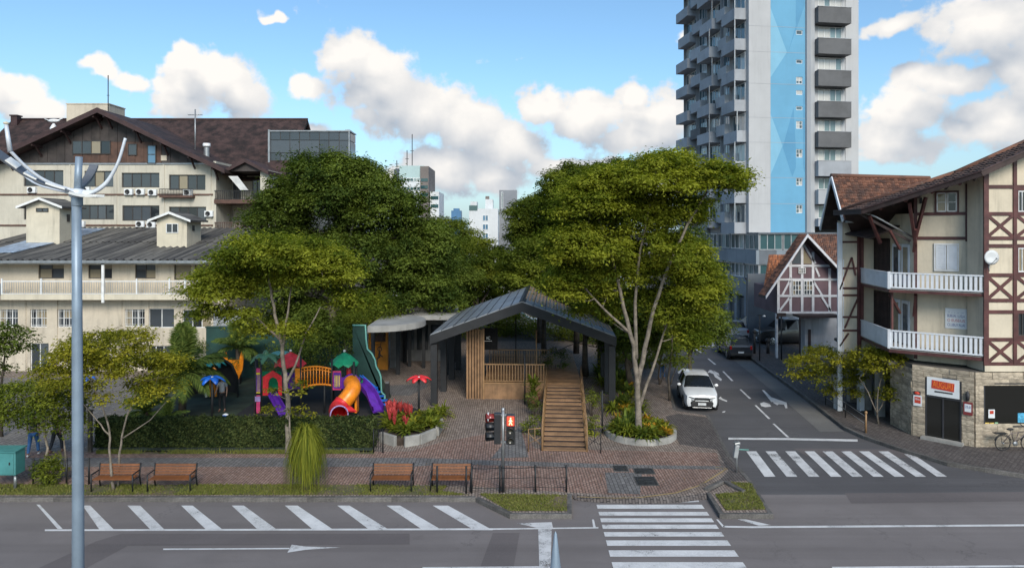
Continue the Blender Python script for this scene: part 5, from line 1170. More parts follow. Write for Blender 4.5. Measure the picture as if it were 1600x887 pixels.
def foliage(clumps, dens, size, up=.9, ragged=.25):
    Cs, Ns, Ts = [], [], []
    for (p, r, fl, tn) in clumps:
        k = int(dens*.94*r*r); d = rdir(k); low = d[:, 2] < 0; flip = low & (RNG.random(k) < .55); d[flip, 2] *= -1
        rad = 1-.55*RNG.random(k)**1.6+RNG.normal(0, ragged*.5, k)
        # lobes: the rim of each spray is uneven
        a = np.arctan2(d[:, 1], d[:, 0]); rad *= 1+ragged*np.sin(a*3+tn*20)*.6+ragged*np.sin(a*7+tn*50)*.35
        q = d*rad[:, None]*np.array((r, r, r*fl))
        Cs.append(p+q); n = d*np.array((1, 1, 1.2))*.55+np.array((0, 0, up))+RNG.normal(0, .30, (k, 3)); Ns.append(n)
        Ts.append(np.clip(tn*1.0-.02+RNG.normal(0, .14, k)+d[:, 0]*.08, 0, 1))
    return np.concatenate(Cs), np.concatenate(Ns), np.concatenate(Ts)
def limbs(mb, nodes, targets, r0=.05, sag=.12):
    """grow a branch from the nearest point of the skeleton to every spray"""
    nodes = [(Vector(p), r) for p, r in nodes]; targets = sorted(targets, key=lambda t: min((Vector(t)-n[0]).length for n in nodes))
    for t in targets:
        t = Vector(t); best = min(nodes, key=lambda n: (t-n[0]).length+max(0, n[0].z-t.z)*1.2)
        p, r = best; L = (t-p).length
        if L < .15: continue
        rr = min(r*.62, r0+.012*L); mid = p.lerp(t, .5)+Vector((random.uniform(-.1, .1)*L, random.uniform(-.1, .1)*L, -sag*L+random.uniform(-.04, .08)*L))
        q1 = p.lerp(mid, .5)+Vector((random.uniform(-.04, .04)*L,)*3); mb.tube([p, q1, mid, t], [rr, rr*.85, rr*.65, max(.008, rr*.25)], 5, cap=False)
        nodes += [(mid, rr*.65), (q1, rr*.85), (p.lerp(t, .78), max(.012, rr*.45))]
def tree(name, label, base, trunks, ells, mat, rc, dens, size, bark='bark_grey', flat=.5, group=None, cat='tree', up=.9, ragged=.25, r0=.05, sag=.12, zmin=-.55):
    base = Vector(base); t = thing(name, label, cat, base, 0, group)
    L = lambda p: Vector(p)-base
    mb = MB(); nodes = []
    for pts, r in trunks:
        pts = [L(p) for p in pts]; n = len(pts); P = []
        for i in range(n-1):
            for k in range(3):
                u = k/3; P.append(pts[i].lerp(pts[i+1], u)+Vector((random.uniform(-.03, .03), random.uniform(-.03, .03), 0)))
        P.append(pts[-1]); m = len(P); rads = [r[0]+(r[1]-r[0])*(i/(m-1))**.8 for i in range(m)]
        mb.tube(P, rads, 8); nodes += [(p, q) for p, q in list(zip(P, rads))[m//3:]]
    cl = clumps_in([(tuple(L(c)), r, n) for c, r, n in ells], rc, flat, zmin)
    limbs(mb, nodes, [c[0]-np.array((0, 0, c[1]*.1)) for c in cl], r0, sag)
    mb.build('trunk', bark, t)
    C, N, T = foliage(cl, dens, size, up, ragged); leaf_obj('crown', C, N, T, size, mat, t)
    return t
def EP(px, py, Y, rx, ry, n, dy=0, depth=None):
    """ellipsoid of a crown: centre seen at (px, py) at distance Y, radii in photo pixels"""
    k = Y/F; return (tuple(at(px, py, Y)+Vector((0, dy, 0))), (rx*k, (depth or rx*k), ry*k), n)
def TP(Y, *pts): return [at(p[0], p[1], Y+(p[2] if len(p) > 2 else 0)) for p in pts]

# the big dark tree left of centre
Y = 46; b = (gx(520, Y), Y, KH)
tree('big_tree', 'largest dense dark green tree left of centre in front of the glazed block', b, [([b, at(520, 500, Y), at(515, 440, Y), at(500, 360, Y)], (.38, .16)), ([at(518, 480, Y), at(560, 430, Y), at(600, 370, Y)], (.22, .09)), ([at(517, 470, Y), at(470, 420, Y), at(440, 380, Y)], (.2, .08)), ([at(515, 440, Y-.8), at(540, 395, Y-1.5), at(555, 340, Y-1.5)], (.16, .06))],
     [EP(510, 300, Y, 80, 56, 60), EP(590, 335, Y, 70, 56, 50), EP(445, 350, Y, 46, 62, 40), EP(560, 410, Y, 125, 62, 80, 1.5), EP(655, 405, Y, 50, 62, 46, 1), EP(465, 430, Y, 72, 60, 46), EP(640, 465, Y, 76, 48, 44), EP(500, 500, Y, 86, 36, 26), EP(560, 285, Y, 40, 40, 20)], 'leaf_dark', .95, 720, .23, 'bark_grey', .62, ragged=.45, zmin=-.5)
# lighter spreading tree in front of the playground
Y = 30.0; b = gr(450, 708, KH)
tree('spreading_tree', 'light green spreading tree with a thin forked trunk behind the hedge end', b, [([b, at(450, 640, Y), at(445, 585, Y), at(441, 540, Y), at(432, 505, Y), at(425, 465, Y), at(420, 430, Y)], (.13, .05)), ([at(441, 545, Y), at(448, 500, Y), at(455, 450, Y)], (.08, .03)), ([at(446, 600, Y), at(462, 570, Y), at(478, 520, Y), at(500, 480, Y)], (.07, .025)), ([at(441, 535, Y), at(405, 500, Y), at(360, 480, Y)], (.06, .025))],
     [EP(430, 405, Y, 88, 38, 60), EP(345, 455, Y, 44, 38, 34), EP(515, 430, Y, 50, 40, 36), EP(470, 435, Y, 70, 34, 22, 1.2), EP(390, 440, Y, 70, 30, 20, 1.2), EP(330, 492, Y, 30, 16, 6), EP(440, 522, Y, 52, 14, 9), EP(555, 470, Y, 24, 24, 8), EP(400, 495, Y, 50, 14, 4)], 'leaf_light', .62, 860, .165, 'bark_grey', .46, r0=.03, ragged=.5, zmin=-.3)
tree('young_sapling', 'low leafy sprout at the foot of the forked trunk by the hedge', gr(452, 707, KH)+Vector((.1, -.1, 0)), [([gr(452, 707, KH)+Vector((.1, -.1, 0)), at(452, 650, 29), at(450, 610, 29)], (.05, .02))], [EP(450, 612, 29, 32, 16, 7), EP(473, 642, 29, 20, 12, 4), EP(424, 645, 29, 18, 10, 3)], 'leaf_yellow', .36, 330, .15, flat=.45, r0=.015, ragged=.4)
# big tree in the round planter, right of the pavilion
Y = 30.8; b = gr(997, 688, KH)
tree('planter_tree', 'tall spreading green tree with pale forked trunks in the round planter', b, [([b, at(998, 640, Y), at(995, 590, Y), at(990, 540, Y), at(975, 480, Y), at(955, 400, Y), at(935, 340, Y)], (.17, .05)), ([at(996, 600, Y), at(1008, 545, Y), at(1022, 480, Y), at(1045, 415, Y), at(1075, 350, Y), at(1105, 300, Y)], (.13, .04)), ([at(993, 560, Y), at(992, 470, Y), at(1000, 390, Y), at(1015, 320, Y)], (.10, .03)), ([at(998, 640, Y+.3), at(1018, 580, Y+.5), at(1040, 510, Y+.6), at(1062, 450, Y+.6)], (.09, .03)), ([at(985, 520, Y), at(940, 480, Y), at(905, 440, Y)], (.07, .03))],
     [EP(1010, 288, Y, 88, 38, 64), EP(1050, 254, Y, 34, 12, 9), EP(1000, 374, Y, 84, 20, 22, 1.4), EP(950, 276, Y, 30, 14, 8),  EP(1112, 285, Y, 56, 28, 34), EP(930, 322, Y, 62, 42, 44), EP(985, 345, Y, 90, 46, 50, 1.6), EP(1065, 335, Y, 56, 40, 34, 1.4), EP(893, 390, Y, 40, 44, 32), EP(955, 420, Y, 84, 48, 44, 2.0), EP(1075, 415, Y, 46, 48, 36, 1.2), EP(905, 450, Y, 52, 40, 30, .8), EP(1010, 470, Y, 60, 40, 16, 2.4), EP(1072, 490, Y, 40, 40, 22, .8), EP(1098, 455, Y, 34, 40, 18, .3), EP(1085, 535, Y, 26, 26, 9, .8), EP(940, 500, Y, 40, 22, 9, 2.2), EP(1030, 262, Y, 46, 18, 12), EP(935, 390, Y, 40, 30, 12, -1.2), EP(1030, 400, Y, 30, 22, 5, -1.6)], 'leaf_light', .64, 860, .17, 'bark_grey', .46, r0=.035, ragged=.5, zmin=-.4)
Y = 40; b = (gx(1078, Y), Y, KH)
tree('street_tree', 'darker round tree between the planter tree and the side street', b, [([b, at(1077, 540, Y), at(1080, 480, Y)], (.14, .06)), ([at(1077, 560, Y), at(1095, 500, Y), at(1105, 450, Y)], (.09, .04))], [EP(1090, 455, Y, 46, 50, 26), EP(1098, 510, Y, 30, 42, 16), EP(1060, 520, Y, 30, 42, 14), EP(1072, 400, Y, 36, 36, 14)], 'leaf_dark', .85, 620, .19, 'bark_dark', .6)
b = gr(1047, 626, KH)
for i, (px, py, Yt) in enumerate(((1047, 560, b.y), (1031, 565, b.y+4))):
    bb = Vector((gx(px, Yt), Yt, KH))
    tree('slender_tree', ('slender dark trunked tree on the kerb just behind the white parked car', 'slender tree standing deeper in the planting behind the first kerb tree')[i], bb, [([bb, at(px-2, 590, Yt), at(px+3, 540, Yt), at(px, 480, Yt)], (.075, .04)), ([at(px+1, 600, Yt), at(px+10, 570, Yt)], (.04, .02))], [EP(px+3, 500, Yt, 26, 34, 9), EP(px+12, 560, Yt, 12, 24, 5)], 'leaf_mid', .6, 420, .17, 'bark_dark', .55, group='slender trees along the side street kerb')
# rows of park trees further back
BT = ((842, 352, 57, 48, 48, 'leaf_mid', 30, 'round green tree behind the pavilion ridge left of the planter tree'), (900, 300, 52, 52, 38, 'leaf_mid', 26, 'tree crown showing just left above the planter tree'), (745, 412, 60, 58, 40, 'leaf_mid', 28, 'yellowish tree behind the big dark tree towards the white far building'),
      (850, 425, 50, 72, 50, 'leaf_mid', 30, 'bushy tree right behind the pavilion roof ridge'), (915, 455, 44, 50, 46, 'leaf_dark', 22, 'dark tree behind the right slope of the pavilion roof'), (690, 440, 54, 56, 50, 'leaf_dark', 24, 'dark tree behind the flat grey roof'), (772, 455, 66, 60, 40, 'leaf_yellow', 22, 'sunlit yellow green tree low in the gap behind the pavilion'), (955, 280, 56, 46, 26, 'leaf_dark', 16, 'small flat topped crown peeking above the trees near the tower'), (985, 500, 41, 46, 44, 'leaf_dark', 22, 'dark low tree behind the planter tree trunks'), (700, 372, 64, 40, 30, 'leaf_mid', 14, 'tree top just right of the big dark tree'))
for (px, py, Yt, rx, ry, mt, n, lab) in BT:
    bb = Vector((gx(px, Yt), Yt, KH if Yt < 57 else 0))
    tree('park_tree', lab, bb, [([bb, at(px+random.uniform(-6, 6), py+70, Yt), at(px, py+5, Yt)], (.24, .08)), ([at(px, py+75, Yt), at(px+30, py+20, Yt)], (.12, .05)), ([at(px, py+70, Yt), at(px-28, py+15, Yt)], (.12, .05))], [EP(px, py, Yt, rx, ry, n*2), EP(px+random.uniform(-20, 20), py+ry*.6, Yt, rx*.85, ry*.7, n)], mt, .98, 460, .24, 'bark_dark', .55, 'trees standing in the park behind the pavilion')
# small yellow-green tree behind the benches and its neighbours on the verge
Y = 25.0; b = gr(176, 765, KH)
tree('verge_tree', 'small yellow green tree with two thin pale stems growing through the first bench', b, [([b, at(172, 715, Y), at(171, 670, Y), at(158, 625, Y), at(140, 590, Y)], (.055, .02)), ([at(184, 764, Y), at(187, 710, Y), at(193, 665, Y), at(210, 620, Y), at(225, 580, Y)], (.05, .02)), ([at(171, 680, Y), at(150, 655, Y), at(120, 620, Y)], (.03, .015)), ([at(190, 685, Y), at(235, 655, Y), at(262, 625, Y)], (.028, .012))],
     [EP(165, 545, Y, 72, 30, 46), EP(115, 575, Y, 55, 28, 30), EP(230, 575, Y, 55, 30, 30), EP(175, 585, Y, 80, 26, 26), EP(205, 615, Y, 60, 20, 12), EP(255, 608, Y, 26, 14, 6), EP(110, 608, Y, 42, 14, 8)], 'leaf_yellow', .40, 900, .125, flat=.5, r0=.016, ragged=.5, zmin=-.4)
Y = 25.6; b = gr(70, 755, KH)
tree('verge_tree', 'dark green small tree at the left edge above the teal cabinet', b, [([b, at(74, 700, Y), at(66, 655, Y), at(40, 620, Y)], (.06, .02)), ([at(104, 762, Y), at(103, 705, Y), at(95, 660, Y)], (.05, .02))], [EP(35, 625, Y, 58, 26, 24), EP(85, 640, Y, 40, 22, 14), EP(10, 655, Y, 40, 20, 10), EP(100, 665, Y, 26, 14, 6)], 'leaf_mid', .5, 680, .13, flat=.5, r0=.016)
Y = 31; b = Vector((gx(2, Y), Y, KH))
tree('verge_tree', 'dark tree crown cut by the left edge in front of the annex', b, [([b, at(2, 610, Y), at(8, 550, Y)], (.09, .03))], [EP(2, 535, Y, 32, 34, 18), EP(-30, 560, Y, 40, 40, 14)], 'leaf_dark', .6, 560, .16, 'bark_dark')
# thin yellowish trees on the right-hand pavement
for (px, py, ells, lab) in ((1311, 640, ((1300, 560, 50, 16, 20), (1285, 590, 46, 14, 14), (1335, 580, 34, 16, 12), (1255, 568, 28, 10, 7), (1318, 612, 30, 12, 7)), 'wispy yellow green tree by the kerb left of its twin'), (1372, 662, ((1385, 570, 38, 16, 16), (1408, 590, 24, 18, 10), (1362, 558, 30, 12, 8), (1398, 618, 24, 18, 9)), 'wispy green tree in front of the stone side wall of the corner shop')):
    bb = gr(px, py, KH); Yt = bb.y
    tree('pavement_tree', lab, bb, [([bb, at(px-2, py-40, Yt), at(px+6, py-75, Yt)], (.05, .02)), ([at(px, py-15, Yt), at(px-16, py-50, Yt), at(px-30, py-72, Yt)], (.035, .015)), ([at(px, py-20, Yt), at(px+14, py-45, Yt), at(px+22, py-65, Yt)], (.03, .012))],
         [EP(a, b_, Yt, c, d, n) for a, b_, c, d, n in ells], 'leaf_yellow', .48, 620, .15, flat=.4, r0=.018, ragged=.5, group='wispy trees on the right hand pavement')

# clipped hedge
def hedge(name, label, x0, x1, y0, y1, z0, h, n, mat, size=.105, cat='hedge'):
    t = thing(name, label, cat, ((x0+x1)/2, (y0+y1)/2, z0)); w, d = (x1-x0)/2, (y1-y0)/2
    MB().box(-w+.09, w-.09, -d+.09, d-.09, 0, h-.09).build('core', 'leaf_hedge' if False else 'hedge_core', t)
    A = np.array([w*2*h, w*2*d*2, d*2*h*2]); k = (n*A/A.sum()).astype(int); C, N = [], []
    f = np.c_[RNG.uniform(-w, w, k[0]), np.full(k[0], -d), RNG.uniform(0, h, k[0])]; C.append(f); N.append(np.tile((0, -1, .45), (k[0], 1)))
    f = np.c_[RNG.uniform(-w, w, k[1]), RNG.uniform(-d, d, k[1]), np.full(k[1], h)]; C.append(f); N.append(np.tile((0, 0, 1.), (k[1], 1)))
    s = np.where(RNG.random(k[2]) < .5, -1, 1); f = np.c_[s*w, RNG.uniform(-d, d, k[2]), RNG.uniform(0, h, k[2])]; C.append(f); N.append(np.c_[s, np.zeros(k[2]), np.full(k[2], .4)])
    C = np.concatenate(C); N = np.concatenate(N)+RNG.normal(0, .85, (sum(k), 3))
    bump = .05*np.sin(C[:, 0]*5+C[:, 2]*3)+.04*np.sin(C[:, 0]*11+C[:, 1]*7+C[:, 2]*9); C = C+N/np.linalg.norm(N, axis=1)[:, None]*(bump*1.2+RNG.normal(-.03, .06, len(C)))[:, None]
    C[:, 2] = np.maximum(C[:, 2], .02)
    tone = np.clip(.36+.16*np.sin(C[:, 0]*2.3)+.16*np.sin(C[:, 0]*9+C[:, 2]*13)+RNG.normal(0, .34, len(C)), 0, 1); leaf_obj('foliage', C, N, tone, size, mat, t, .6); return t
pm('hedge_core', (.016, .022, .010), .95, var=.3)
HX0, HX1 = gx(150, 29.5), gx(584, 29.5)
hedge('hedge', 'long clipped dark hedge in front of the playground', HX0, HX1, 29.45, 30.1, KH, 1.16, 30000, 'leaf_hedge')
# palms
def frond(L, n, droop, w=.5):
    mb = MB(); pts = []
    for i in range(13):
        u = i/12; pts.append(Vector((L*u*(1-.18*droop*u), 0, L*(.55*u-.75*droop*u*u))))
    mb.tube(pts, [.03*(1-.8*i/12) for i in range(13)], 5, 0, True)
    for i in range(n):
        u = .12+.86*i/n; k = u*12; j = min(11, int(k)); p = pts[j].lerp(pts[j+1], k-j); tg = (pts[j+1]-pts[j]).normalized()
        l = w*math.sin(PI*min(1, u*.85+.14))*random.uniform(.85, 1.1)
        for s in (-1, 1):
            d = (Vector((0, s, 0))*.8+tg*.75+Vector((0, 0, -.1-.35*random.random()))).normalized(); nn = tg*.011
            tip = p+d*l+Vector((0, 0, -.12*l)); m_ = p+d*l*.5+Vector((0, 0, .03))
            mb.add([p-nn, p+nn, m_+nn*1.3, tip, m_-nn*1.3], [(0, 1, 2, 4), (4, 2, 3)], 0)
    me = mb.mesh('frond', 'leaf_palm'); a = me.attributes.new('tone', 'FLOAT', 'FACE'); a.data.foreach_set('value', [random.random() for _ in range(len(me.polygons))]); return me
FR = [frond(1, 46, d, .32) for d in (.35, .75, 1.1)]
def palm(label, base, stem, n, L, group=None, up=0):
    t = thing('palm', label, 'palm', base, 0, group)
    MB().tube([(0, 0, 0), (.05, .02, stem*.5), (0, 0, stem)], [.2, .17, .15], 9).build('trunk', 'bark_dark', t)
    for i in range(n):
        k = i/n; ty = 0 if k < .34 else (1 if k < .7 else 2); s = L*random.uniform(.85, 1.1)
        o = inst('frond', FR[ty], t, (0, 0, stem-.05), (0, R((-60, -22, 8)[ty]+random.uniform(-9, 9)-up), i*2.399+random.uniform(-.2, .2)), (s, s, s))
    return t
palm('large feathery palm behind the left end of the hedge', (gx(284, 34), 34, KH), 2.15, 34, 2.55, None, 6)
palm('smaller shaded palm in front of the teal wall', (gx(372, 42), 42, KH), 2.1, 22, 1.9)
palm('low palm with drooping fronds right behind the hedge', (gx(262, 32), 32, KH), .5, 18, 1.1)
palm('young palm in the shade behind the left end of the hedge', (gx(228, 33), 33, KH), .6, 16, 1.6)
def strap(mb, base, ang, L, w, lift, curl, mi=0):
    o = Vector((math.cos(ang), math.sin(ang), 0)); s = Vector((-o.y, o.x, 0)); b0 = len(mb.v); n = 5
    for k in range(n+1):
        u = k/n; p = Vector(base)+o*L*u*math.cos(lift)*(1+.1*u)+Vector((0, 0, L*(u*math.sin(lift)-curl*u*u))); ww = w*math.sin(PI*(.18+.82*u))**.7*(1 if u < 1 else .05)
        mb.v += [tuple(p-s*ww/2+Vector((0, 0, .15*ww))), tuple(p+s*ww/2+Vector((0, 0, .15*ww)))]
    for k in range(n): mb.f.append([b0+2*k, b0+2*k+1, b0+2*k+3, b0+2*k+2]); mb.m.append(mi); mb.s.append(True)
# ponytail plant in front of the hedge
b = gr(478, 764, KH); wp = thing('weeping_plant', 'tall weeping bright green ponytail plant on the verge', 'plant', b)
MB().tube([(0, 0, 0), (.02, 0, .6), (0, 0, 1.75)], [.16, .1, .07], 8).build('trunk', 'bark_dark', wp)
mb = MB()
for i in range(1150):
    a = random.uniform(0, 2*PI); r = random.uniform(.10, .80)**.8; z0 = 2.0+random.uniform(-.35, .3)*(1-r*.3); L = random.uniform(.6, 2.0); wv_ = .015
    o = Vector((math.cos(a), math.sin(a), 0)); s = Vector((-o.y, o.x, 0))*wv_; pts = []
    for k in range(6):
        u = k/5; out = r*(1-(1-u)**2.4)*.96+.03; z = z0+.30*math.sin(min(1, u*2.2)*PI)*.7-max(0, u-.12)*L*1.05
        pts.append(o*out+Vector((random.uniform(-.015, .015), random.uniform(-.015, .015), max(.05, z))))
    b0 = len(mb.v)
    for k, p in enumerate(pts): w = s*(1-.75*k/5); mb.v += [tuple(p-w), tuple(p+w)]
    for k in range(5): mb.f.append([b0+2*k, b0+2*k+1, b0+2*k+3, b0+2*k+2]); mb.m.append(0); mb.s.append(True)
for i in range(140): strap(mb, (0, 0, 1.9), i*2.399, random.uniform(.55, 1.15), .026, random.uniform(.5, 1.35), random.uniform(.3, .8))
o = mb.build('foliage', 'leaf_weep', wp); a = o.data.attributes.new('tone', 'FLOAT', 'FACE'); a.data.foreach_set('value', np.repeat(RNG.random(len(o.data.polygons)//5)**1.3, 5).astype(np.float32))
# rosette plants: strap leaves
def tone_attr(me):
    a = me.attributes.new('tone', 'FLOAT', 'FACE'); a.data.foreach_set('value', [random.random() for _ in range(len(me.polygons))]); return me
def rosette(name, n, L, w, mat, lift=(.3, 1.2), curl=(.2, .6)):
    mb = MB()
    for i in range(n): strap(mb, (0, 0, .05), i*2.399, L*random.uniform(.7, 1.1), w, random.uniform(*lift), random.uniform(*curl))
    return tone_attr(mb.mesh(name, mat))
RS = {'green': rosette('leaves', 26, .75, .10, 'leaf_mid'), 'fern': rosette('leaves', 34, .85, .06, 'leaf_light', (.5, 1.3), (.4, .9)), 'yellow': rosette('leaves', 26, .42, .085, 'leaf_orange', (.4, 1.4), (.1, .4)), 'lime': rosette('leaves', 26, .55, .09, 'leaf_yellow'), 'red': rosette('leaves', 20, .62, .10, 'leaf_light', (.4, 1.2), (.2, .5)), 'dark': rosette('leaves', 30, .9, .11, 'leaf_dark', (.4, 1.3), (.2, .7)), 'spike': rosette('flower_spike', 9, .55, .07, 'leaf_red', (1.0, 1.5), (.0, .25))}
PLN = {'green': 'broad green', 'fern': 'feathery light green', 'yellow': 'yellow orange leaved', 'lime': 'lime green', 'red': 'red flowering', 'dark': 'dark green'}
def plant(kind, x, y, z, s, where, group):
    t = thing('bedding_plant', f'{PLN[kind]} plant {where}', 'plant', (x, y, z), random.uniform(0, 6), f'{PLN[kind]} plants {group}')
    inst('leaves', RS[kind], t, (0, 0, 0), (0, 0, 0), (s, s, s*random.uniform(.85, 1.2)))
    if kind == 'red': inst('flower_spike', RS['spike'], t, (0, 0, .25*s), (0, 0, 1), (s*1.1,)*3)
    return t
# round planter under the tall tree
c = gr(1000, 678, KH); PR = 1.62; pcx, pcy = c.x, c.y-.12
pt = thing('round_planter', 'low round concrete planter around the tall pale trunk', 'planter', (pcx, pcy, KH))
for k in range(20):
    m = MB(); a0_, a1_ = 2*PI*k/20+.004, 2*PI*(k+1)/20-.004; vs = []
    for a in (a0_, (a0_+a1_)/2, a1_):
        for r, z in ((PR, -.02), (PR, .27), (PR-.14, .27), (PR-.14, -.02)): vs.append((r*math.cos(a), r*math.sin(a), z))
    fs = [(4*i+q, 4*i+(q+1) % 4, 4*i+4+(q+1) % 4, 4*i+4+q) for i in range(2) for q in range(4)]
    fs = [f[::-1] for f in fs]+[(0, 1, 2, 3), (11, 10, 9, 8)]
    m.add(vs, fs); m.build('kerb_segment', 'concrete', pt)
MB().lathe([(0, .22), (PR-.145, .19)], 24).build('soil', 'soil', pt)
for i in range(64):
    a = random.uniform(0, 2*PI); r = math.sqrt(random.random())*(PR-.35); x, y = pcx+r*math.cos(a), pcy+r*math.sin(a)
    k = random.choice(('yellow', 'yellow', 'lime', 'green')) if x > pcx+.3 else random.choice(('green', 'fern', 'lime', 'dark', 'fern'))
    plant(k, x, y, KH+.2, random.uniform(.85, 1.35), (('at the right rim' if x > pcx+.8 else 'at the left rim' if x < pcx-.8 else 'in the middle')+(' front' if y < pcy-.3 else ' back' if y > pcy+.5 else ''))+' of the round planter', 'in the round planter')
for i in range(60):
    x = random.uniform(2.9+.9, 7.1); y = random.uniform(33.4, 46)+0*x
    if x < 5.0 + .05*(y-33): continue
    if x > 7.6: continue
    plant(random.choice(('green', 'dark', 'fern', 'yellow', 'lime', 'dark')), x, y, KH+.02, random.uniform(.9, 1.6), ('deep' if y > 41 else 'halfway' if y > 37 else 'near the front')+' in bed between pavilion and street'+(' by the kerb' if x > 6.4 else ''), 'in the bed behind the round planter')
# kidney shaped bed left of the path
kb = thing('stone_planter', 'low pale stone planter with red flowers beside the hedge end', 'planter', gr(640, 695, KH))
kc = kb.location
STN = [(595, 690, 618, 697), (632, 698, 655, 694), (656, 694, 680, 684), (683, 681, 690, 668)]
for (x0, y0, x1, y1) in STN:
    a, b_ = gr(x0, y0, KH), gr(x1, y1, KH); MB().bar(a-kc+Vector((0, 0, .22)), b_-kc+Vector((0, 0, .22)), .16, .46).build('stone_block', 'concrete', kb, bevel=.02)
MB().prism([tuple((gr(x, y, KH)-kc)[:2]) for x, y in ((598, 689), (620, 696), (655, 693), (680, 683), (688, 668), (660, 660), (610, 664))], 0, .34).build('soil', 'soil', kb)
for i in range(44):
    px, py = random.uniform(602, 682), random.uniform(662, 690)
    if py > 690-(px-640)*.25 and px > 650: py -= 8
    p = gr(px, py, KH); k = 'red' if px < 645 and random.random() < .7 else random.choice(('green', 'lime', 'fern', 'green'))
    plant(k, p.x, p.y, KH+.3, random.uniform(.9, 1.35), ('at the left end' if px < 622 else 'left of the middle' if px < 640 else 'right of the middle' if px < 662 else 'at the right end')+(' front' if py > 677 else ' back')+' of the stone planter', 'in the stone planter')
for i, (px, py) in enumerate(((684, 655), (692, 650), (678, 648))):
    p = gr(px, py, KH); plant('fern', p.x, p.y, KH, 1.35, 'at the foot of the left front pavilion post', 'by the left pavilion post')
# shrubs
def shrub(label, px, py, Yt, rx, ry, mat, n=12, dens=700, size=.12, name='shrub', group=None):
    bb = Vector((gx(px, Yt), Yt, KH)); r = rx*Yt/F
    return tree(name, label, bb, [([bb, at(px, py+ry*.3, Yt)], (.05, .02)), ([bb, at(px-rx*.4, py, Yt)], (.03, .015)), ([bb, at(px+rx*.4, py, Yt)], (.03, .015))], [EP(px, py, Yt, rx, ry, n)], mat, max(.25, r*.45), dens, size, 'bark_dark', .8, group, 'shrub', r0=.015, zmin=-.9)
shrub('dense dark narrow leaved shrub on the verge between cabinet and lamp post', 76, 737, 25.2, 17, 24, 'leaf_mid', 26, 1500, .10)
shrub('dark bushy shrub in the shade behind the playground bridge', 500, 545, 43, 45, 34, 'leaf_dark', 16)
shrub('dark shrub behind the left playground tower', 440, 560, 44, 40, 28, 'leaf_dark', 14)
shrub('shaded shrub left of the green kiosk wall', 548, 530, 42.5, 26, 40, 'leaf_dark', 14)
shrub('flowering climber hanging over the kiosk roof', 585, 488, 43, 48, 16, 'leaf_mid', 18, 600)
shrub('bushy shrub on the raised wooden deck', 868, 563, 42, 22, 22, 'leaf_dark', 16)
shrub('yellow green shrub at the rear right of the pavilion', 955, 560, 44, 26, 20, 'leaf_yellow', 12)
shrub('low green shrub beside the foot of the wooden stairs on the left', 832, 668, 31.5, 14, 22, 'leaf_mid', 14, 900)
shrub('narrow green bush beside the foot of the wooden stairs on the right', 926, 664, 31.2, 8, 18, 'leaf_light', 10, 900)
shrub('leafy bush halfway along the right side of the wooden stairs', 925, 622, 34.5, 12, 16, 'leaf_mid', 10, 800)
shrub('leafy bush under the left handrail of the wooden stairs', 834, 628, 34.5, 12, 14, 'leaf_dark', 9, 800)
shrub('dark bush in front of the green wavy wall', 536, 540, 36.9, 16, 42, 'leaf_dark', 14, 800, .16)
shrub('low shrub against the teal wall', 345, 575, 41, 26, 16, 'leaf_dark', 10)
shrub('dark undergrowth under the big tree left of the teal wall', 318, 560, 43.5, 34, 36, 'leaf_dark', 14)
shrub('green shrub on the right pavement between the wispy trees', 1350, 618, 36, 14, 12, 'leaf_mid', 8)
shrub('dark green climber against the pillars of the corner house', 1372, 590, 36.5, 20, 26, 'leaf_dark', 12)
for i, (px, py, Y_) in enumerate(((715, 500, 62), (790, 500, 63), (870, 505, 60), (940, 510, 58), (1000, 540, 48), (650, 500, 60))):
    shrub(('shaded hedge bush behind the flat grey roof', 'low bush at the far end of the deck', 'low bush far behind the wooden stairs', 'bush far behind the right pavilion posts', 'dense bush behind the planter tree by the street', 'bush in the shade beyond the kiosk')[i], px, py+8, Y_, 46, 26, 'leaf_dark' if i % 2 else 'leaf_mid', 14, 350, .2)
# ================================================================== PAVILION, STAIRS, KIOSK
pm('steel_dark', (.016, .017, .020), .65, 0, var=.15, scale=2)
pm('roof_sheet', (.25, .265, .29), .42, .25, var=.16, scale=.8, objvar=.10, streak=.1)
pm('wood_deck', (.33, .18, .085), .7, var=.22, scale=1.5, objvar=.16, grain=.25, gscale=25, streak=.2)
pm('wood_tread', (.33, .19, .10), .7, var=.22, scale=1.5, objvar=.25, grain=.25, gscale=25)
pm('wood_slat', (.25, .14, .07), .65, var=.2, scale=2, objvar=.12, streak=.15)
pm('wood_roof', (.30, .20, .125), .75, var=.25, scale=2, objvar=.2)
pm('rail_wood', (.27, .155, .072), .55, var=.15, scale=3)
pm('sign_black', (.008, .008, .009), .7, spec=.1); pm('letter_white', (.75, .75, .75), .5)
pv = thing('pavilion', 'open gabled pavilion with a dark steel frame and grey metal roof', 'pavilion', (.535, 36.0, KH), R(-3.5))
HWd, ZE, ZP, DP = 4.92, 3.93-KH, 5.72-KH, 10.0
def portal(y, d, m):
    for s in (-1, 1):
        m.prismY([(s*HWd, ZE), (s*HWd, ZE-.48), (0, ZP-.52), (0, ZP)], y, y+d)
    return m
f = portal(0, .16, MB()).build('front_fascia', 'steel_dark', pv); portal(DP-.16, .16, MB()).build('rear_fascia', 'steel_dark', pv)
for s in (-1, 1):
    for y in (.165, 3.3, 6.5, DP-.5): MB().box(s*(HWd-.02)-(.34 if s > 0 else 0), s*(HWd-.02)+(.34 if s < 0 else 0), y, y+.28, 0, ZE-.5).build('post', 'steel_dark', pv)
    MB().box(s*HWd-.04 if s < 0 else HWd-.08, s*HWd+.08 if s < 0 else HWd+.04, .165, DP-.17, ZE-.46, ZE-.02).build('eave_beam', 'steel_dark', pv)
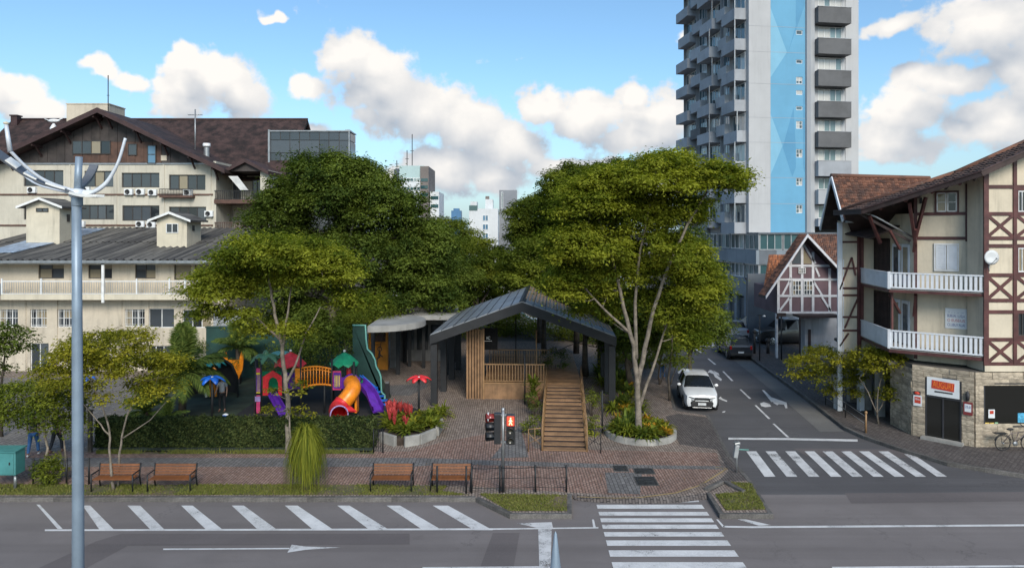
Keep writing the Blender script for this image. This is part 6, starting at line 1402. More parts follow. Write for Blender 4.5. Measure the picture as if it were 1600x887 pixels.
for y in (2.5, 5, 7.5):
    m = MB()
    for s in (-1, 1): m.prismY([(s*(HWd-.1), ZE-.22), (s*(HWd-.1), ZE-.4), (0, ZP-.42), (0, ZP-.2)], y, y+.14)
    m.build('rafter', 'steel_dark', pv)
NS = 8
for s in (-1, 1):
    for i in range(NS):
        u0, u1 = i/NS, (i+1)/NS-.006; x0, x1 = s*HWd*u0, s*HWd*u1; z0, z1 = ZP-(ZP-ZE)*u0, ZP-(ZP-ZE)*u1; k = .035
        MB().prismY([(x0, z0+k+.03), (x1, z1+k), (x1, z1-.06), (x0, z0-.06)], .02, DP).build('roof_sheet', 'roof_sheet', pv)
        if s > 0:
            for j in range(3):
                xa = x0+.06+j*.2; za = ZP-(ZP-ZE)*xa/HWd+.075; xb = xa+.13; zb = ZP-(ZP-ZE)*xb/HWd+.075
                MB().prismY([(xa, za), (xb, zb), (xb, zb-.035), (xa, za-.035)], 1.5+random.uniform(0, .5), DP-.05).build('batten', 'wood_roof', pv)
        if s < 0 and i > 0: MB().prismY([(x0-.03, z0+.05), (x0+.03, z0+.07), (x0+.03, z0+.03), (x0-.03, z0+.03)], .03, DP-.02).build('seam', 'steel_dark', pv)
    m = MB()
    for i in range(15): m.prismY([(s*HWd*(i+.1)/15, ZP-(ZP-ZE)*(i+.1)/15-.07), (s*HWd*(i+.9)/15, ZP-(ZP-ZE)*(i+.9)/15-.07), (s*HWd*(i+.9)/15, ZP-(ZP-ZE)*(i+.9)/15-.12), (s*HWd*(i+.1)/15, ZP-(ZP-ZE)*(i+.1)/15-.12)], .17, DP-.17)
    m.build('ceiling_boards', 'wood_slat', pv)
MB().prismY([(-.18, ZP-.0), (0, ZP+.09), (.18, ZP-.0), (0, ZP+.05)], 0, DP).build('ridge_cap', 'steel_dark', pv)
# raised deck with slatted front
DZ = 1.04
dk = thing('wooden_deck', 'raised wooden deck with slatted front and railing under the pavilion', 'deck', (gx(755, 38), 38.0, KH), R(-2))
x0, x1 = 0, 5.45; dz = DZ-KH
for i in range(13): MB().box(.01+i*.262, .01+(i+1)*.262-.008, -.03-.004*(i % 2), 0, .0, dz-.06).build('front_board', 'wood_slat', dk)
MB().box(0, x1, .005, 9, 0, dz-.05).build('base', 'wood_slat', dk)
MB().box(-.02, 3.4, -.06, .02, dz-.05, dz+.03).build('edge_beam', 'rail_wood', dk)
for i in range(36): MB().box(.0, x1, .03+i*.25, .03+(i+1)*.25-.012, dz-.045, dz+random.uniform(-.004, .004)).build('plank', 'wood_deck', dk)
rail = MB().box(0, 3.42, -.03, .05, dz+1.0, dz+1.06).box(0, 3.42, -.01, .03, dz+.08, dz+.12).build('railing', 'rail_wood', dk); bm_ = MB().box(-.022, .022, -.015, .015, 0, .88).mesh('baluster', 'rail_wood')
for i in range(22): inst('baluster', bm_, rail, (.05+i*.158, .01, dz+.12))
rail = MB().box(0, 4.0, 4.6, 4.66, dz+1.0, dz+1.06).box(0, 4.0, 4.61, 4.65, dz+.08, dz+.12).build('railing', 'rail_wood', dk)
for i in range(26): inst('baluster', bm_, rail, (.05+i*.155, 4.63, dz+.12))
for i, (x, y) in enumerate([(-.93+.155*k, -.02) for k in range(6)]): MB().box(x, x+.105, y-.05, y+.12, 0, 3.85).build('slat', 'wood_slat', dk)
MB().box(-.93, .0, .125, .2, 0, 3.8).build('slat_backing', 'wood_dark', dk)
for i in range(7): MB().box(-.95, -.90, .22+i*.5, .22+i*.5+.2, 0, 3.85).build('slat', 'wood_slat', dk)
MB().box(-.03, .07, -.10, -.0, 0, 3.9).build('corner_post', 'rail_wood', dk)
bs = thing('hanging_sign', 'black square sign with small white letters beside the slatted corner', 'sign', (gx(766, 38.6), 38.6, gz(546, 38.6)))
MB().box(-.42, .42, -.04, .04, 0, 1.22).build('panel', 'sign_black', bs); text(bs, 'IC', .22, (-.10, -.045, .66), 'letter_white', width=.2, ext=.003); MB().box(-.33, .1, -.044, -.041, .48, .5).build('lettering_line', 'letter_white', bs); MB().tube([(0, 0, 1.2), (0, 0, 1.5)], .02, 5).build('hanger', 'steel_dark', bs)
# wooden stairs
S0, S1 = gr(882, 705, KH), Vector((gx(880.5, 37.6), 37.6, DZ)); st = thing('wooden_stairs', 'long shallow wooden stairs rising to the deck between two thin handrails', 'stairs', S0, math.atan2(-(S1.x-S0.x), S1.y-S0.y))
Ls = (S1-S0).xy.length if False else math.hypot(S1.x-S0.x, S1.y-S0.y); rise = DZ-KH; nT = 16; hw = .90
for i in range(nT):
    y = Ls*i/nT; z = rise*(i+1)/nT; 
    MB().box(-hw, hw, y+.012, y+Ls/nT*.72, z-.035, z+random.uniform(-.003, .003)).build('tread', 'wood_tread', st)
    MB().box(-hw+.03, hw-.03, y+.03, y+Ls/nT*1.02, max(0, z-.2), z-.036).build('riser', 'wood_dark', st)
for s in (-1, 1):
    MB().prism([(0, 0)], 0, 0) if False else None
    MB().bar((s*(hw+.04), 0, -.0), (s*(hw+.04), Ls, rise-.05), .06, .22).build('stringer', 'rail_wood', st)
    m = MB().tube([(s*(hw+.05), .0, 0), (s*(hw+.05), 0, 1.05), (s*(hw+.05), Ls, rise+1.05), (s*(hw+.05), Ls, rise)], .028, 6); r_ = m.build('handrail', 'rail_wood', st)
    MB().tube([(s*(hw+.05), .0, .5), (s*(hw+.05), Ls, rise+.5)], .015, 5).build('mid_rail', 'rail_wood', st)
    for k in range(1, 6): MB().tube([(s*(hw+.05), Ls*k/6, rise*k/6), (s*(hw+.05), Ls*k/6, rise*k/6+1.05)], .018, 5).build('baluster', 'rail_wood', st)
    g_ = MB().tube([(s*(hw+.1), -.05, .98), (s*(hw+.62), -.1, .95), (s*(hw+.62), -.12, .0)], .025, 6).tube([(s*(hw+.1), -.05, .6), (s*(hw+.6), -.1, .35)], .014, 5).tube([(s*(hw+.35), -.08, .97), (s*(hw+.35), -.08, .4)], .014, 5).tube([(s*(hw+.12), -.05, .3), (s*(hw+.6), -.1, .75)], .014, 5).build('side_gate', 'rail_wood' if s < 0 else 'steel_dark', st)
pot = thing('potted_plant', 'large leafy plant in a terracotta pot beside the deck front', 'potted plant', (gx(833, 36.2), 36.2, KH)); pm('terracotta', (.22, .10, .06), .8, var=.2)
MB().lathe([(0, 0), (.26, 0), (.38, .62), (.40, .66), (.34, .66), (.32, .55), (0, .52)], 14).build('pot', 'terracotta', pot)
mb = MB()
for i in range(70): strap(mb, (random.uniform(-.15, .15), random.uniform(-.15, .15), .6+random.uniform(0, .8)), i*2.399, random.uniform(.45, .8), .10, random.uniform(.2, 1.3), random.uniform(.1, .5))
o = mb.build('leaves', 'leaf_mid', pot); tone_attr(o.data)
# loose cables and thin posts under the roof
for (pts, lab) in (([(1.6, 37, 5.0), (3.0, 38.5, 4.35), (4.9, 39.5, 4.55)], 'upper slack cable strung under the right roof slope'), ([(1.6, 37, 4.0), (3.2, 38, 3.3), (5.2, 40, 2.6)], 'lower slack cable strung under the right roof slope'), ([(1.7, 37, 2.6), (3.3, 38, 3.3), (5.2, 39, 3.5)], 'crossing cable under the right roof slope')):
    P = [Vector(p) for p in pts]; t = thing('cable', lab, 'cable', P[0]); MB().tube([P[0]-P[0]]+[((1-u)**2*P[0]+2*u*(1-u)*P[1]+u*u*P[2])-P[0] for u in (.2, .4, .6, .8)]+[P[2]-P[0]], .022, 5).build('strand', 'steel_dark', t)
for (px, py0, py1, Yp, lab) in ((820, 548, 650, 36.8, 'thin dark post beside the potted plant'), (806, 495, 560, 44, 'thin black post in the middle of the deck'), (838, 515, 590, 40, 'thin wooden post behind the potted plant'), (941, 610, 690, 31.6, 'thin black edging post between stairs and round planter')):
    b = Vector((gx(px, Yp), Yp, KH)); t = thing('thin_post', lab, 'post', b); MB().tube([(0, 0, 0), (0, 0, gz(py0, Yp)-KH)], .04, 7).build('shaft', 'steel_dark' if py0 != 515 else 'rail_wood', t); MB().lathe([(0, gz(py0, Yp)-KH+.03), (.05, gz(py0, Yp)-KH)], 7).build('cap', 'steel_dark', t)
# kiosk with round roof
pm('kiosk_green', (.012, .048, .040), .6, var=.2, scale=1); pm('kiosk_trim', (.14, .36, .31), .5, var=.1); pm('kiosk_orange', (.55, .22, .025), .5, var=.15, scale=1.5); pm('roof_concrete', (.30, .295, .285), .8, var=.15, scale=.8, streak=.15); pm('kiosk_grey', (.16, .16, .165), .7, var=.15)
kx, ky = gx(590, 41.3), 41.3; ks = thing('kiosk', 'open kiosk with a thick grey rounded slab roof and an orange panel wall', 'kiosk', (kx, ky, KH))
pts = [(2.9*math.cos(a), 2.9*math.sin(a)) for a in [2*PI*i/48 for i in range(48)]]; cut = gx(573, 38.6)-kx
pts = [p for p in pts if p[0] > cut]; i = max(range(len(pts)), key=lambda k: (Vector(pts[k])-Vector(pts[k-1])).length); pts = pts[i:]+pts[:i]
MB().prism(pts, 3.62, 3.93).build('roof', 'roof_concrete', ks); MB().prism([(x*.985, y*.985) for x, y in pts], 3.932, 3.975).build('roof_cap', 'roof_concrete', ks)
k_ = lambda px, Yq: gx(px, Yq)-kx
MB().box(k_(576, 46), k_(604, 46), 4.6, 4.8, 0, 3.4).build('orange_panel', 'kiosk_orange', ks); MB().box(k_(604, 46)+.004, k_(606.5, 46), 4.5, 4.85, 0, 3.5).build('post', 'kiosk_orange', ks)
MB().box(k_(580, 46), k_(603, 46), 4.56, 4.598, 1.9, 3.0).build('hatch', 'wood_dark', ks); MB().box(k_(580, 46), k_(603, 46), 4.3, 4.58, 1.82, 1.89).build('counter', 'kiosk_orange', ks)
em = MB(); em.lathe([(.16, -.02), (.16, .02), (.11, .02), (.11, -.02), (.16, -.02)], 14); em.v = [(x, z, y+1.5) for x, y, z in em.v]; em.box(-.04, .04, -.02, .02, .95, 1.33).cbox((.1, 0, 1.05), (.26, .03, .07), (0, R(40), 0)).cbox((-.1, 0, .9), (.26, .03, .07), (0, R(-30), 0))
em.build('emblem', 'ink_dark', ks, loc=(k_(594, 46), 4.57, -.1))
MB().box(k_(607, 46)+.01, k_(622, 47), 5.2, 5.4, 0, 3.5).build('wall', 'kiosk_grey', ks); MB().box(k_(649, 54), k_(664, 54), 12.6, 12.8, 0, 3.2).build('wall', 'kiosk_grey', ks)
for px, Yq in ((640, 47), (662, 46.5), (628, 50)): MB().box(k_(px, Yq)-.1, k_(px, Yq)+.1, Yq-ky-.1, Yq-ky+.1, 0, 3.6 if Yq < 50 else 3.2).build('post', 'steel_dark', ks)
MB().box(k_(577, 40)-.1, k_(577, 40)+.1, -.3, -.1, 0, 3.615).build('post', 'steel_dark', ks)
gw = thing('green_wall', 'tall dark green wall with a wavy pale edge beside the kiosk', 'wall', (gx(575, 37.6), 37.6, KH)); w_ = lambda p: gx(p, 37.6)-gx(575, 37.6)
v_ = lambda p: gz(p, 37.6)-KH
prof = [(571, 508), (572, 530), (574, 545), (581, 552), (586, 562), (587.5, 572), (592, 580), (595, 588), (596, 612), (601, 617), (602, 636)]
MB().prismY([(w_(551), v_(508))]+[(w_(a), v_(b)) for a, b in prof]+[(w_(602), 0), (w_(551), 0)], 0, .3).build('wall_panel', 'kiosk_green', gw)
MB().tube([(w_(a), -.02, v_(b)) for a, b in [(551, 508)]+prof], .055, 6).build('edge_trim', 'kiosk_trim', gw)
fr_ = thing('flat_roof_shelter', 'flat grey canopy on dark posts behind the kiosk', 'shelter', (gx(668, 47), 47, KH))
a = [at(616, 476, 49)-fr_.location, at(628, 493, 44)-fr_.location, at(716, 497, 44)-fr_.location, at(716, 488, 49)-fr_.location]
for q in a: q.z = a[1].z+.2*(q.y > 0)
MB().slab(a, .28).build('roof', 'roof_concrete', fr_)
for x, y in ((-1.6, -2.6), (1.6, -2.6), (-1.8, 1.6), (1.7, 1.6)): MB().box(x-.12, x+.12, y-.12, y+.12, 0, a[1].z-.29).build('post', 'steel_dark', fr_)
MB().box(-2.2, .9, 2.0, 2.2, 0, 3.2).build('back_wall', 'kiosk_grey', fr_)
for i in range(3): MB().box(-2.0+i*1.0, -1.2+i*1.0, 1.95, 1.995, .8, 2.6).build('window', 'glass', fr_)
bo = thing('bollard_light', 'short black square bollard beside the green wall', 'bollard', gr(605, 620, KH)); MB().box(-.12, .12, -.12, .12, 0, .78).build('body', 'steel_dark', bo, bevel=.015); MB().box(-.10, .10, -.10, .10, .785, .86).build('cap', 'kiosk_grey', bo)
tw_ = thing('teal_wall', 'dark teal wall closing off the playground behind the palm', 'wall', (gx(385, 43.4), 43.4, KH)); MB().box(gx(322, 43.4)-gx(385, 43.4), gx(556, 43.4)-gx(385, 43.4), 0, .25, 0, gz(512, 43.4)-KH).build('wall_panel', 'kiosk_green', tw_); MB().box(gx(322, 43.4)-gx(385, 43.4)-.05, gx(556, 43.4)-gx(385, 43.4)+.05, -.05, .3, gz(512, 43.4)-KH+.002, gz(512, 43.4)-KH+.08).build('coping', 'kiosk_green', tw_)
gf = thing('ribbed_gate', 'pale ribbed metal gate between the annex and the teal wall', 'gate', (gx(356, 44), 44, KH))
for i in range(8): MB().box(-.9+i*.22, -.9+i*.22+.2, -.01*(i % 2), .03, .1, gz(482, 44)-KH).build('rib', 'frame_grey', gf)
MB().box(-.95, .9, .035, .08, .05, gz(481, 44)-KH).build('frame', 'frame_grey', gf)
# ================================================================== PLAYGROUND
for n, c in (('play_red', (.60, .028, .035)), ('play_orange', (.78, .23, .012)), ('play_purple', (.10, .022, .30)), ('play_green', (.012, .26, .115)), ('play_yellow', (.62, .48, .03)), ('play_blue', (.012, .12, .55)), ('play_teal', (.02, .26, .27)), ('play_pink', (.50, .05, .16)), ('play_lilac', (.30, .22, .45)), ('play_leaf', (.10, .22, .11))): pm(n, tuple(x*1.12 for x in c), .36, var=.16, scale=3, streak=.14, grain=.1, gscale=9)
PO = Vector((gx(490, 35.5), 35.5, KH+.011)); pg = thing('playground_structure', 'colourful play structure with towers, orange bridge and a red and orange tube slide', 'playground', PO)
def q(px, py, Yq): return at(px, py, Yq)-PO
def pb(mb, name, mat, parent=None, **k): return mb.build(name, mat, parent or pg, **k)
def pbox(px0, px1, py0, py1, Yq, d=.06):
    a, b = q(px0, py1, Yq), q(px1, py0, Yq); return MB().box(a.x, b.x, a.y-d/2, a.y+d/2, a.z, b.z)
YF, YB = 34.9, 36.3
for px in (399.5, 408): pb(MB().tube([Vector((q(px, 600, YF).x, q(px, 600, YF).y, 0)), q(px, 560, YF)], .055, 8), 'post', 'steel_dark')
for px, Yq, top in ((441, YF, 570), (470, YF+.1, 556), (402, YB, 562), (441, YB, 562), (470, YB, 556), (518.5, YF+.1, 560), (507, YF+.1, 600), (553, YF+.1, 565), (521, YB, 560), (557, YB, 566)): pb(MB().tube([Vector((q(px, 600, Yq).x, q(px, 600, Yq).y, 0)), q(px, top, Yq)], .05, 8), 'post', 'steel_dark')
# left tower: side panels, arch, floor, straight slide
pb(pbox(400, 407.5, 582, 614, YF), 'side_panel', 'play_yellow', bevel=.01); pb(pbox(399, 407.5, 575, 581.5, YF), 'side_panel', 'play_pink'); p_ = pb(pbox(398, 407.5, 617, 645, YF), 'side_panel', 'play_pink', bevel=.01)
pb(pbox(398.5, 407, 619, 627, YF-.05, .03), 'panel_badge', 'play_lilac', p_)
for k in range(4): pb(pbox(400.6+k*1.8, 401.5+k*1.8, 585, 612, YF-.05, .03), 'panel_bar', 'play_purple')
arch = [(411, 617), (411, 588), (426, 578.5), (441, 588), (441, 617), (435, 617), (435, 597), (432.5, 591), (427, 588.5), (422, 591), (419.5, 597), (419.5, 617)]
V3 = [q(a, b, YF) for a, b in arch]
m = MB(); nA = len(V3); m.v = [(v.x, v.y-.05, v.z) for v in V3]+[(v.x, v.y+.05, v.z) for v in V3]
quads = [(0, 1, 10, 11), (1, 2, 8, 9), (1, 9, 10), (2, 3, 7, 8), (3, 6, 7), (3, 4, 5, 6)]
for f in quads: m.f += [list(f)[::-1], [i+nA for i in f]]; m.m += [0, 0]; m.s += [False, False]
for i in range(nA): j = (i+1) % nA; m.f.append([i, j, j+nA, i+nA]); m.m.append(0); m.s.append(False)
pb(m, 'arch_panel', 'play_red')
a = q(399, 617, YF); b = q(470, 617, YF); pb(MB().box(a.x, b.x, a.y, a.y+1.35, a.z-.08, a.z), 'deck', 'steel_dark'); pb(pbox(443, 470, 582, 612, YB), 'back_panel', 'play_purple'); pb(pbox(402, 440, 580, 612, YB), 'back_panel', 'play_green')
pb(MB().bar(q(426, 616, YF-.05), q(446, 652, YF-1.1), .5, .05), 'slide_bed', 'play_purple'); pb(MB().bar(q(421, 614, YF-.05), q(441, 650, YF-1.1), .05, .22).bar(q(431, 614, YF-.05), q(452, 650, YF-1.1), .05, .22), 'slide_side', 'play_purple')
# palm leaf roof on the left tower
def leaf_roof(px, py, Yq, mat, n, L, up, dr, name):
    c = q(px, py, Yq)
    for i in range(n):
        mb = MB(); an = 2*PI*i/n+.35; o = Vector((math.cos(an), math.sin(an), 0)); s = Vector((-o.y, o.x, 0)); vs = []
        for k in range(7):
            u = k/6; w = L*.26*math.sin(PI*min(.97, .15+u*.82)); p = c+o*L*u+Vector((0, 0, up*math.sin(u*PI*.8)-dr*u*u)); vs += [p-s*w, p+Vector((0, 0, .05)), p+s*w]
        for k in range(6):
            for e in (0, 1): mb.f.append([3*k+e, 3*k+e+1, 3*k+e+4, 3*k+e+3]); mb.m.append(0); mb.s.append(False)
        mb.v = [tuple(v) for v in vs]; o_ = pb(mb, name, mat); md = o_.modifiers.new('thick', 'SOLIDIFY'); md.thickness = .02
leaf_roof(415.5, 557, 35.5, 'play_leaf', 7, .82, .15, .35, 'roof_leaf'); pb(MB().ball(q(415.5, 553, 35.5), (.16, .16, .22), 8, 6), 'roof_knob', 'play_leaf')
leaf_roof(438, 553, 37.0, 'kiosk_trim', 6, .7, .15, .3, 'roof_leaf')
def parasol(px, py, Yq, rim, hwp, mat, n):
    c = q(px, py, Yq); r = hwp*Yq/F; h = c.z-q(px, rim, Yq).z
    for i in range(n):
        a0_, a1_ = 2*PI*i/n, 2*PI*(i+1)/n; P = lambda a, k, z: (c.x+r*k*math.cos(a), c.y+r*k*math.sin(a), c.z-z)
        m = MB().add([(c.x, c.y, c.z), P(a0_, .5, h*.36), P(a1_, .5, h*.36), P(a0_, 1, h), P(a1_, 1, h), P((a0_+a1_)/2, .99, h+.16)], [(0, 1, 2), (1, 3, 4, 2), (3, 5, 4)])
        o = pb(m, 'roof_panel', mat); md = o.modifiers.new('thick', 'SOLIDIFY'); md.thickness = .025
    pb(MB().ball((c.x, c.y, c.z+.05), .07, 8, 5), 'roof_knob', 'white_paint')
parasol(454, 549, 35.6, 567, 25, 'play_red', 6); parasol(538, 549.5, 35.6, 566, 22.5, 'play_green', 9)
# bridge
for Yq, mm in ((YF+.1, 'play_orange'), (YB, 'play_orange')):
    top = [q(471+47*u, 576.5-5.0*math.sin(PI*(u*.8+.1)) + 1.5*u, Yq) for u in [i/10 for i in range(11)]]; bot = [q(471+47*u, 606-4.5*u-3.5*math.sin(PI*u), Yq) for u in [i/10 for i in range(11)]]
    rail = pb(MB().tube(top, .05, 6).tube([p+Vector((0, 0, -.16)) for p in top], .03, 6).tube(bot, .055, 6), 'bridge_rail', mm)
    for i in range(11): pb(MB().tube([bot[i], top[i]], .034, 6), 'baluster', mm, rail)
for i in range(9):
    u = (i+.5)/9; p0 = q(471+47*u, 605-4.5*u-3.5*math.sin(PI*u), YF+.1); pb(MB().box(p0.x-.085, p0.x+.085, p0.y, p0.y+1.3, p0.z-.05, p0.z), 'bridge_plank', 'steel_dark')
pb(pbox(461, 469, 575, 599, YF+.1), 'side_panel', 'play_orange', bevel=.01)
# right tower
p_ = pb(pbox(520, 533, 579, 609, YF+.1), 'side_panel', 'play_pink', bevel=.01); pb(pbox(521, 532.5, 582, 606, YF+.05, .03), 'panel_face', 'play_purple', p_)
for k in range(4): pb(pbox(523+k*2.3, 524+k*2.3, 586, 604, YF+.02, .03), 'panel_bar', 'play_yellow', p_)
pb(pbox(533, 563, 589, 607, YF+.15), 'front_panel', 'play_purple', bevel=.01); a = q(520, 607, YF); b = q(562, 607, YF); pb(MB().box(a.x, b.x, a.y+.2, a.y+1.45, a.z-.08, a.z), 'deck', 'steel_dark')
pb(MB().ball(q(545, 581, 35.8), (.14, .14, .3), 8, 6), 'toy_column', 'play_red')
pb(pbox(556, 559, 620, 643, YF-.2, .5), 'slide_support', 'play_orange')
def bez(pts, n=18):
    out = []; P = [Vector(p) for p in pts]
    for i in range(len(P)-1):
        p0 = P[max(i-1, 0)]; p1 = P[i]; p2 = P[i+1]; p3 = P[min(i+2, len(P)-1)]
        for k in range(n): 
            t = k/n; out.append(.5*((2*p1)+(p2-p0)*t+(2*p0-5*p1+4*p2-p3)*t*t+(3*p1-p0-3*p2+p3)*t**3))
    return out+[P[-1]]
def open_tube(mb, pts, r, n=20):
    b0 = len(mb.v); mb.tube(pts, r, n, cap=False); mb.tube(pts[::-1], r*.94, n, cap=False); return mb
path = bez([q(549, 597, 35.1), q(551.5, 606, 34.5), q(546, 617, 34.2), q(536, 629, 34.0), q(528, 638, 33.7), q(527.5, 645, 33.1), q(530, 647.5, 32.4)], 8)
h_ = len(path)*52//100
pb(open_tube(MB(), path[:h_+1], .40), 'tube_upper', 'play_orange'); pb(open_tube(MB(), path[h_:], .415), 'tube_lower', 'play_red'); pb(MB().tube(path[h_-1:h_+2], .44, 20), 'tube_flange', 'play_red')
d_ = (path[-1]-path[-2]).normalized(); m = MB(); ring = path[-1]
zx = Vector((0, 0, 1)).cross(d_).normalized(); zy = d_.cross(zx)
m.tube([ring+(zx*math.cos(a)+zy*math.sin(a))*.41 for a in [2*PI*i/24 for i in range(25)]], .035, 6, cap=False); pb(m, 'tube_lip', 'play_lilac'); pb(MB().ball(q(549, 597, 35.2), (.45, .1, .45), 14, 8), 'tube_collar', 'play_purple')
pb(MB().add([tuple(q(545, 632, 33.9)), tuple(q(558, 642, 33.9)), tuple(q(540, 641, 33.4)), tuple(q(533, 636, 33.5))], [(0, 1, 2, 3)]).add([tuple(q(545, 632, 33.9)-Vector((0,0,.05))), tuple(q(558, 642, 33.9)-Vector((0,0,.05))), tuple(q(540, 641, 33.4)-Vector((0,0,.05))), tuple(q(533, 636, 33.5)-Vector((0,0,.05)))], [(3, 2, 1, 0)]), 'slide_flange', 'play_red')
# open purple slide
path = bez([q(562, 599, 35.3), q(570, 606, 35.1), q(580, 618, 34.8), q(586, 632, 34.5), q(591, 642, 34.1)], 5); m = MB(); b0 = 0
for i, p in enumerate(path):
    d_ = (path[min(i+1, len(path)-1)]-path[max(i-1, 0)]).normalized(); s = d_.cross(Vector((0, 0, 1))).normalized()
    for o, z in ((-.31, .26), (-.26, .26), (-.22, .0), (.22, .0), (.26, .26), (.31, .26), (.27, -.06), (-.27, -.06)): m.v.append(tuple(p+s*o+Vector((0, 0, z))))
for i in range(len(path)-1):
    for k in range(8): k2 = (k+1) % 8; m.f.append([i*8+k, i*8+k2, i*8+8+k2, i*8+8+k]); m.m.append(0); m.s.append(False)
pb(m, 'open_slide', 'play_purple')
# blue steps at the back right
for s in (0, 1): pb(MB().tube([q(562+s*4, 586, 36.2+s*.2), q(589+s*1, 607, 36.6+s*.2), q(589+s, 640, 36.6+s*.2)], .035, 6).tube([q(563+s*4, 598, 36.2+s*.2), q(588+s, 622, 36.6+s*.2)], .03, 6), 'stair_rail', 'play_blue')
for k in range(5): MB().box(0, .8, 0, .25, 0, .06).build('step', 'play_blue', pg, loc=q(566+k*5, 607+k*6.5, 36.5))
pb(MB().bar(q(566, 594, 36.5), q(583, 612, 36.7), .05, .3), 'stair_panel', 'play_green')
# flower shaped shades
def flower(label, px, base, top, Yq, mat, n, L, droop, cap='white_paint'):
    b = Vector((gx(px, Yq), Yq, KH)); t = thing('flower_shade', label, 'flower sculpture', b, 0, 'flower shaped shades'); h = gz(top, Yq)-KH
    MB().tube([(0, 0, 0), (0, 0, h)], .06, 8).build('post', 'steel_dark', t); MB().ball((0, 0, h+.06), .08, 8, 5).build('cap', cap, t)
    for i in range(n):
        mb = MB(); an = 2*PI*i/n+.2; o = Vector((math.cos(an), math.sin(an), 0)); s = Vector((-o.y, o.x, 0))
        for k in range(7):
            u = k/6; w = L*.30*math.sin(PI*min(.98, .08+u*.86)); p = o*L*u+Vector((0, 0, h+.12*math.sin(u*PI)-droop*u*u)); mb.v += [tuple(p-s*w), tuple(p+Vector((0, 0, .04))), tuple(p+s*w)]
        for k in range(6):
            for e in (0, 1): mb.f.append([3*k+e, 3*k+e+1, 3*k+e+4, 3*k+e+3]); mb.m.append(0); mb.s.append(True)
        p_ = mb.build('petal', mat, t); md = p_.modifiers.new('thick', 'SOLIDIFY'); md.thickness = .025
flower('bright blue flower shade on a black post behind the hedge', 331.5, 657, 592, 33.5, 'play_blue', 6, .62, .18); flower('teal flower shade taller and behind the blue one', 331, 655, 565, 36.5, 'play_teal', 8, .72, .25, 'play_blue'); flower('red flower shade on a black post right of the playground', 654.5, 650, 592, 34.6, 'play_red', 6, .62, .10)
flower('small blue flower shade far back by the pavement trees behind the lamp post', 132, 655, 590, 33.0, 'play_blue', 6, .55, .15)
bb = thing('ball', 'blue and white ball resting behind the hedge top', 'ball', (gx(352, 31.2), 31.2, KH)); zc = gz(653, 31.2)-KH
MB().lathe([(.05, 0), (.05, zc-.15)], 8).build('stand', 'steel_dark', bb); MB().ball((0, 0, zc), .19, 14, 9).build('sphere', 'play_blue', bb); MB().ball((0, .03, zc+.06), (.165, .165, .155), 12, 8).build('white_patch', 'white_paint', bb)
# cut-out play figures in the shade
fg = thing('play_house', 'dark rounded play hut with orange and pale figures in the shade of the palm', 'play hut', (gx(330, 38.2), 38.2, KH))
MB().lathe([(0, 2.3), (.6, 2.2), (1.1, 1.8), (1.4, 1.1), (1.45, 0)], 16, a0=0, a1=PI).build('shell', 'steel_dark', fg)
MB().ball((.25, -.3, 1.55), (.2, .08, .22), 10, 7).ball((.22, -.3, .95), (.2, .08, .45), 10, 7).cbox((.38, -.3, .4), (.12, .08, .5)).cbox((.1, -.3, .4), (.12, .08, .5)).build('orange_figure', 'play_orange', fg); MB().bar((-.55, -.2, 1.7), (-.2, -.25, 1.3), .14, .06, (0, 1, 0)).bar((-.35, -.2, 1.4), (-.15, -.25, .1), .12, .06, (0, 1, 0)).build('pale_figure', 'brick_cream', fg)
fg = thing('puppet_board', 'orange cut-out play panel with a dark round hole by the teal wall', 'play panel', (gx(365, 41.5), 41.5, KH))
MB().prismY([(-.5, .3), (-.62, 1.9), (-.45, 2.0), (-.35, 1.5), (.35, 1.5), (.5, 2.1), (.66, 2.0), (.55, .9), (.3, .3)], -.04, .04).build('panel', 'play_orange', fg); MB().lathe([(0, -.05), (.2, -.05)], 12).build('hole', 'ink_dark', fg, loc=(0, 0, 1.2)).rotation_euler = (R(90), 0, 0); MB().box(-.6, -.5, -.05, .05, 0, .35).box(.3, .4, -.05, .05, 0, .35).build('foot', 'steel_dark', fg)
# ================================================================== STREET FURNITURE
pm('lamp_blue', (.23, .29, .36), .45, .25, var=.10, scale=1.5, streak=.15); pm('lamp_white', (.62, .65, .70), .4, .1, var=.08, scale=3); pm('lamp_led', (.80, .79, .76), .5, var=.05); pm('lamp_dark', (.10, .11, .13), .5, .2, var=.15)
LY = 13.3; lp = thing('street_lamp', 'tall blue grey lamp post with upswept white boat shaped arms', 'street lamp', (gx(122, LY), LY, KH)); LB = Vector((gx(122, LY), LY, KH))
l_ = lambda px, py, dy=0: at(px, py, LY+dy)-LB
MB().tube([(0, 0, 0), (0, 0, 4.0), l_(120.5, 500), l_(119.5, 305)], [.115, .105, .092, .083], 16).build('pole', 'lamp_blue', lp)
MB().lathe([(.24, 0), (.24, .03), (.15, .06), (.13, .3)], 16).build('base_plate', 'lamp_blue', lp)
MB().lathe([(.09, 0), (.10, .02), (.10, .22), (.09, .25)], 14, tuple(l_(120.5, 322))).build('collar', 'lamp_blue', lp)
MB().tube([l_(121, 305), l_(123.5, 245)], [.068, .062], 12).build('spire', 'lamp_blue', lp)
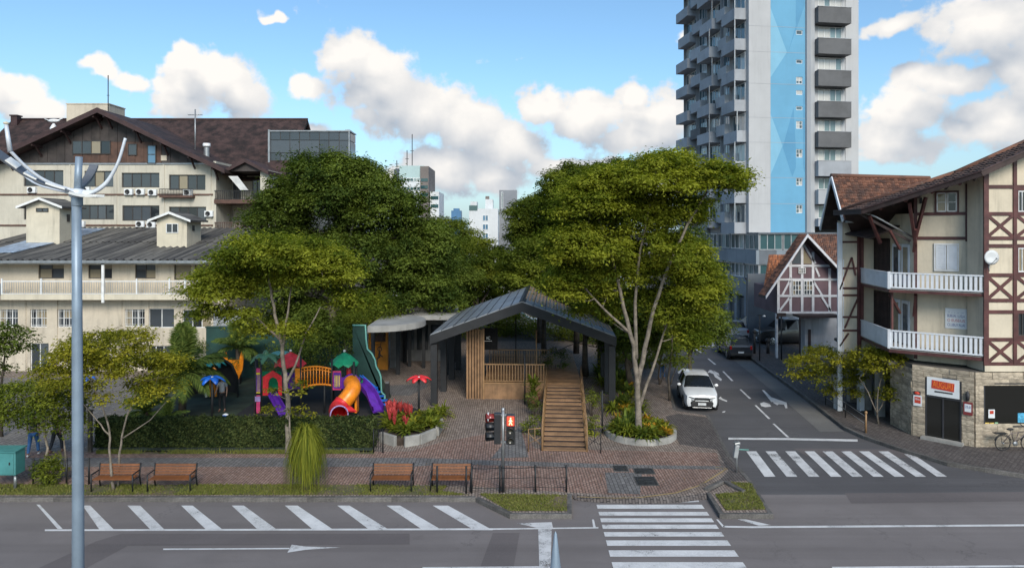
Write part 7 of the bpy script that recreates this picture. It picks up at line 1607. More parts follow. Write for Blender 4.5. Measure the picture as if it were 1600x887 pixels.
def ribbon(mb, pts, ws, th, up=(0, 0, 1), mi=0):
    """curved blade: points, widths across, constant thickness"""
    P = [Vector(p) for p in pts]; b0 = len(mb.v)
    for i, p in enumerate(P):
        d = (P[min(i+1, len(P)-1)]-P[max(i-1, 0)]).normalized(); s = ws[i][1] if isinstance(ws[i], tuple) else None
        w = ws[i][0] if s else ws[i]; s = Vector(s) if s else Vector((0, 1, 0)); s = (s-d*s.dot(d)).normalized(); n = d.cross(s)
        for a, b in ((-1, -1), (1, -1), (1, 1), (-1, 1)): mb.v.append(tuple(p+s*a*w/2+n*b*th/2))
    for i in range(len(P)-1):
        for k in range(4): k2 = (k+1) % 4; mb.f.append([b0+i*4+k, b0+i*4+k2, b0+i*4+4+k2, b0+i*4+4+k]); mb.m.append(mi); mb.s.append(False)
    mb.f.append([b0, b0+1, b0+2, b0+3][::-1]); mb.m.append(mi); mb.s.append(False); e = b0+4*(len(P)-1); mb.f.append([e, e+1, e+2, e+3]); mb.m.append(mi); mb.s.append(False)
    return mb
def arm(pts, n=8): return bez(pts, n)
# right arm, a flattened tube rising to an upright tip
pth = arm([l_(112, 297), l_(128, 302), l_(146, 300), l_(164, 288), l_(176, 271), l_(186, 250), l_(196, 216)]); k = len(pth)
MB().tube(pth, [.028+.014*math.sin(PI*min(1, i/k*1.3)) for i in range(k)], 10).build('arm', 'lamp_white', lp)
# left front arm with an angular tip
pth = arm([l_(146, 300), l_(112, 297), l_(72, 283, -.3), l_(42, 262, -.5), l_(16, 236, -.7)]); k = len(pth)
MB().tube(pth, [.038-.008*(i/k) for i in range(k)], 10).build('arm', 'lamp_white', lp); MB().tube([l_(16, 237, -.7), l_(9.5, 195, -.7)], [.042, .032], 10).build('arm_tip', 'lamp_white', lp); MB().lathe([(.045, 0), (.05, .03), (0, .05)], 8, tuple(l_(9.5, 194, -.7))).build('tip_cap', 'brick_cream', lp)
pth = arm([l_(120, 301), l_(84, 291, -.15), l_(48, 275, -.3), l_(20, 256, -.45), l_(-8, 236, -.6)]); k = len(pth)
ribbon(MB(), pth, [.34]*k, .03).build('arm', 'lamp_dark', lp)
for a, b in ((4, 11), (13, 19), (21, 27)):
    if b < k: ribbon(MB(), [p+Vector((.0, -.01, .028)) for p in pth[a:b]], [.28]*(b-a), .03).build('led_panel', 'lamp_led', lp)
pth = arm([l_(120, 303), l_(88, 297, .3), l_(52, 285, .5), l_(16, 256, .8), l_(-14, 238, .9)]); MB().tube(pth, .02, 8).build('arm', 'lamp_white', lp)
# arm reaching away, seen end-on
pth = arm([l_(112, 300, .0), l_(122, 295, .3), l_(134, 283, .6), l_(143, 268, .8), l_(147, 258, .9)]); k = len(pth)
ribbon(MB(), pth, [(.16, (1, .6, .4))]*k, .05).build('arm', 'lamp_dark', lp)
pth = arm([l_(118, 302), l_(135, 306, -.3), l_(157, 306, -.5)]); ribbon(MB(), pth, [.34-.2*i/len(pth) for i in range(len(pth))], .05).build('led_panel', 'lamp_led', lp)
MB().lathe([(.0, -.10), (.12, -.08), (.14, 0), (.12, .08), (0, .1)], 14, tuple(l_(120, 302))).build('hub', 'lamp_white', lp)

# pointed metal post in the foreground
sp_ = thing('pointed_post', 'grey metal post with a pointed tip cut by the bottom edge', 'post', (gx(868, 13.6), 13.6, KH)); hT = gz(829, 13.6)-KH
MB().tube([(0, 0, 0), (0, 0, hT-.9)], .12, 14).build('shaft', 'lamp_dark', sp_); MB().lathe([(.125, hT-.9), (.115, hT-.8), (.03, hT-.06), (0, hT)], 14).build('tip', 'lamp_blue', sp_)

# traffic light
b = gr(786, 768, KH); TY = b.y; tl = thing('traffic_light', 'slim grey traffic light with a side facing vehicle head and a red pedestrian figure', 'traffic light', b)
zz = lambda py: gz(py, TY)-KH
sx = TY/F
pm('signal_black', (.018, .018, .020), .45); emis('signal_red', (1.0, .045, .02), 1.1); emis('signal_figure', (1.0, .55, .28), 1.5); pm('lens_off', (.035, .03, .02), .15); pm('lens_red_off', (.20, .03, .025), .2)
MB().tube([(0, 0, 0), (0, 0, zz(728))], .062, 12).build('pole_base', 'steel_dark', tl); MB().tube([(0, 0, zz(728)), (0, 0, zz(639))], .05, 12).build('pole', 'grey_metal', tl); MB().lathe([(.06, 0), (.06, .08), (0, .11)], 10, (0, 0, zz(641))).build('pole_cap', 'grey_metal', tl)
hx0, hx1 = 5*sx, 18.5*sx
ph_ = MB().box(hx0, hx1, -.12, .10, zz(693), zz(647)).build('pedestrian_head', 'signal_black', tl, bevel=.02)
cxh = (hx0+hx1)/2
MB().box(hx0+.03, hx1-.03, -.135, -.121, zz(663), zz(649)).build('red_lens', 'signal_red', ph_)
fgm = MB().ball((cxh, -.142, zz(651.5)), (.028, .008, .028), 8, 5); fgm.bar((cxh, -.142, zz(653)), (cxh, -.142, zz(657.5)), .045, .01, (0, 1, 0)).bar((cxh, -.142, zz(657)), (cxh-.055, -.142, zz(662)), .03, .01, (0, 1, 0)).bar((cxh, -.143, zz(657)), (cxh+.055, -.143, zz(662)), .03, .01, (0, 1, 0)).bar((cxh, -.144, zz(653.5)), (cxh-.06, -.144, zz(656.5)), .025, .01, (0, 1, 0)).bar((cxh, -.145, zz(653.5)), (cxh+.06, -.145, zz(656.5)), .025, .01, (0, 1, 0))
fgm.build('walking_figure', 'signal_figure', ph_)
for py in (671, 686): MB().lathe([(0, 0), (.105, 0), (.115, .02), (.125, -.12) if False else (.12, .0)], 14).build('lens', 'lens_off', ph_, loc=(cxh, -.125, zz(py))).rotation_euler = (R(90), 0, 0); 
for py in (671, 686): MB().lathe([(.115, .0), (.13, .0), (.13, .14), (.115, .14)], 12, a0=R(-10), a1=R(190)).build('visor', 'signal_black', ph_, loc=(cxh, -.12, zz(py))).rotation_euler = (R(90), 0, 0)
vh = MB().box(-14*sx, -3.5*sx, -.14, .14, zz(692), zz(645)).build('vehicle_head', 'signal_black', tl, bevel=.02)
for py, mt in ((652, 'lens_red_off'), (666, 'lens_off'), (681, 'lens_off')):
    m = MB().lathe([(.0, 0), (.115, 0)], 14); o = m.build('lens', mt, vh, loc=(-14.2*sx, 0, zz(py))); o.rotation_euler = (0, R(-90), 0)
    m = MB().lathe([(.125, -.02), (.14, -.02), (.16, .30), (.145, .30)], 14, a0=R(-85), a1=R(205)); o = m.build('visor', 'signal_black' if py > 655 else 'lens_red_off', vh, loc=(-14*sx, 0, zz(py))); o.rotation_euler = (0, R(-90), R(12))
m = MB().lathe([(.0, .03), (.16, .0), (.17, -.04), (.155, -.04)], 16); o = m.build('dome', 'tank_white', vh, loc=(-24*sx, 0, zz(651))); o.rotation_euler = (0, R(-90), 0)
for py in (648, 690): MB().box(-4*sx, 5.5*sx, -.03, .03, zz(py)-.03, zz(py)+.03).build('bracket', 'grey_metal', tl)

# benches
pm('bench_wood', (.19, .068, .022), .5, var=.22, scale=3, objvar=.15, grain=.2, gscale=30); pm('cast_iron', (.022, .024, .027), .5, .4, var=.2)
SLAT = MB().cbox((0, 0, 0), (1.42, .074, .032)).mesh('slat', 'bench_wood')
def bench(px0, px1, py, label):
    a, b_ = gr(px0, py, KH), gr(px1, py, KH); t = thing('park_bench', label, 'bench', (a+b_)/2, 0, 'wooden benches along the verge'); w = (b_-a).length/2
    s = (w*2-.06)/1.42
    for s_ in (-1, 1):
        x = s_*w
        MB().tube([(x, -.24, 0), (x, -.25, .62)], .026, 7).tube([(x, -.25, .61), (x, .22, .63)], .024, 7).tube([(x, .30, 0), (x, .22, .42), (x, .30, .86)], .026, 7).tube([(x, -.24, .40), (x, .22, .40)], .022, 7).build('frame', 'cast_iron', t)
    for i in range(4): inst('slat', SLAT, t, (0, -.20+i*.115, .435), (0, 0, 0), (s, 1, 1))
    for i in range(4): inst('slat', SLAT, t, (0, .235+i*.018, .51+i*.095), (R(78), 0, 0), (s, 1, 1))
    return t
bench(149, 213, 764, 'leftmost wooden bench with the thin tree stems in front of it'); bench(236, 302, 764, 'wooden bench standing free between the small tree and the weeping plant'); bench(581, 644, 764, 'wooden bench just left of the black rail fence'); bench(674, 736, 764, 'wooden bench partly behind the black rail posts left of the traffic light')
# low wire fence by the crossing
wf = thing('wire_fence', 'low black post and wire fence between the benches and the zebra crossing', 'fence', gr(683, 770, KH)); wb = wf.location
FP = [gr(x, y, KH)-wb for x, y in ((683, 770), (728.5, 770), (737, 770), (781, 769), (836.5, 768), (885, 768))]
pmh = MB().tube([(0, 0, 0), (0, 0, .93)], .034, 8).lathe([(.04, .93), (.03, .97), (0, .98)], 8).mesh('post', 'cast_iron')
for p in FP: inst('post', pmh, wf, p)
for z in (.18, .52, .88):
    for a, b_ in zip(FP[2:-1], FP[3:]): MB().tube([a+Vector((0, 0, z)), (a+b_)/2+Vector((0, 0, z-.025)), b_+Vector((0, 0, z))], .010 if z < .8 else .014, 5).build('wire', 'cast_iron', wf)
wf = thing('wire_fence', 'low thin wire fence behind the dark shrub left of the lamp post', 'fence', gr(52, 756, KH)); wb = wf.location; FP = [gr(x, 756+(i % 2)*.5, KH)-wb for i, x in enumerate((52, 104, 139))]
for p in FP: inst('post', pmh, wf, p)
for z in (.3, .88):
    for a, b_ in zip(FP[:-1], FP[1:]): MB().tube([a+Vector((0, 0, z)), b_+Vector((0, 0, z))], .011, 5).build('wire', 'cast_iron', wf)
b = gr(141, 706, KH); t = thing('thin_post', 'dark square post at the left end of the hedge', 'post', b); MB().box(-.07, .07, -.07, .07, 0, 1.75).build('shaft', 'bark_dark', t); MB().box(-.09, .09, -.09, .09, 1.752, 1.79).build('cap', 'bark_dark', t)
b = gr(593, 707, KH); t = thing('hedge_gate', 'low dark metal gate closing the right end of the hedge', 'gate', b); MB().tube([(-.25, 0, 0), (-.25, 0, 1.0), (.14, 0, 1.0), (.14, 0, 0)], .03, 6).build('frame', 'cast_iron', t)
for i in range(3): MB().tube([(-.15+i*.1, 0, .05), (-.15+i*.1, 0, .97)], .012, 5).build('bar', 'cast_iron', t)
# teal cabinet
pm('cabinet_teal', (.06, .22, .22), .5, var=.1, scale=2, streak=.15)
b = gr(24, 763, KH); cbn = thing('utility_cabinet', 'teal metal cabinet on a post at the left edge', 'cabinet', b); CX0, CX1 = gx(-22, b.y)-b.x, gx(31, b.y)-b.x
z0, z1 = gz(739, b.y)-KH, gz(702.5, b.y)-KH
MB().box(CX0, CX1, -.22, .28, z0, z1).build('body', 'cabinet_teal', cbn, bevel=.02); MB().slab([(CX0-.03, -.27, z1+.02), (CX1+.03, -.27, z1+.02), (CX1+.03, .33, z1+.07), (CX0-.03, .33, z1+.07)], .04).build('lid', 'cabinet_teal', cbn)
d_ = MB().box(CX0+.06, CX1-.06, -.235, -.221, z0+.05, z1-.05).build('door', 'cabinet_teal', cbn); MB().box(CX1-.22, CX1-.18, -.255, -.236, (z0+z1)/2-.04, (z0+z1)/2+.05).build('handle', 'steel_dark', d_); MB().tube([(0, 0, 0), (0, 0, z0)], .055, 8).build('post', 'grey_metal', cbn)
# crossing button post right of the plaza
b = gr(1151, 738, KH); t = thing('button_post', 'short grey post with a weathered angled box by the street corner', 'post', b); h = gz(700, b.y)-KH
MB().tube([(0, 0, 0), (0, 0, h)], .035, 8).build('shaft', 'grey_metal', t); MB().cbox((-.03, -.02, h-.1), (.16, .18, .5), (0, R(8), 0)).build('box', 'frame_grey', t, bevel=.02); MB().cbox((.0, -.02, h+.2), (.22, .22, .10), (0, R(-12), 0)).build('hood', 'grey_metal', t, bevel=.02); MB().tube([(0, 0, .9), (.5, .1, .85)], .02, 5).build('side_rod', 'kiosk_trim', t)
# posts and rails along the right pavement
def post(label, px, pyb, top, mat='steel_dark', r=.05, sign=None, name='street_post'):
    b = gr(px, pyb, KH); t = thing(name, label, 'post', b); h = gz(top, b.y)-KH
    MB().tube([(0, 0, 0), (0, 0, h)], r, 9).build('shaft', mat, t)
    if sign == 'lamp': MB().tube([(0, 0, h), (-.15, 0, h+.05), (.25, -.1, h+.03)], .03, 6).build('arm', mat, t); MB().ball((.28, -.1, h-.02), (.12, .1, .07), 8, 5).build('lamp_head', 'tank_white', t)
    elif sign == 'plate': MB().box(-.22, .22, -.03, -.0, h-.75, h-.05).build('plate', 'frame_grey', t)
    elif sign == 'knob': MB().ball((0, 0, h), (r*1.8,)*3, 8, 6).build('cap', mat, t)
    elif sign == 'box': MB().box(-.3, .3, -.1, .1, h-.22, h).build('box', 'wood_dark', t); MB().cbox((-.28, 0, h-.32), (.14, .14, .2)).build('bracket', 'wood_dark', t)
    return t
post('slim dark street post with a small lamp head beside the dark parked car', 1187, 563, 493, sign='lamp'); post('dark post carrying a box in front of the black car', 1221, 562, 489, sign='box'); post('short thick dark bollard beside the rear of the dark car', 1179, 552, 518, r=.09, sign='knob'); post('short black bollard by the entry of the carport', 1200, 552, 532, r=.12, sign='knob')
post('yellow banded short post at the end of the pavement railing', 1353, 676, 644, 'rail_wood', .04, sign='knob')
wf = thing('pavement_railing', 'thin grey railing along the wispy trees on the right pavement', 'railing', gr(1290, 640, KH)); wb = wf.location; FP = [gr(x, y, KH)-wb for x, y in ((1290, 632), (1321, 652), (1352, 675))]
for p in FP: inst('post', pmh, wf, p, (0, 0, 0), (.8, .8, .8))
for z in (.4, .74):
    for a, b_ in zip(FP[:-1], FP[1:]): MB().tube([a+Vector((0, 0, z)), b_+Vector((0, 0, z))], .014, 5).build('rail', 'grey_metal', wf)
leaf_mat('leaf_dry', (.10, .06, .025), (.28, .17, .07), .1)
# fallen leaves and litter on the paving and along the kerb
k = 700; x = RNG.uniform(-20, 7.4, k); y = RNG.uniform(24.1, 33, k); z = np.full(k, KH+.03)
ok = ~((x > HX0-.1) & (x < HX1+.1) & (y > 29.3) & (y < 31)) & ~((x > .8) & (x < 3.6) & (y > 28.5)) & ~((x > 3.6) & (y > 28) & (x < 8.2))
ok &= ~((x > -1.5) & (y < 24.6)); x, y, z = x[ok], y[ok], z[ok]; k = len(x)
tag(leaf_obj('fallen_leaves', np.c_[x, y, z], np.c_[RNG.normal(0, .25, (k, 2)), np.ones(k)], RNG.random(k), .07, 'leaf_dry', None), 'small dry leaves scattered over the red paving and verge', 'leaves', kind='stuff')

# ================================================================== BICYCLE
BY = 29.0; bk = thing('bicycle', 'dark bicycle with a rear rack parked below the shop window', 'bicycle', (gx(1587, BY), BY, KH)); pm('rubber_tyre', (.02, .02, .022), .8); pm('bike_frame', (.16, .13, .12), .4, .4)
for x in (-.55, .55):
    MB().tube([(x+.32*math.cos(a), 0, .34+.32*math.sin(a)) for a in [2*PI*i/24 for i in range(25)]], .022, 6, cap=False).build('tyre', 'rubber_tyre', bk)
    m = MB()
    for i in range(14): a = 2*PI*i/14; m.tube([(x, 0, .34), (x+.31*math.cos(a), 0, .34+.31*math.sin(a))], .003, 3, cap=False)
    m.tube([(x, -.06, .34), (x, .06, .34)], .03, 8); m.build('spokes', 'grey_metal', bk)
    MB().tube([(x+.37*math.cos(a), 0, .34+.37*math.sin(a)) for a in [PI*(.1+.8*i/10) for i in range(11)]], .02, 5).build('mudguard', 'steel_dark', bk)
MB().tube([(-.55, 0, .34), (-.05, 0, .32), (.12, 0, .78)], .02, 6).tube([(-.05, 0, .32), (.40, 0, .74)], .024, 6).tube([(-.55, 0, .34), (-.20, 0, .74), (.40, 0, .82)], .02, 6).tube([(-.05, 0, .32), (-.22, 0, .86)], .02, 6).tube([(.55, 0, .34), (.38, 0, .95)], .02, 6).build('frame', 'bike_frame', bk)
MB().ball((-.24, 0, .92), (.15, .08, .05), 10, 6).build('saddle', 'steel_dark', bk); MB().tube([(.40, -.28, 1.05), (.34, -.12, 1.06), (.38, 0, 1.0), (.34, .12, 1.06), (.40, .28, 1.05)], .016, 6).build('handlebar', 'steel_dark', bk); MB().box(-.92, -.4, -.1, .1, .74, .77).tube([(-.55, .05, .34), (-.6, .05, .74)], .01, 5).build('rack', 'steel_dark', bk); MB().lathe([(0, -.02), (.1, -.02), (.1, .02), (0, .02)], 12).build('chainring', 'grey_metal', bk, loc=(-.05, -.04, .32)).rotation_euler = (R(90), 0, 0)
# ================================================================== VEHICLES
def paint(name, col, rough=.25, metal=0):
    m, t, b, o = base_mat(name); P = t.n('ShaderNodeTexCoord').outputs['Object']; sp = t.n('ShaderNodeSeparateXYZ'); t.put(sp.inputs[0], P)
    dirt = t.m('MULTIPLY', t.ramp(t.noise(P, 2.2, 4, .6), .4, .8), .22); c = t.mix(dirt, col, tuple(x*.6+.03 for x in col)); t.put(b.inputs['Base Color'], c)
    b.inputs['Roughness'].default_value = rough; b.inputs['Metallic'].default_value = metal; b.inputs['Coat Weight'].default_value = .6; b.inputs['Coat Roughness'].default_value = .08
paint('car_white', (.72, .73, .75)); paint('car_dark', (.030, .033, .040)); paint('car_black', (.010, .011, .014), .4); paint('car_silver', (.50, .50, .52), .3, .2); paint('car_cream', (.52, .40, .28))
pm('car_glass', (.010, .012, .014), .10, spec=.35, var=.1); pm('car_trim', (.018, .018, .019), .55); pm('rim_silver', (.40, .41, .42), .35, .7); pm('lamp_glass', (.45, .46, .48), .08); pm('lamp_red', (.35, .015, .015), .2); pm('plate_grey', (.60, .61, .62), .5)
def car(name, label, cat, loc, rz, st, mats, Lw, R_=.33, group=None, plate=True, front_style=True, pickup=False):
    """st: stations (y, half width, sill z, belt z, roof z, roof half width); car points to -y"""
    t = thing(name, label, cat, loc, rz, group); body, glass = mats
    rows = []
    for (y, w, zs_, zb, zr, wr) in st:
        rows.append([(w*.90, zs_), (w*.985, zs_+.14), (w, zs_+(zb-zs_)*.55), (w*.965, zb), (wr+(w*.965-wr)*.10, zb+(zr-zb)*.88) if zr-zb > .15 else (w*.9, zb+(zr-zb)*.5), (wr*.86, zr-.015 if zr-zb > .15 else zb+(zr-zb)*.9), (0, zr)])
    parts = {'body': MB(), 'windscreen': MB(), 'rear_window': MB(), 'side_window': MB()}
    V = [[(s*x, st[i][0], z) for x, z in (rows[i] if s > 0 else rows[i])] for i in range(len(st)) for s in (1,)]
    n = len(rows[0])
    def quad(key, pts, flip, off=0):
        mb = parts[key]; mb.add(pts[::-1] if flip else pts, [(0, 1, 2, 3)], 0, key == 'body')
    cab = [i for i in range(len(st)) if st[i][4]-st[i][3] > .15]
    i0, i1 = cab[0], cab[-1]
    for s in (1, -1):
        for i in range(len(st)-1):
            for k in range(n-1):
                a, b, c, d = [(s*rows[i][k][0], st[i][0], rows[i][k][1]), (s*rows[i+1][k][0], st[i+1][0], rows[i+1][k][1]), (s*rows[i+1][k+1][0], st[i+1][0], rows[i+1][k+1][1]), (s*rows[i][k+1][0], st[i][0], rows[i][k+1][1])]
                key = 'body'
                if i == i0-1 and k >= 3: key = 'windscreen' if k >= 4 else 'body'
                elif i == i1 and k >= 3: key = 'rear_window' if k >= 4 else 'body'
                elif i0 <= i < i1 and k == 3: key = 'side_window' if st[i+1][0]-st[i][0] > .25 else 'body'
                quad(key, [a, b, c, d], s < 0)
    # end caps and floor
    for i, f in ((0, True), (len(st)-1, False)):
        ring = [(x, st[i][0], z) for x, z in rows[i]]+[(-x, st[i][0], z) for x, z in rows[i][-2::-1]]; parts['body'].add(ring if not f else ring[::-1], [tuple(range(len(ring)))])
    parts['body'].add([(rows[i][0][0]*s, st[i][0], rows[i][0][1]) for i in range(len(st)) for s in (-1, 1)], [(2*i, 2*i+2, 2*i+3, 2*i+1) for i in range(len(st)-1)])
    for k, mb in parts.items():
        if not mb.v: continue
        o = mb.build(k, body if k == 'body' else glass, t)
        if k == 'body':
            b_ = bmesh.new(); b_.from_mesh(o.data); bmesh.ops.remove_doubles(b_, verts=b_.verts, dist=.001); bmesh.ops.recalc_face_normals(b_, faces=b_.faces); b_.to_mesh(o.data); b_.free()
            for p in o.data.polygons: p.use_smooth = True
            o.data.set_sharp_from_angle(angle=R(35)) if hasattr(o.data, 'set_sharp_from_angle') else None
    y0, y1 = st[0][0], st[-1][0]; wmax = max(s[1] for s in st); f0 = y0+Lw[0]; r0 = y0+Lw[1]
    for y in (f0, r0):
        for s in (-1, 1):
            x = s*(wmax-.11)
            w = MB().lathe([(.0, -.09), (R_*.62, -.10), (R_*.92, -.11), (R_, -.08), (R_, .08), (R_*.92, .11), (R_*.6, .10), (0, .09)], 22).build('wheel', 'rubber_tyre', t, loc=(x, y, R_)); w.rotation_euler = (0, R(90), 0)
            m = MB().lathe([(0, .118), (.05, .125), (R_*.6, .112), (R_*.66, .10)], 20)
            rm = m.build('rim', 'rim_silver', w); 
            if s < 0: rm.rotation_euler = (R(180), 0, 0)
            m = MB()
            for k in range(5): a = 2*PI*k/5; m.cbox((R_*.36*math.cos(a+.6), R_*.36*math.sin(a+.6), .119), (R_*.26, R_*.16, .012), (0, 0, a+.6))
            sk = m.build('rim_slot', 'car_trim', w)
            if s < 0: sk.rotation_euler = (R(180), 0, 0)
            MB().lathe([(R_+.02, 0), (R_+.085, 0), (R_+.085, .03), (R_+.02, .03)], 18, a0=R(-4), a1=R(184)).build('wheel_arch', 'car_trim', t, loc=(s*(wmax-.012), y, R_)).rotation_euler = (R(90), 0, R(90) if s > 0 else R(-90))
    zb0 = st[1][3]; w0 = st[1][1]
    for s in (-1, 1):
        hl = MB().cbox((s*(w0*.68), y0+.055, zb0-.12), (w0*.52, .13, .17), (0, R(-12)*s, s*R(20))).build('headlight', 'car_trim', t, bevel=.03); MB().cbox((s*(w0*.66), y0+.035, zb0-.125), (w0*.34, .11, .09), (0, R(-12)*s, s*R(20))).build('lamp_glass', 'lamp_glass', hl)
        MB().cbox((s*(st[-2][1]*.86), y1-.05, st[-2][3]-.12), (.16, .14, .28), (0, 0, 0)).build('tail_light', 'lamp_red', t, bevel=.03)
        ym = st[i0][0]-.05; mr = MB().ball((s*(wmax+.10), ym-.1, st[i0][3]+.06), (.11, .07, .085), 10, 7).build('mirror', body, t); MB().bar((s*(wmax-.05), ym-.08, st[i0][3]+.02), (s*(wmax+.05), ym-.1, st[i0][3]+.04), .05, .05).build('mirror_arm', 'car_trim', mr)
        for yd in (st[i0][0]+.75, st[i0][0]+1.65): MB().cbox((s*(wmax*.985), yd, st[i0][3]-.10), (.03, .17, .03)).build('door_handle', body, t)
        MB().cbox((s*(w0*.66), y0+.02, st[1][2]+.20), (.19, .08, .14), (0, 0, s*R(14))).build('fog_lamp', 'car_trim', t, bevel=.03)
    MB().cbox((0, y0-.005, zb0-.11), (w0*.95, .06, .13)).build('grille', 'car_trim', t, bevel=.02)
    MB().cbox((0, y0-.02, st[1][2]+.17), (w0*1.45, .07, .30)).build('lower_grille', 'car_trim', t, bevel=.03); MB().cbox((0, y0-.035, st[1][2]-.01), (w0*1.3, .05, .035)).build('skid_plate', 'rim_silver', t, bevel=.015)
    if plate:
        MB().cbox((0, y0-.065, st[1][2]+.18), (.40, .015, .13)).build('number_plate', 'plate_grey', t); MB().cbox((0, y1+.01, st[-2][2]+.30), (.40, .015, .13)).build('number_plate', 'plate_grey', t)
    MB().cbox((0, y1+.0, st[-1][2]+.10), (wmax*1.7, .09, .2)).build('rear_bumper', 'car_trim', t, bevel=.03)
    return t
SUV = [(-2.05, .62, .36, .72, .76, .5), (-1.98, .76, .30, .84, .90, .6), (-1.70, .85, .26, .92, .99, .7), (-1.2, .88, .25, .97, 1.05, .72), (-.82, .885, .25, 1.0, 1.09, .74), (-.12, .89, .25, 1.02, 1.58, .60), (.02, .89, .25, 1.02, 1.60, .61), (.75, .89, .25, 1.03, 1.63, .62), (.85, .89, .25, 1.03, 1.63, .62), (1.45, .885, .26, 1.04, 1.60, .61), (1.62, .88, .27, 1.05, 1.57, .60), (1.92, .85, .30, 1.06, 1.12, .68), (2.02, .80, .34, .95, .98, .66)]
p = gr(1088, 646, 0)
car('parked_car', 'white compact SUV parked nose out at the end of the plaza kerb', 'car', (gx(1089, 37.6), 37.6, 0), R(-8), SUV, ('car_white', 'car_glass'), (.80, 3.35), .335)
dk_ = car('parked_car', 'dark SUV seen from behind driving up the side street', 'car', (gx(1146, 52.0), 51.9, 0), R(176.5+180-180), SUV, ('car_dark', 'car_glass'), (.80, 3.35), .335)
PK = [(-2.35, .62, .42, .80, .84, .5), (-2.25, .78, .36, .92, .97, .6), (-1.9, .85, .32, .98, 1.04, .7), (-1.2, .87, .32, 1.02, 1.08, .72), (-.95, .875, .32, 1.04, 1.10, .72), (-.25, .875, .32, 1.05, 1.58, .6), (-.1, .875, .32, 1.05, 1.60, .6), (.6, .875, .32, 1.05, 1.58, .6), (.70, .875, .32, 1.05, 1.56, .6), (.95, .87, .34, 1.05, 1.10, .7), (2.2, .86, .38, 1.05, 1.08, .7), (2.3, .84, .42, 1.02, 1.04, .7)]
car('pickup_truck', 'silver white pickup truck seen from behind beyond the dark car', 'pickup truck', (gx(1150, 60), 60.3, 0), R(180-10), PK, ('car_silver', 'car_glass'), (.9, 3.7), .34)
car('parked_car', 'cream car half hidden behind the pickup truck', 'car', (gx(1170, 62.5), 63.2, 0), R(180+70), SUV, ('car_cream', 'car_glass'), (.8, 3.35), .33)
BS = [(-2.3, .65, .38, .85, .90, .5), (-2.2, .80, .32, .98, 1.04, .6), (-1.9, .90, .28, 1.06, 1.13, .7), (-1.3, .94, .27, 1.10, 1.18, .75), (-1.0, .945, .27, 1.12, 1.22, .76), (-.30, .95, .27, 1.14, 1.78, .66), (-.15, .95, .27, 1.14, 1.81, .66), (.75, .95, .27, 1.15, 1.84, .67), (.85, .95, .27, 1.15, 1.84, .67), (1.75, .945, .28, 1.16, 1.82, .67), (1.95, .94, .29, 1.16, 1.80, .66), (2.25, .92, .33, 1.16, 1.22, .74), (2.35, .88, .38, 1.05, 1.08, .72)]
bc = car('parked_car', 'large black car side on under the mauve house beside the pillar', 'car', (gx(1224, 57.0), 57.0, 0), R(-86), BS, ('car_black', 'car_glass'), (.9, 3.75), .37)
bc.scale = (1.1, 1.0, 1.2)
MB().slab([(-.60, -.15, 1.822), (.60, -.15, 1.822), (.62, 1.95, 1.845), (-.62, 1.95, 1.845)], .02).build('roof_panel', 'car_white', bc)
c = car('parked_car', 'small red car far back glimpsed under the pavilion roof', 'car', (gx(815, 66), 66, 0), R(80), SUV, ('car_silver', 'car_glass'), (.8, 3.35), .33)
c['label'] = 'pale car far back glimpsed under the pavilion roof'
# ================================================================== PEOPLE
pm('skin', (.40, .23, .16), .6, var=.08); pm('skin_dark', (.22, .12, .08), .6, var=.08); pm('hair_dark', (.015, .012, .010), .6); pm('cloth_grey', (.42, .43, .47), .85, var=.08); pm('cloth_black', (.022, .022, .026), .85); pm('cloth_green', (.022, .035, .028), .85); pm('jeans', (.045, .13, .30), .85, var=.15); pm('cloth_white', (.62, .62, .65), .85, var=.05); pm('cloth_navy', (.025, .035, .07), .85); pm('cloth_red', (.35, .06, .05), .8); pm('shoe', (.16, .08, .05), .7); pm('shoe_white', (.55, .55, .55), .7)
def skin_mesh(name, verts, edges, radii, mat, parent, root=0, lv=1):
    me = bpy.data.meshes.new(name); me.from_pydata(verts, edges, []); me.materials.append(MT[mat]); o = bpy.data.objects.new(name, me); COL.objects.link(o); o.parent = parent
    sk = o.modifiers.new('skin', 'SKIN'); sk.use_smooth_shade = True; ss = o.modifiers.new('sub', 'SUBSURF'); ss.levels = lv; ss.render_levels = lv
    for i, r in enumerate(radii):
        d = me.skin_vertices[0].data[i]; d.radius = r if isinstance(r, tuple) else (r, r); d.use_root = (i == root)
    return o
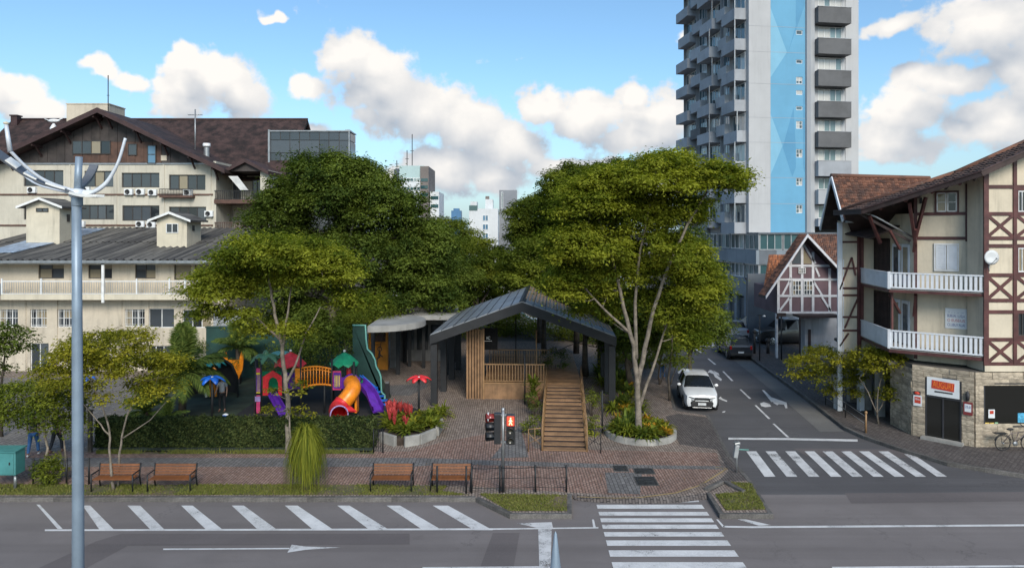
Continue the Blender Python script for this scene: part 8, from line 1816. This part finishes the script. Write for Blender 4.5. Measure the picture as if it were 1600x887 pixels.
def person(label, loc, rz, h, J, top, legs, skin, shoe, short=False, hat=None, hair='hair_dark', sleeves=True, group=None):
    """J: joints in units of a 1.75 m figure, looking to -y"""
    t = thing('person', label, 'person', loc, rz, group); k = h/1.75; S_ = lambda p: tuple(c*k for c in p)
    V, E, Rr = [], [], []
    def add(p, r, par=None):
        V.append(S_(p)); Rr.append(r*k if not isinstance(r, tuple) else (r[0]*k, r[1]*k))
        if par is not None: E.append((par, len(V)-1))
        return len(V)-1
    pel = add((0, 0, .94), (.13, .10)); waist = add((0, 0, 1.10), (.115, .085), pel); chest = add((0, -.01, 1.30), (.145, .10), waist); shc = add((0, 0, 1.43), (.10, .075), chest); nk = add((0, -.005, 1.50), .048, shc); chin = add((0, -.02, 1.575), (.066, .074), nk); hd = add((0, -.015, 1.65), (.078, .092), chin); tp = add((0, -.005, 1.715), (.062, .075), hd)
    for s, key in ((-1, 'L'), (1, 'R')):
        sh, el, wr = J['arm'+key]; a = add(sh, .056, shc); b = add(el, .042, a); c = add(wr, .030, b); d = Vector(wr)-Vector(el); d.normalize(); palm = Vector(wr)+d*.05; pi_ = add(tuple(palm), (.032, .020), c)
        side = Vector((0, 1, 0)); tip0 = palm+d*.045
        for f in range(4): off = side*(f-1.5)*.019; m1 = add(tuple(tip0+off), .0095, pi_); m2 = add(tuple(tip0+off+d*(.028+.008*(1-abs(f-1.5)))+Vector((-s*.006, 0, 0))), .0085, m1); add(tuple(tip0+off+d*(.05+.014*(1-abs(f-1.5)))+Vector((-s*.018, 0, 0))), .007, m2)
        th = add(tuple(palm-side*.035+d*.005), .011, pi_); add(tuple(palm-side*.05+d*.035), .009, th)
        hp, kn, an = J['leg'+key]; a = add(hp, .085, pel); b = add(kn, .058, a); c = add(an, .040, b); f = add((an[0]+s*.01, an[1]-.10, an[2]-.055), (.040, .028), c); add((an[0]+s*.015, an[1]-.17, an[2]-.065), (.034, .02), f)
    skin_mesh('body', V, E, Rr, skin, t)
    # face
    hz = 1.65*k; MB().ball((0, -.112*k, 1.64*k), (.012*k, .02*k, .022*k), 6, 5).build('nose', skin, t)
    for s in (-1, 1): MB().ball((s*.03*k, -.098*k, 1.665*k), (.011*k, .008*k, .008*k), 6, 4).build('eye', 'hair_dark', t); MB().ball((s*.082*k, 0, 1.65*k), (.014*k, .022*k, .032*k), 6, 5).build('ear', skin, t)
    MB().ball((0, -.098*k, 1.605*k), (.026*k, .008*k, .006*k), 6, 4).build('mouth', 'cloth_red', t)
    MB().lathe([(0, .115), (.05, .105), (.09, .06), (.098, .0), (.085, -.05)], 14).build('hair' if not hat else 'cap', hair if not hat else hat, t, loc=(0, .012*k, 1.665*k)).scale = (k*.9, k*1.05, k)
    if hat: MB().lathe([(.0, 0), (.15, -.01), (.15, -.02), (0, -.02)], 12, a0=R(-150), a1=R(-30)).build('cap_peak', hat, t, loc=(0, -.0*k, 1.69*k)).scale = (k, k, k)
    # shirt
    V, E, Rr = [], [], []
    pe = add((0, 0, .92), (.155, .122)); wa = add((0, 0, 1.10), (.14, .108), pe); cs_ = add((0, -.01, 1.30), (.165, .118), wa); sc_ = add((0, 0, 1.44), (.10, .082), cs_); add((0, 0, 1.485), .058, sc_)
    for key in 'LR':
        sh, el, wr = J['arm'+key]; a = add(sh, .072, sc_); e = Vector(sh).lerp(Vector(el), .65 if sleeves == 'short' else 1.0); b = add(tuple(e), .060, a)
        if sleeves is True: add(tuple(Vector(el).lerp(Vector(wr), .9)), .044, b)
    skin_mesh('shirt', V, E, Rr, top, t)
    V, E, Rr = [], [], []
    pe = add((0, 0, .95), (.145, .115))
    for key in 'LR':
        hp, kn, an = J['leg'+key]; a = add(hp, .098, pe); b = add(kn, .072, a)
        add(tuple(Vector(kn).lerp(Vector(an), .45 if short else .95)), .056 if not short else .06, b)
    skin_mesh('trousers', V, E, Rr, legs, t)
    for s, key in ((-1, 'L'), (1, 'R')): an = J['leg'+key][2]; MB().ball(((an[0]+s*.01)*k, (an[1]-.06)*k, (an[2]-.05)*k), (.05*k, .135*k, .05*k), 10, 6).build('shoe', shoe, t)
    return t
stand = {'armL': ((-.19, 0, 1.41), (-.25, .02, 1.14), (-.30, -.10, .94)), 'armR': ((.19, 0, 1.41), (.235, .02, 1.13), (.24, -.06, .89)), 'legL': ((-.09, 0, .88), (-.11, -.01, .48), (-.12, .02, .085)), 'legR': ((.09, 0, .88), (.11, -.02, .48), (.13, .02, .085))}
walk = {'armL': ((-.19, 0, 1.41), (-.23, .10, 1.15), (-.23, .05, .91)), 'armR': ((.19, 0, 1.41), (.23, -.08, 1.14), (.22, -.20, .95)), 'legL': ((-.09, 0, .88), (-.11, -.16, .50), (-.14, -.14, .085)), 'legR': ((.09, 0, .88), (.11, .08, .49), (.12, .24, .11))}
p = gr(347, 642, KH); person('person in a grey T-shirt, black leggings and red cap standing on the play turf', p, R(5), 1.78, stand, 'cloth_grey', 'cloth_black', 'skin', 'shoe', hat='cloth_red', sleeves='short')
p = gr(52, 711, KH); person('person in a dark green top and blue jeans walking away behind the cabinet', p, R(200), 1.78, walk, 'cloth_green', 'jeans', 'skin_dark', 'shoe_white', sleeves='short')
p = gr(88, 706, KH); person('person in dark clothes half hidden by the small tree on the verge', p, R(170), 1.72, walk, 'cloth_navy', 'cloth_black', 'skin_dark', 'shoe', sleeves='short')
p = gr(653, 559, KH); person('person in a white shirt and jeans standing in the open under the kiosk roof', p, R(-30), 1.62, stand, 'cloth_white', 'cloth_navy', 'skin', 'shoe', sleeves='short')
p = gr(1034, 592, KH); person('person in a pale top walking at the kerb behind the white SUV', p, R(160), 1.65, walk, 'cloth_white', 'jeans', 'skin', 'shoe', sleeves='short')
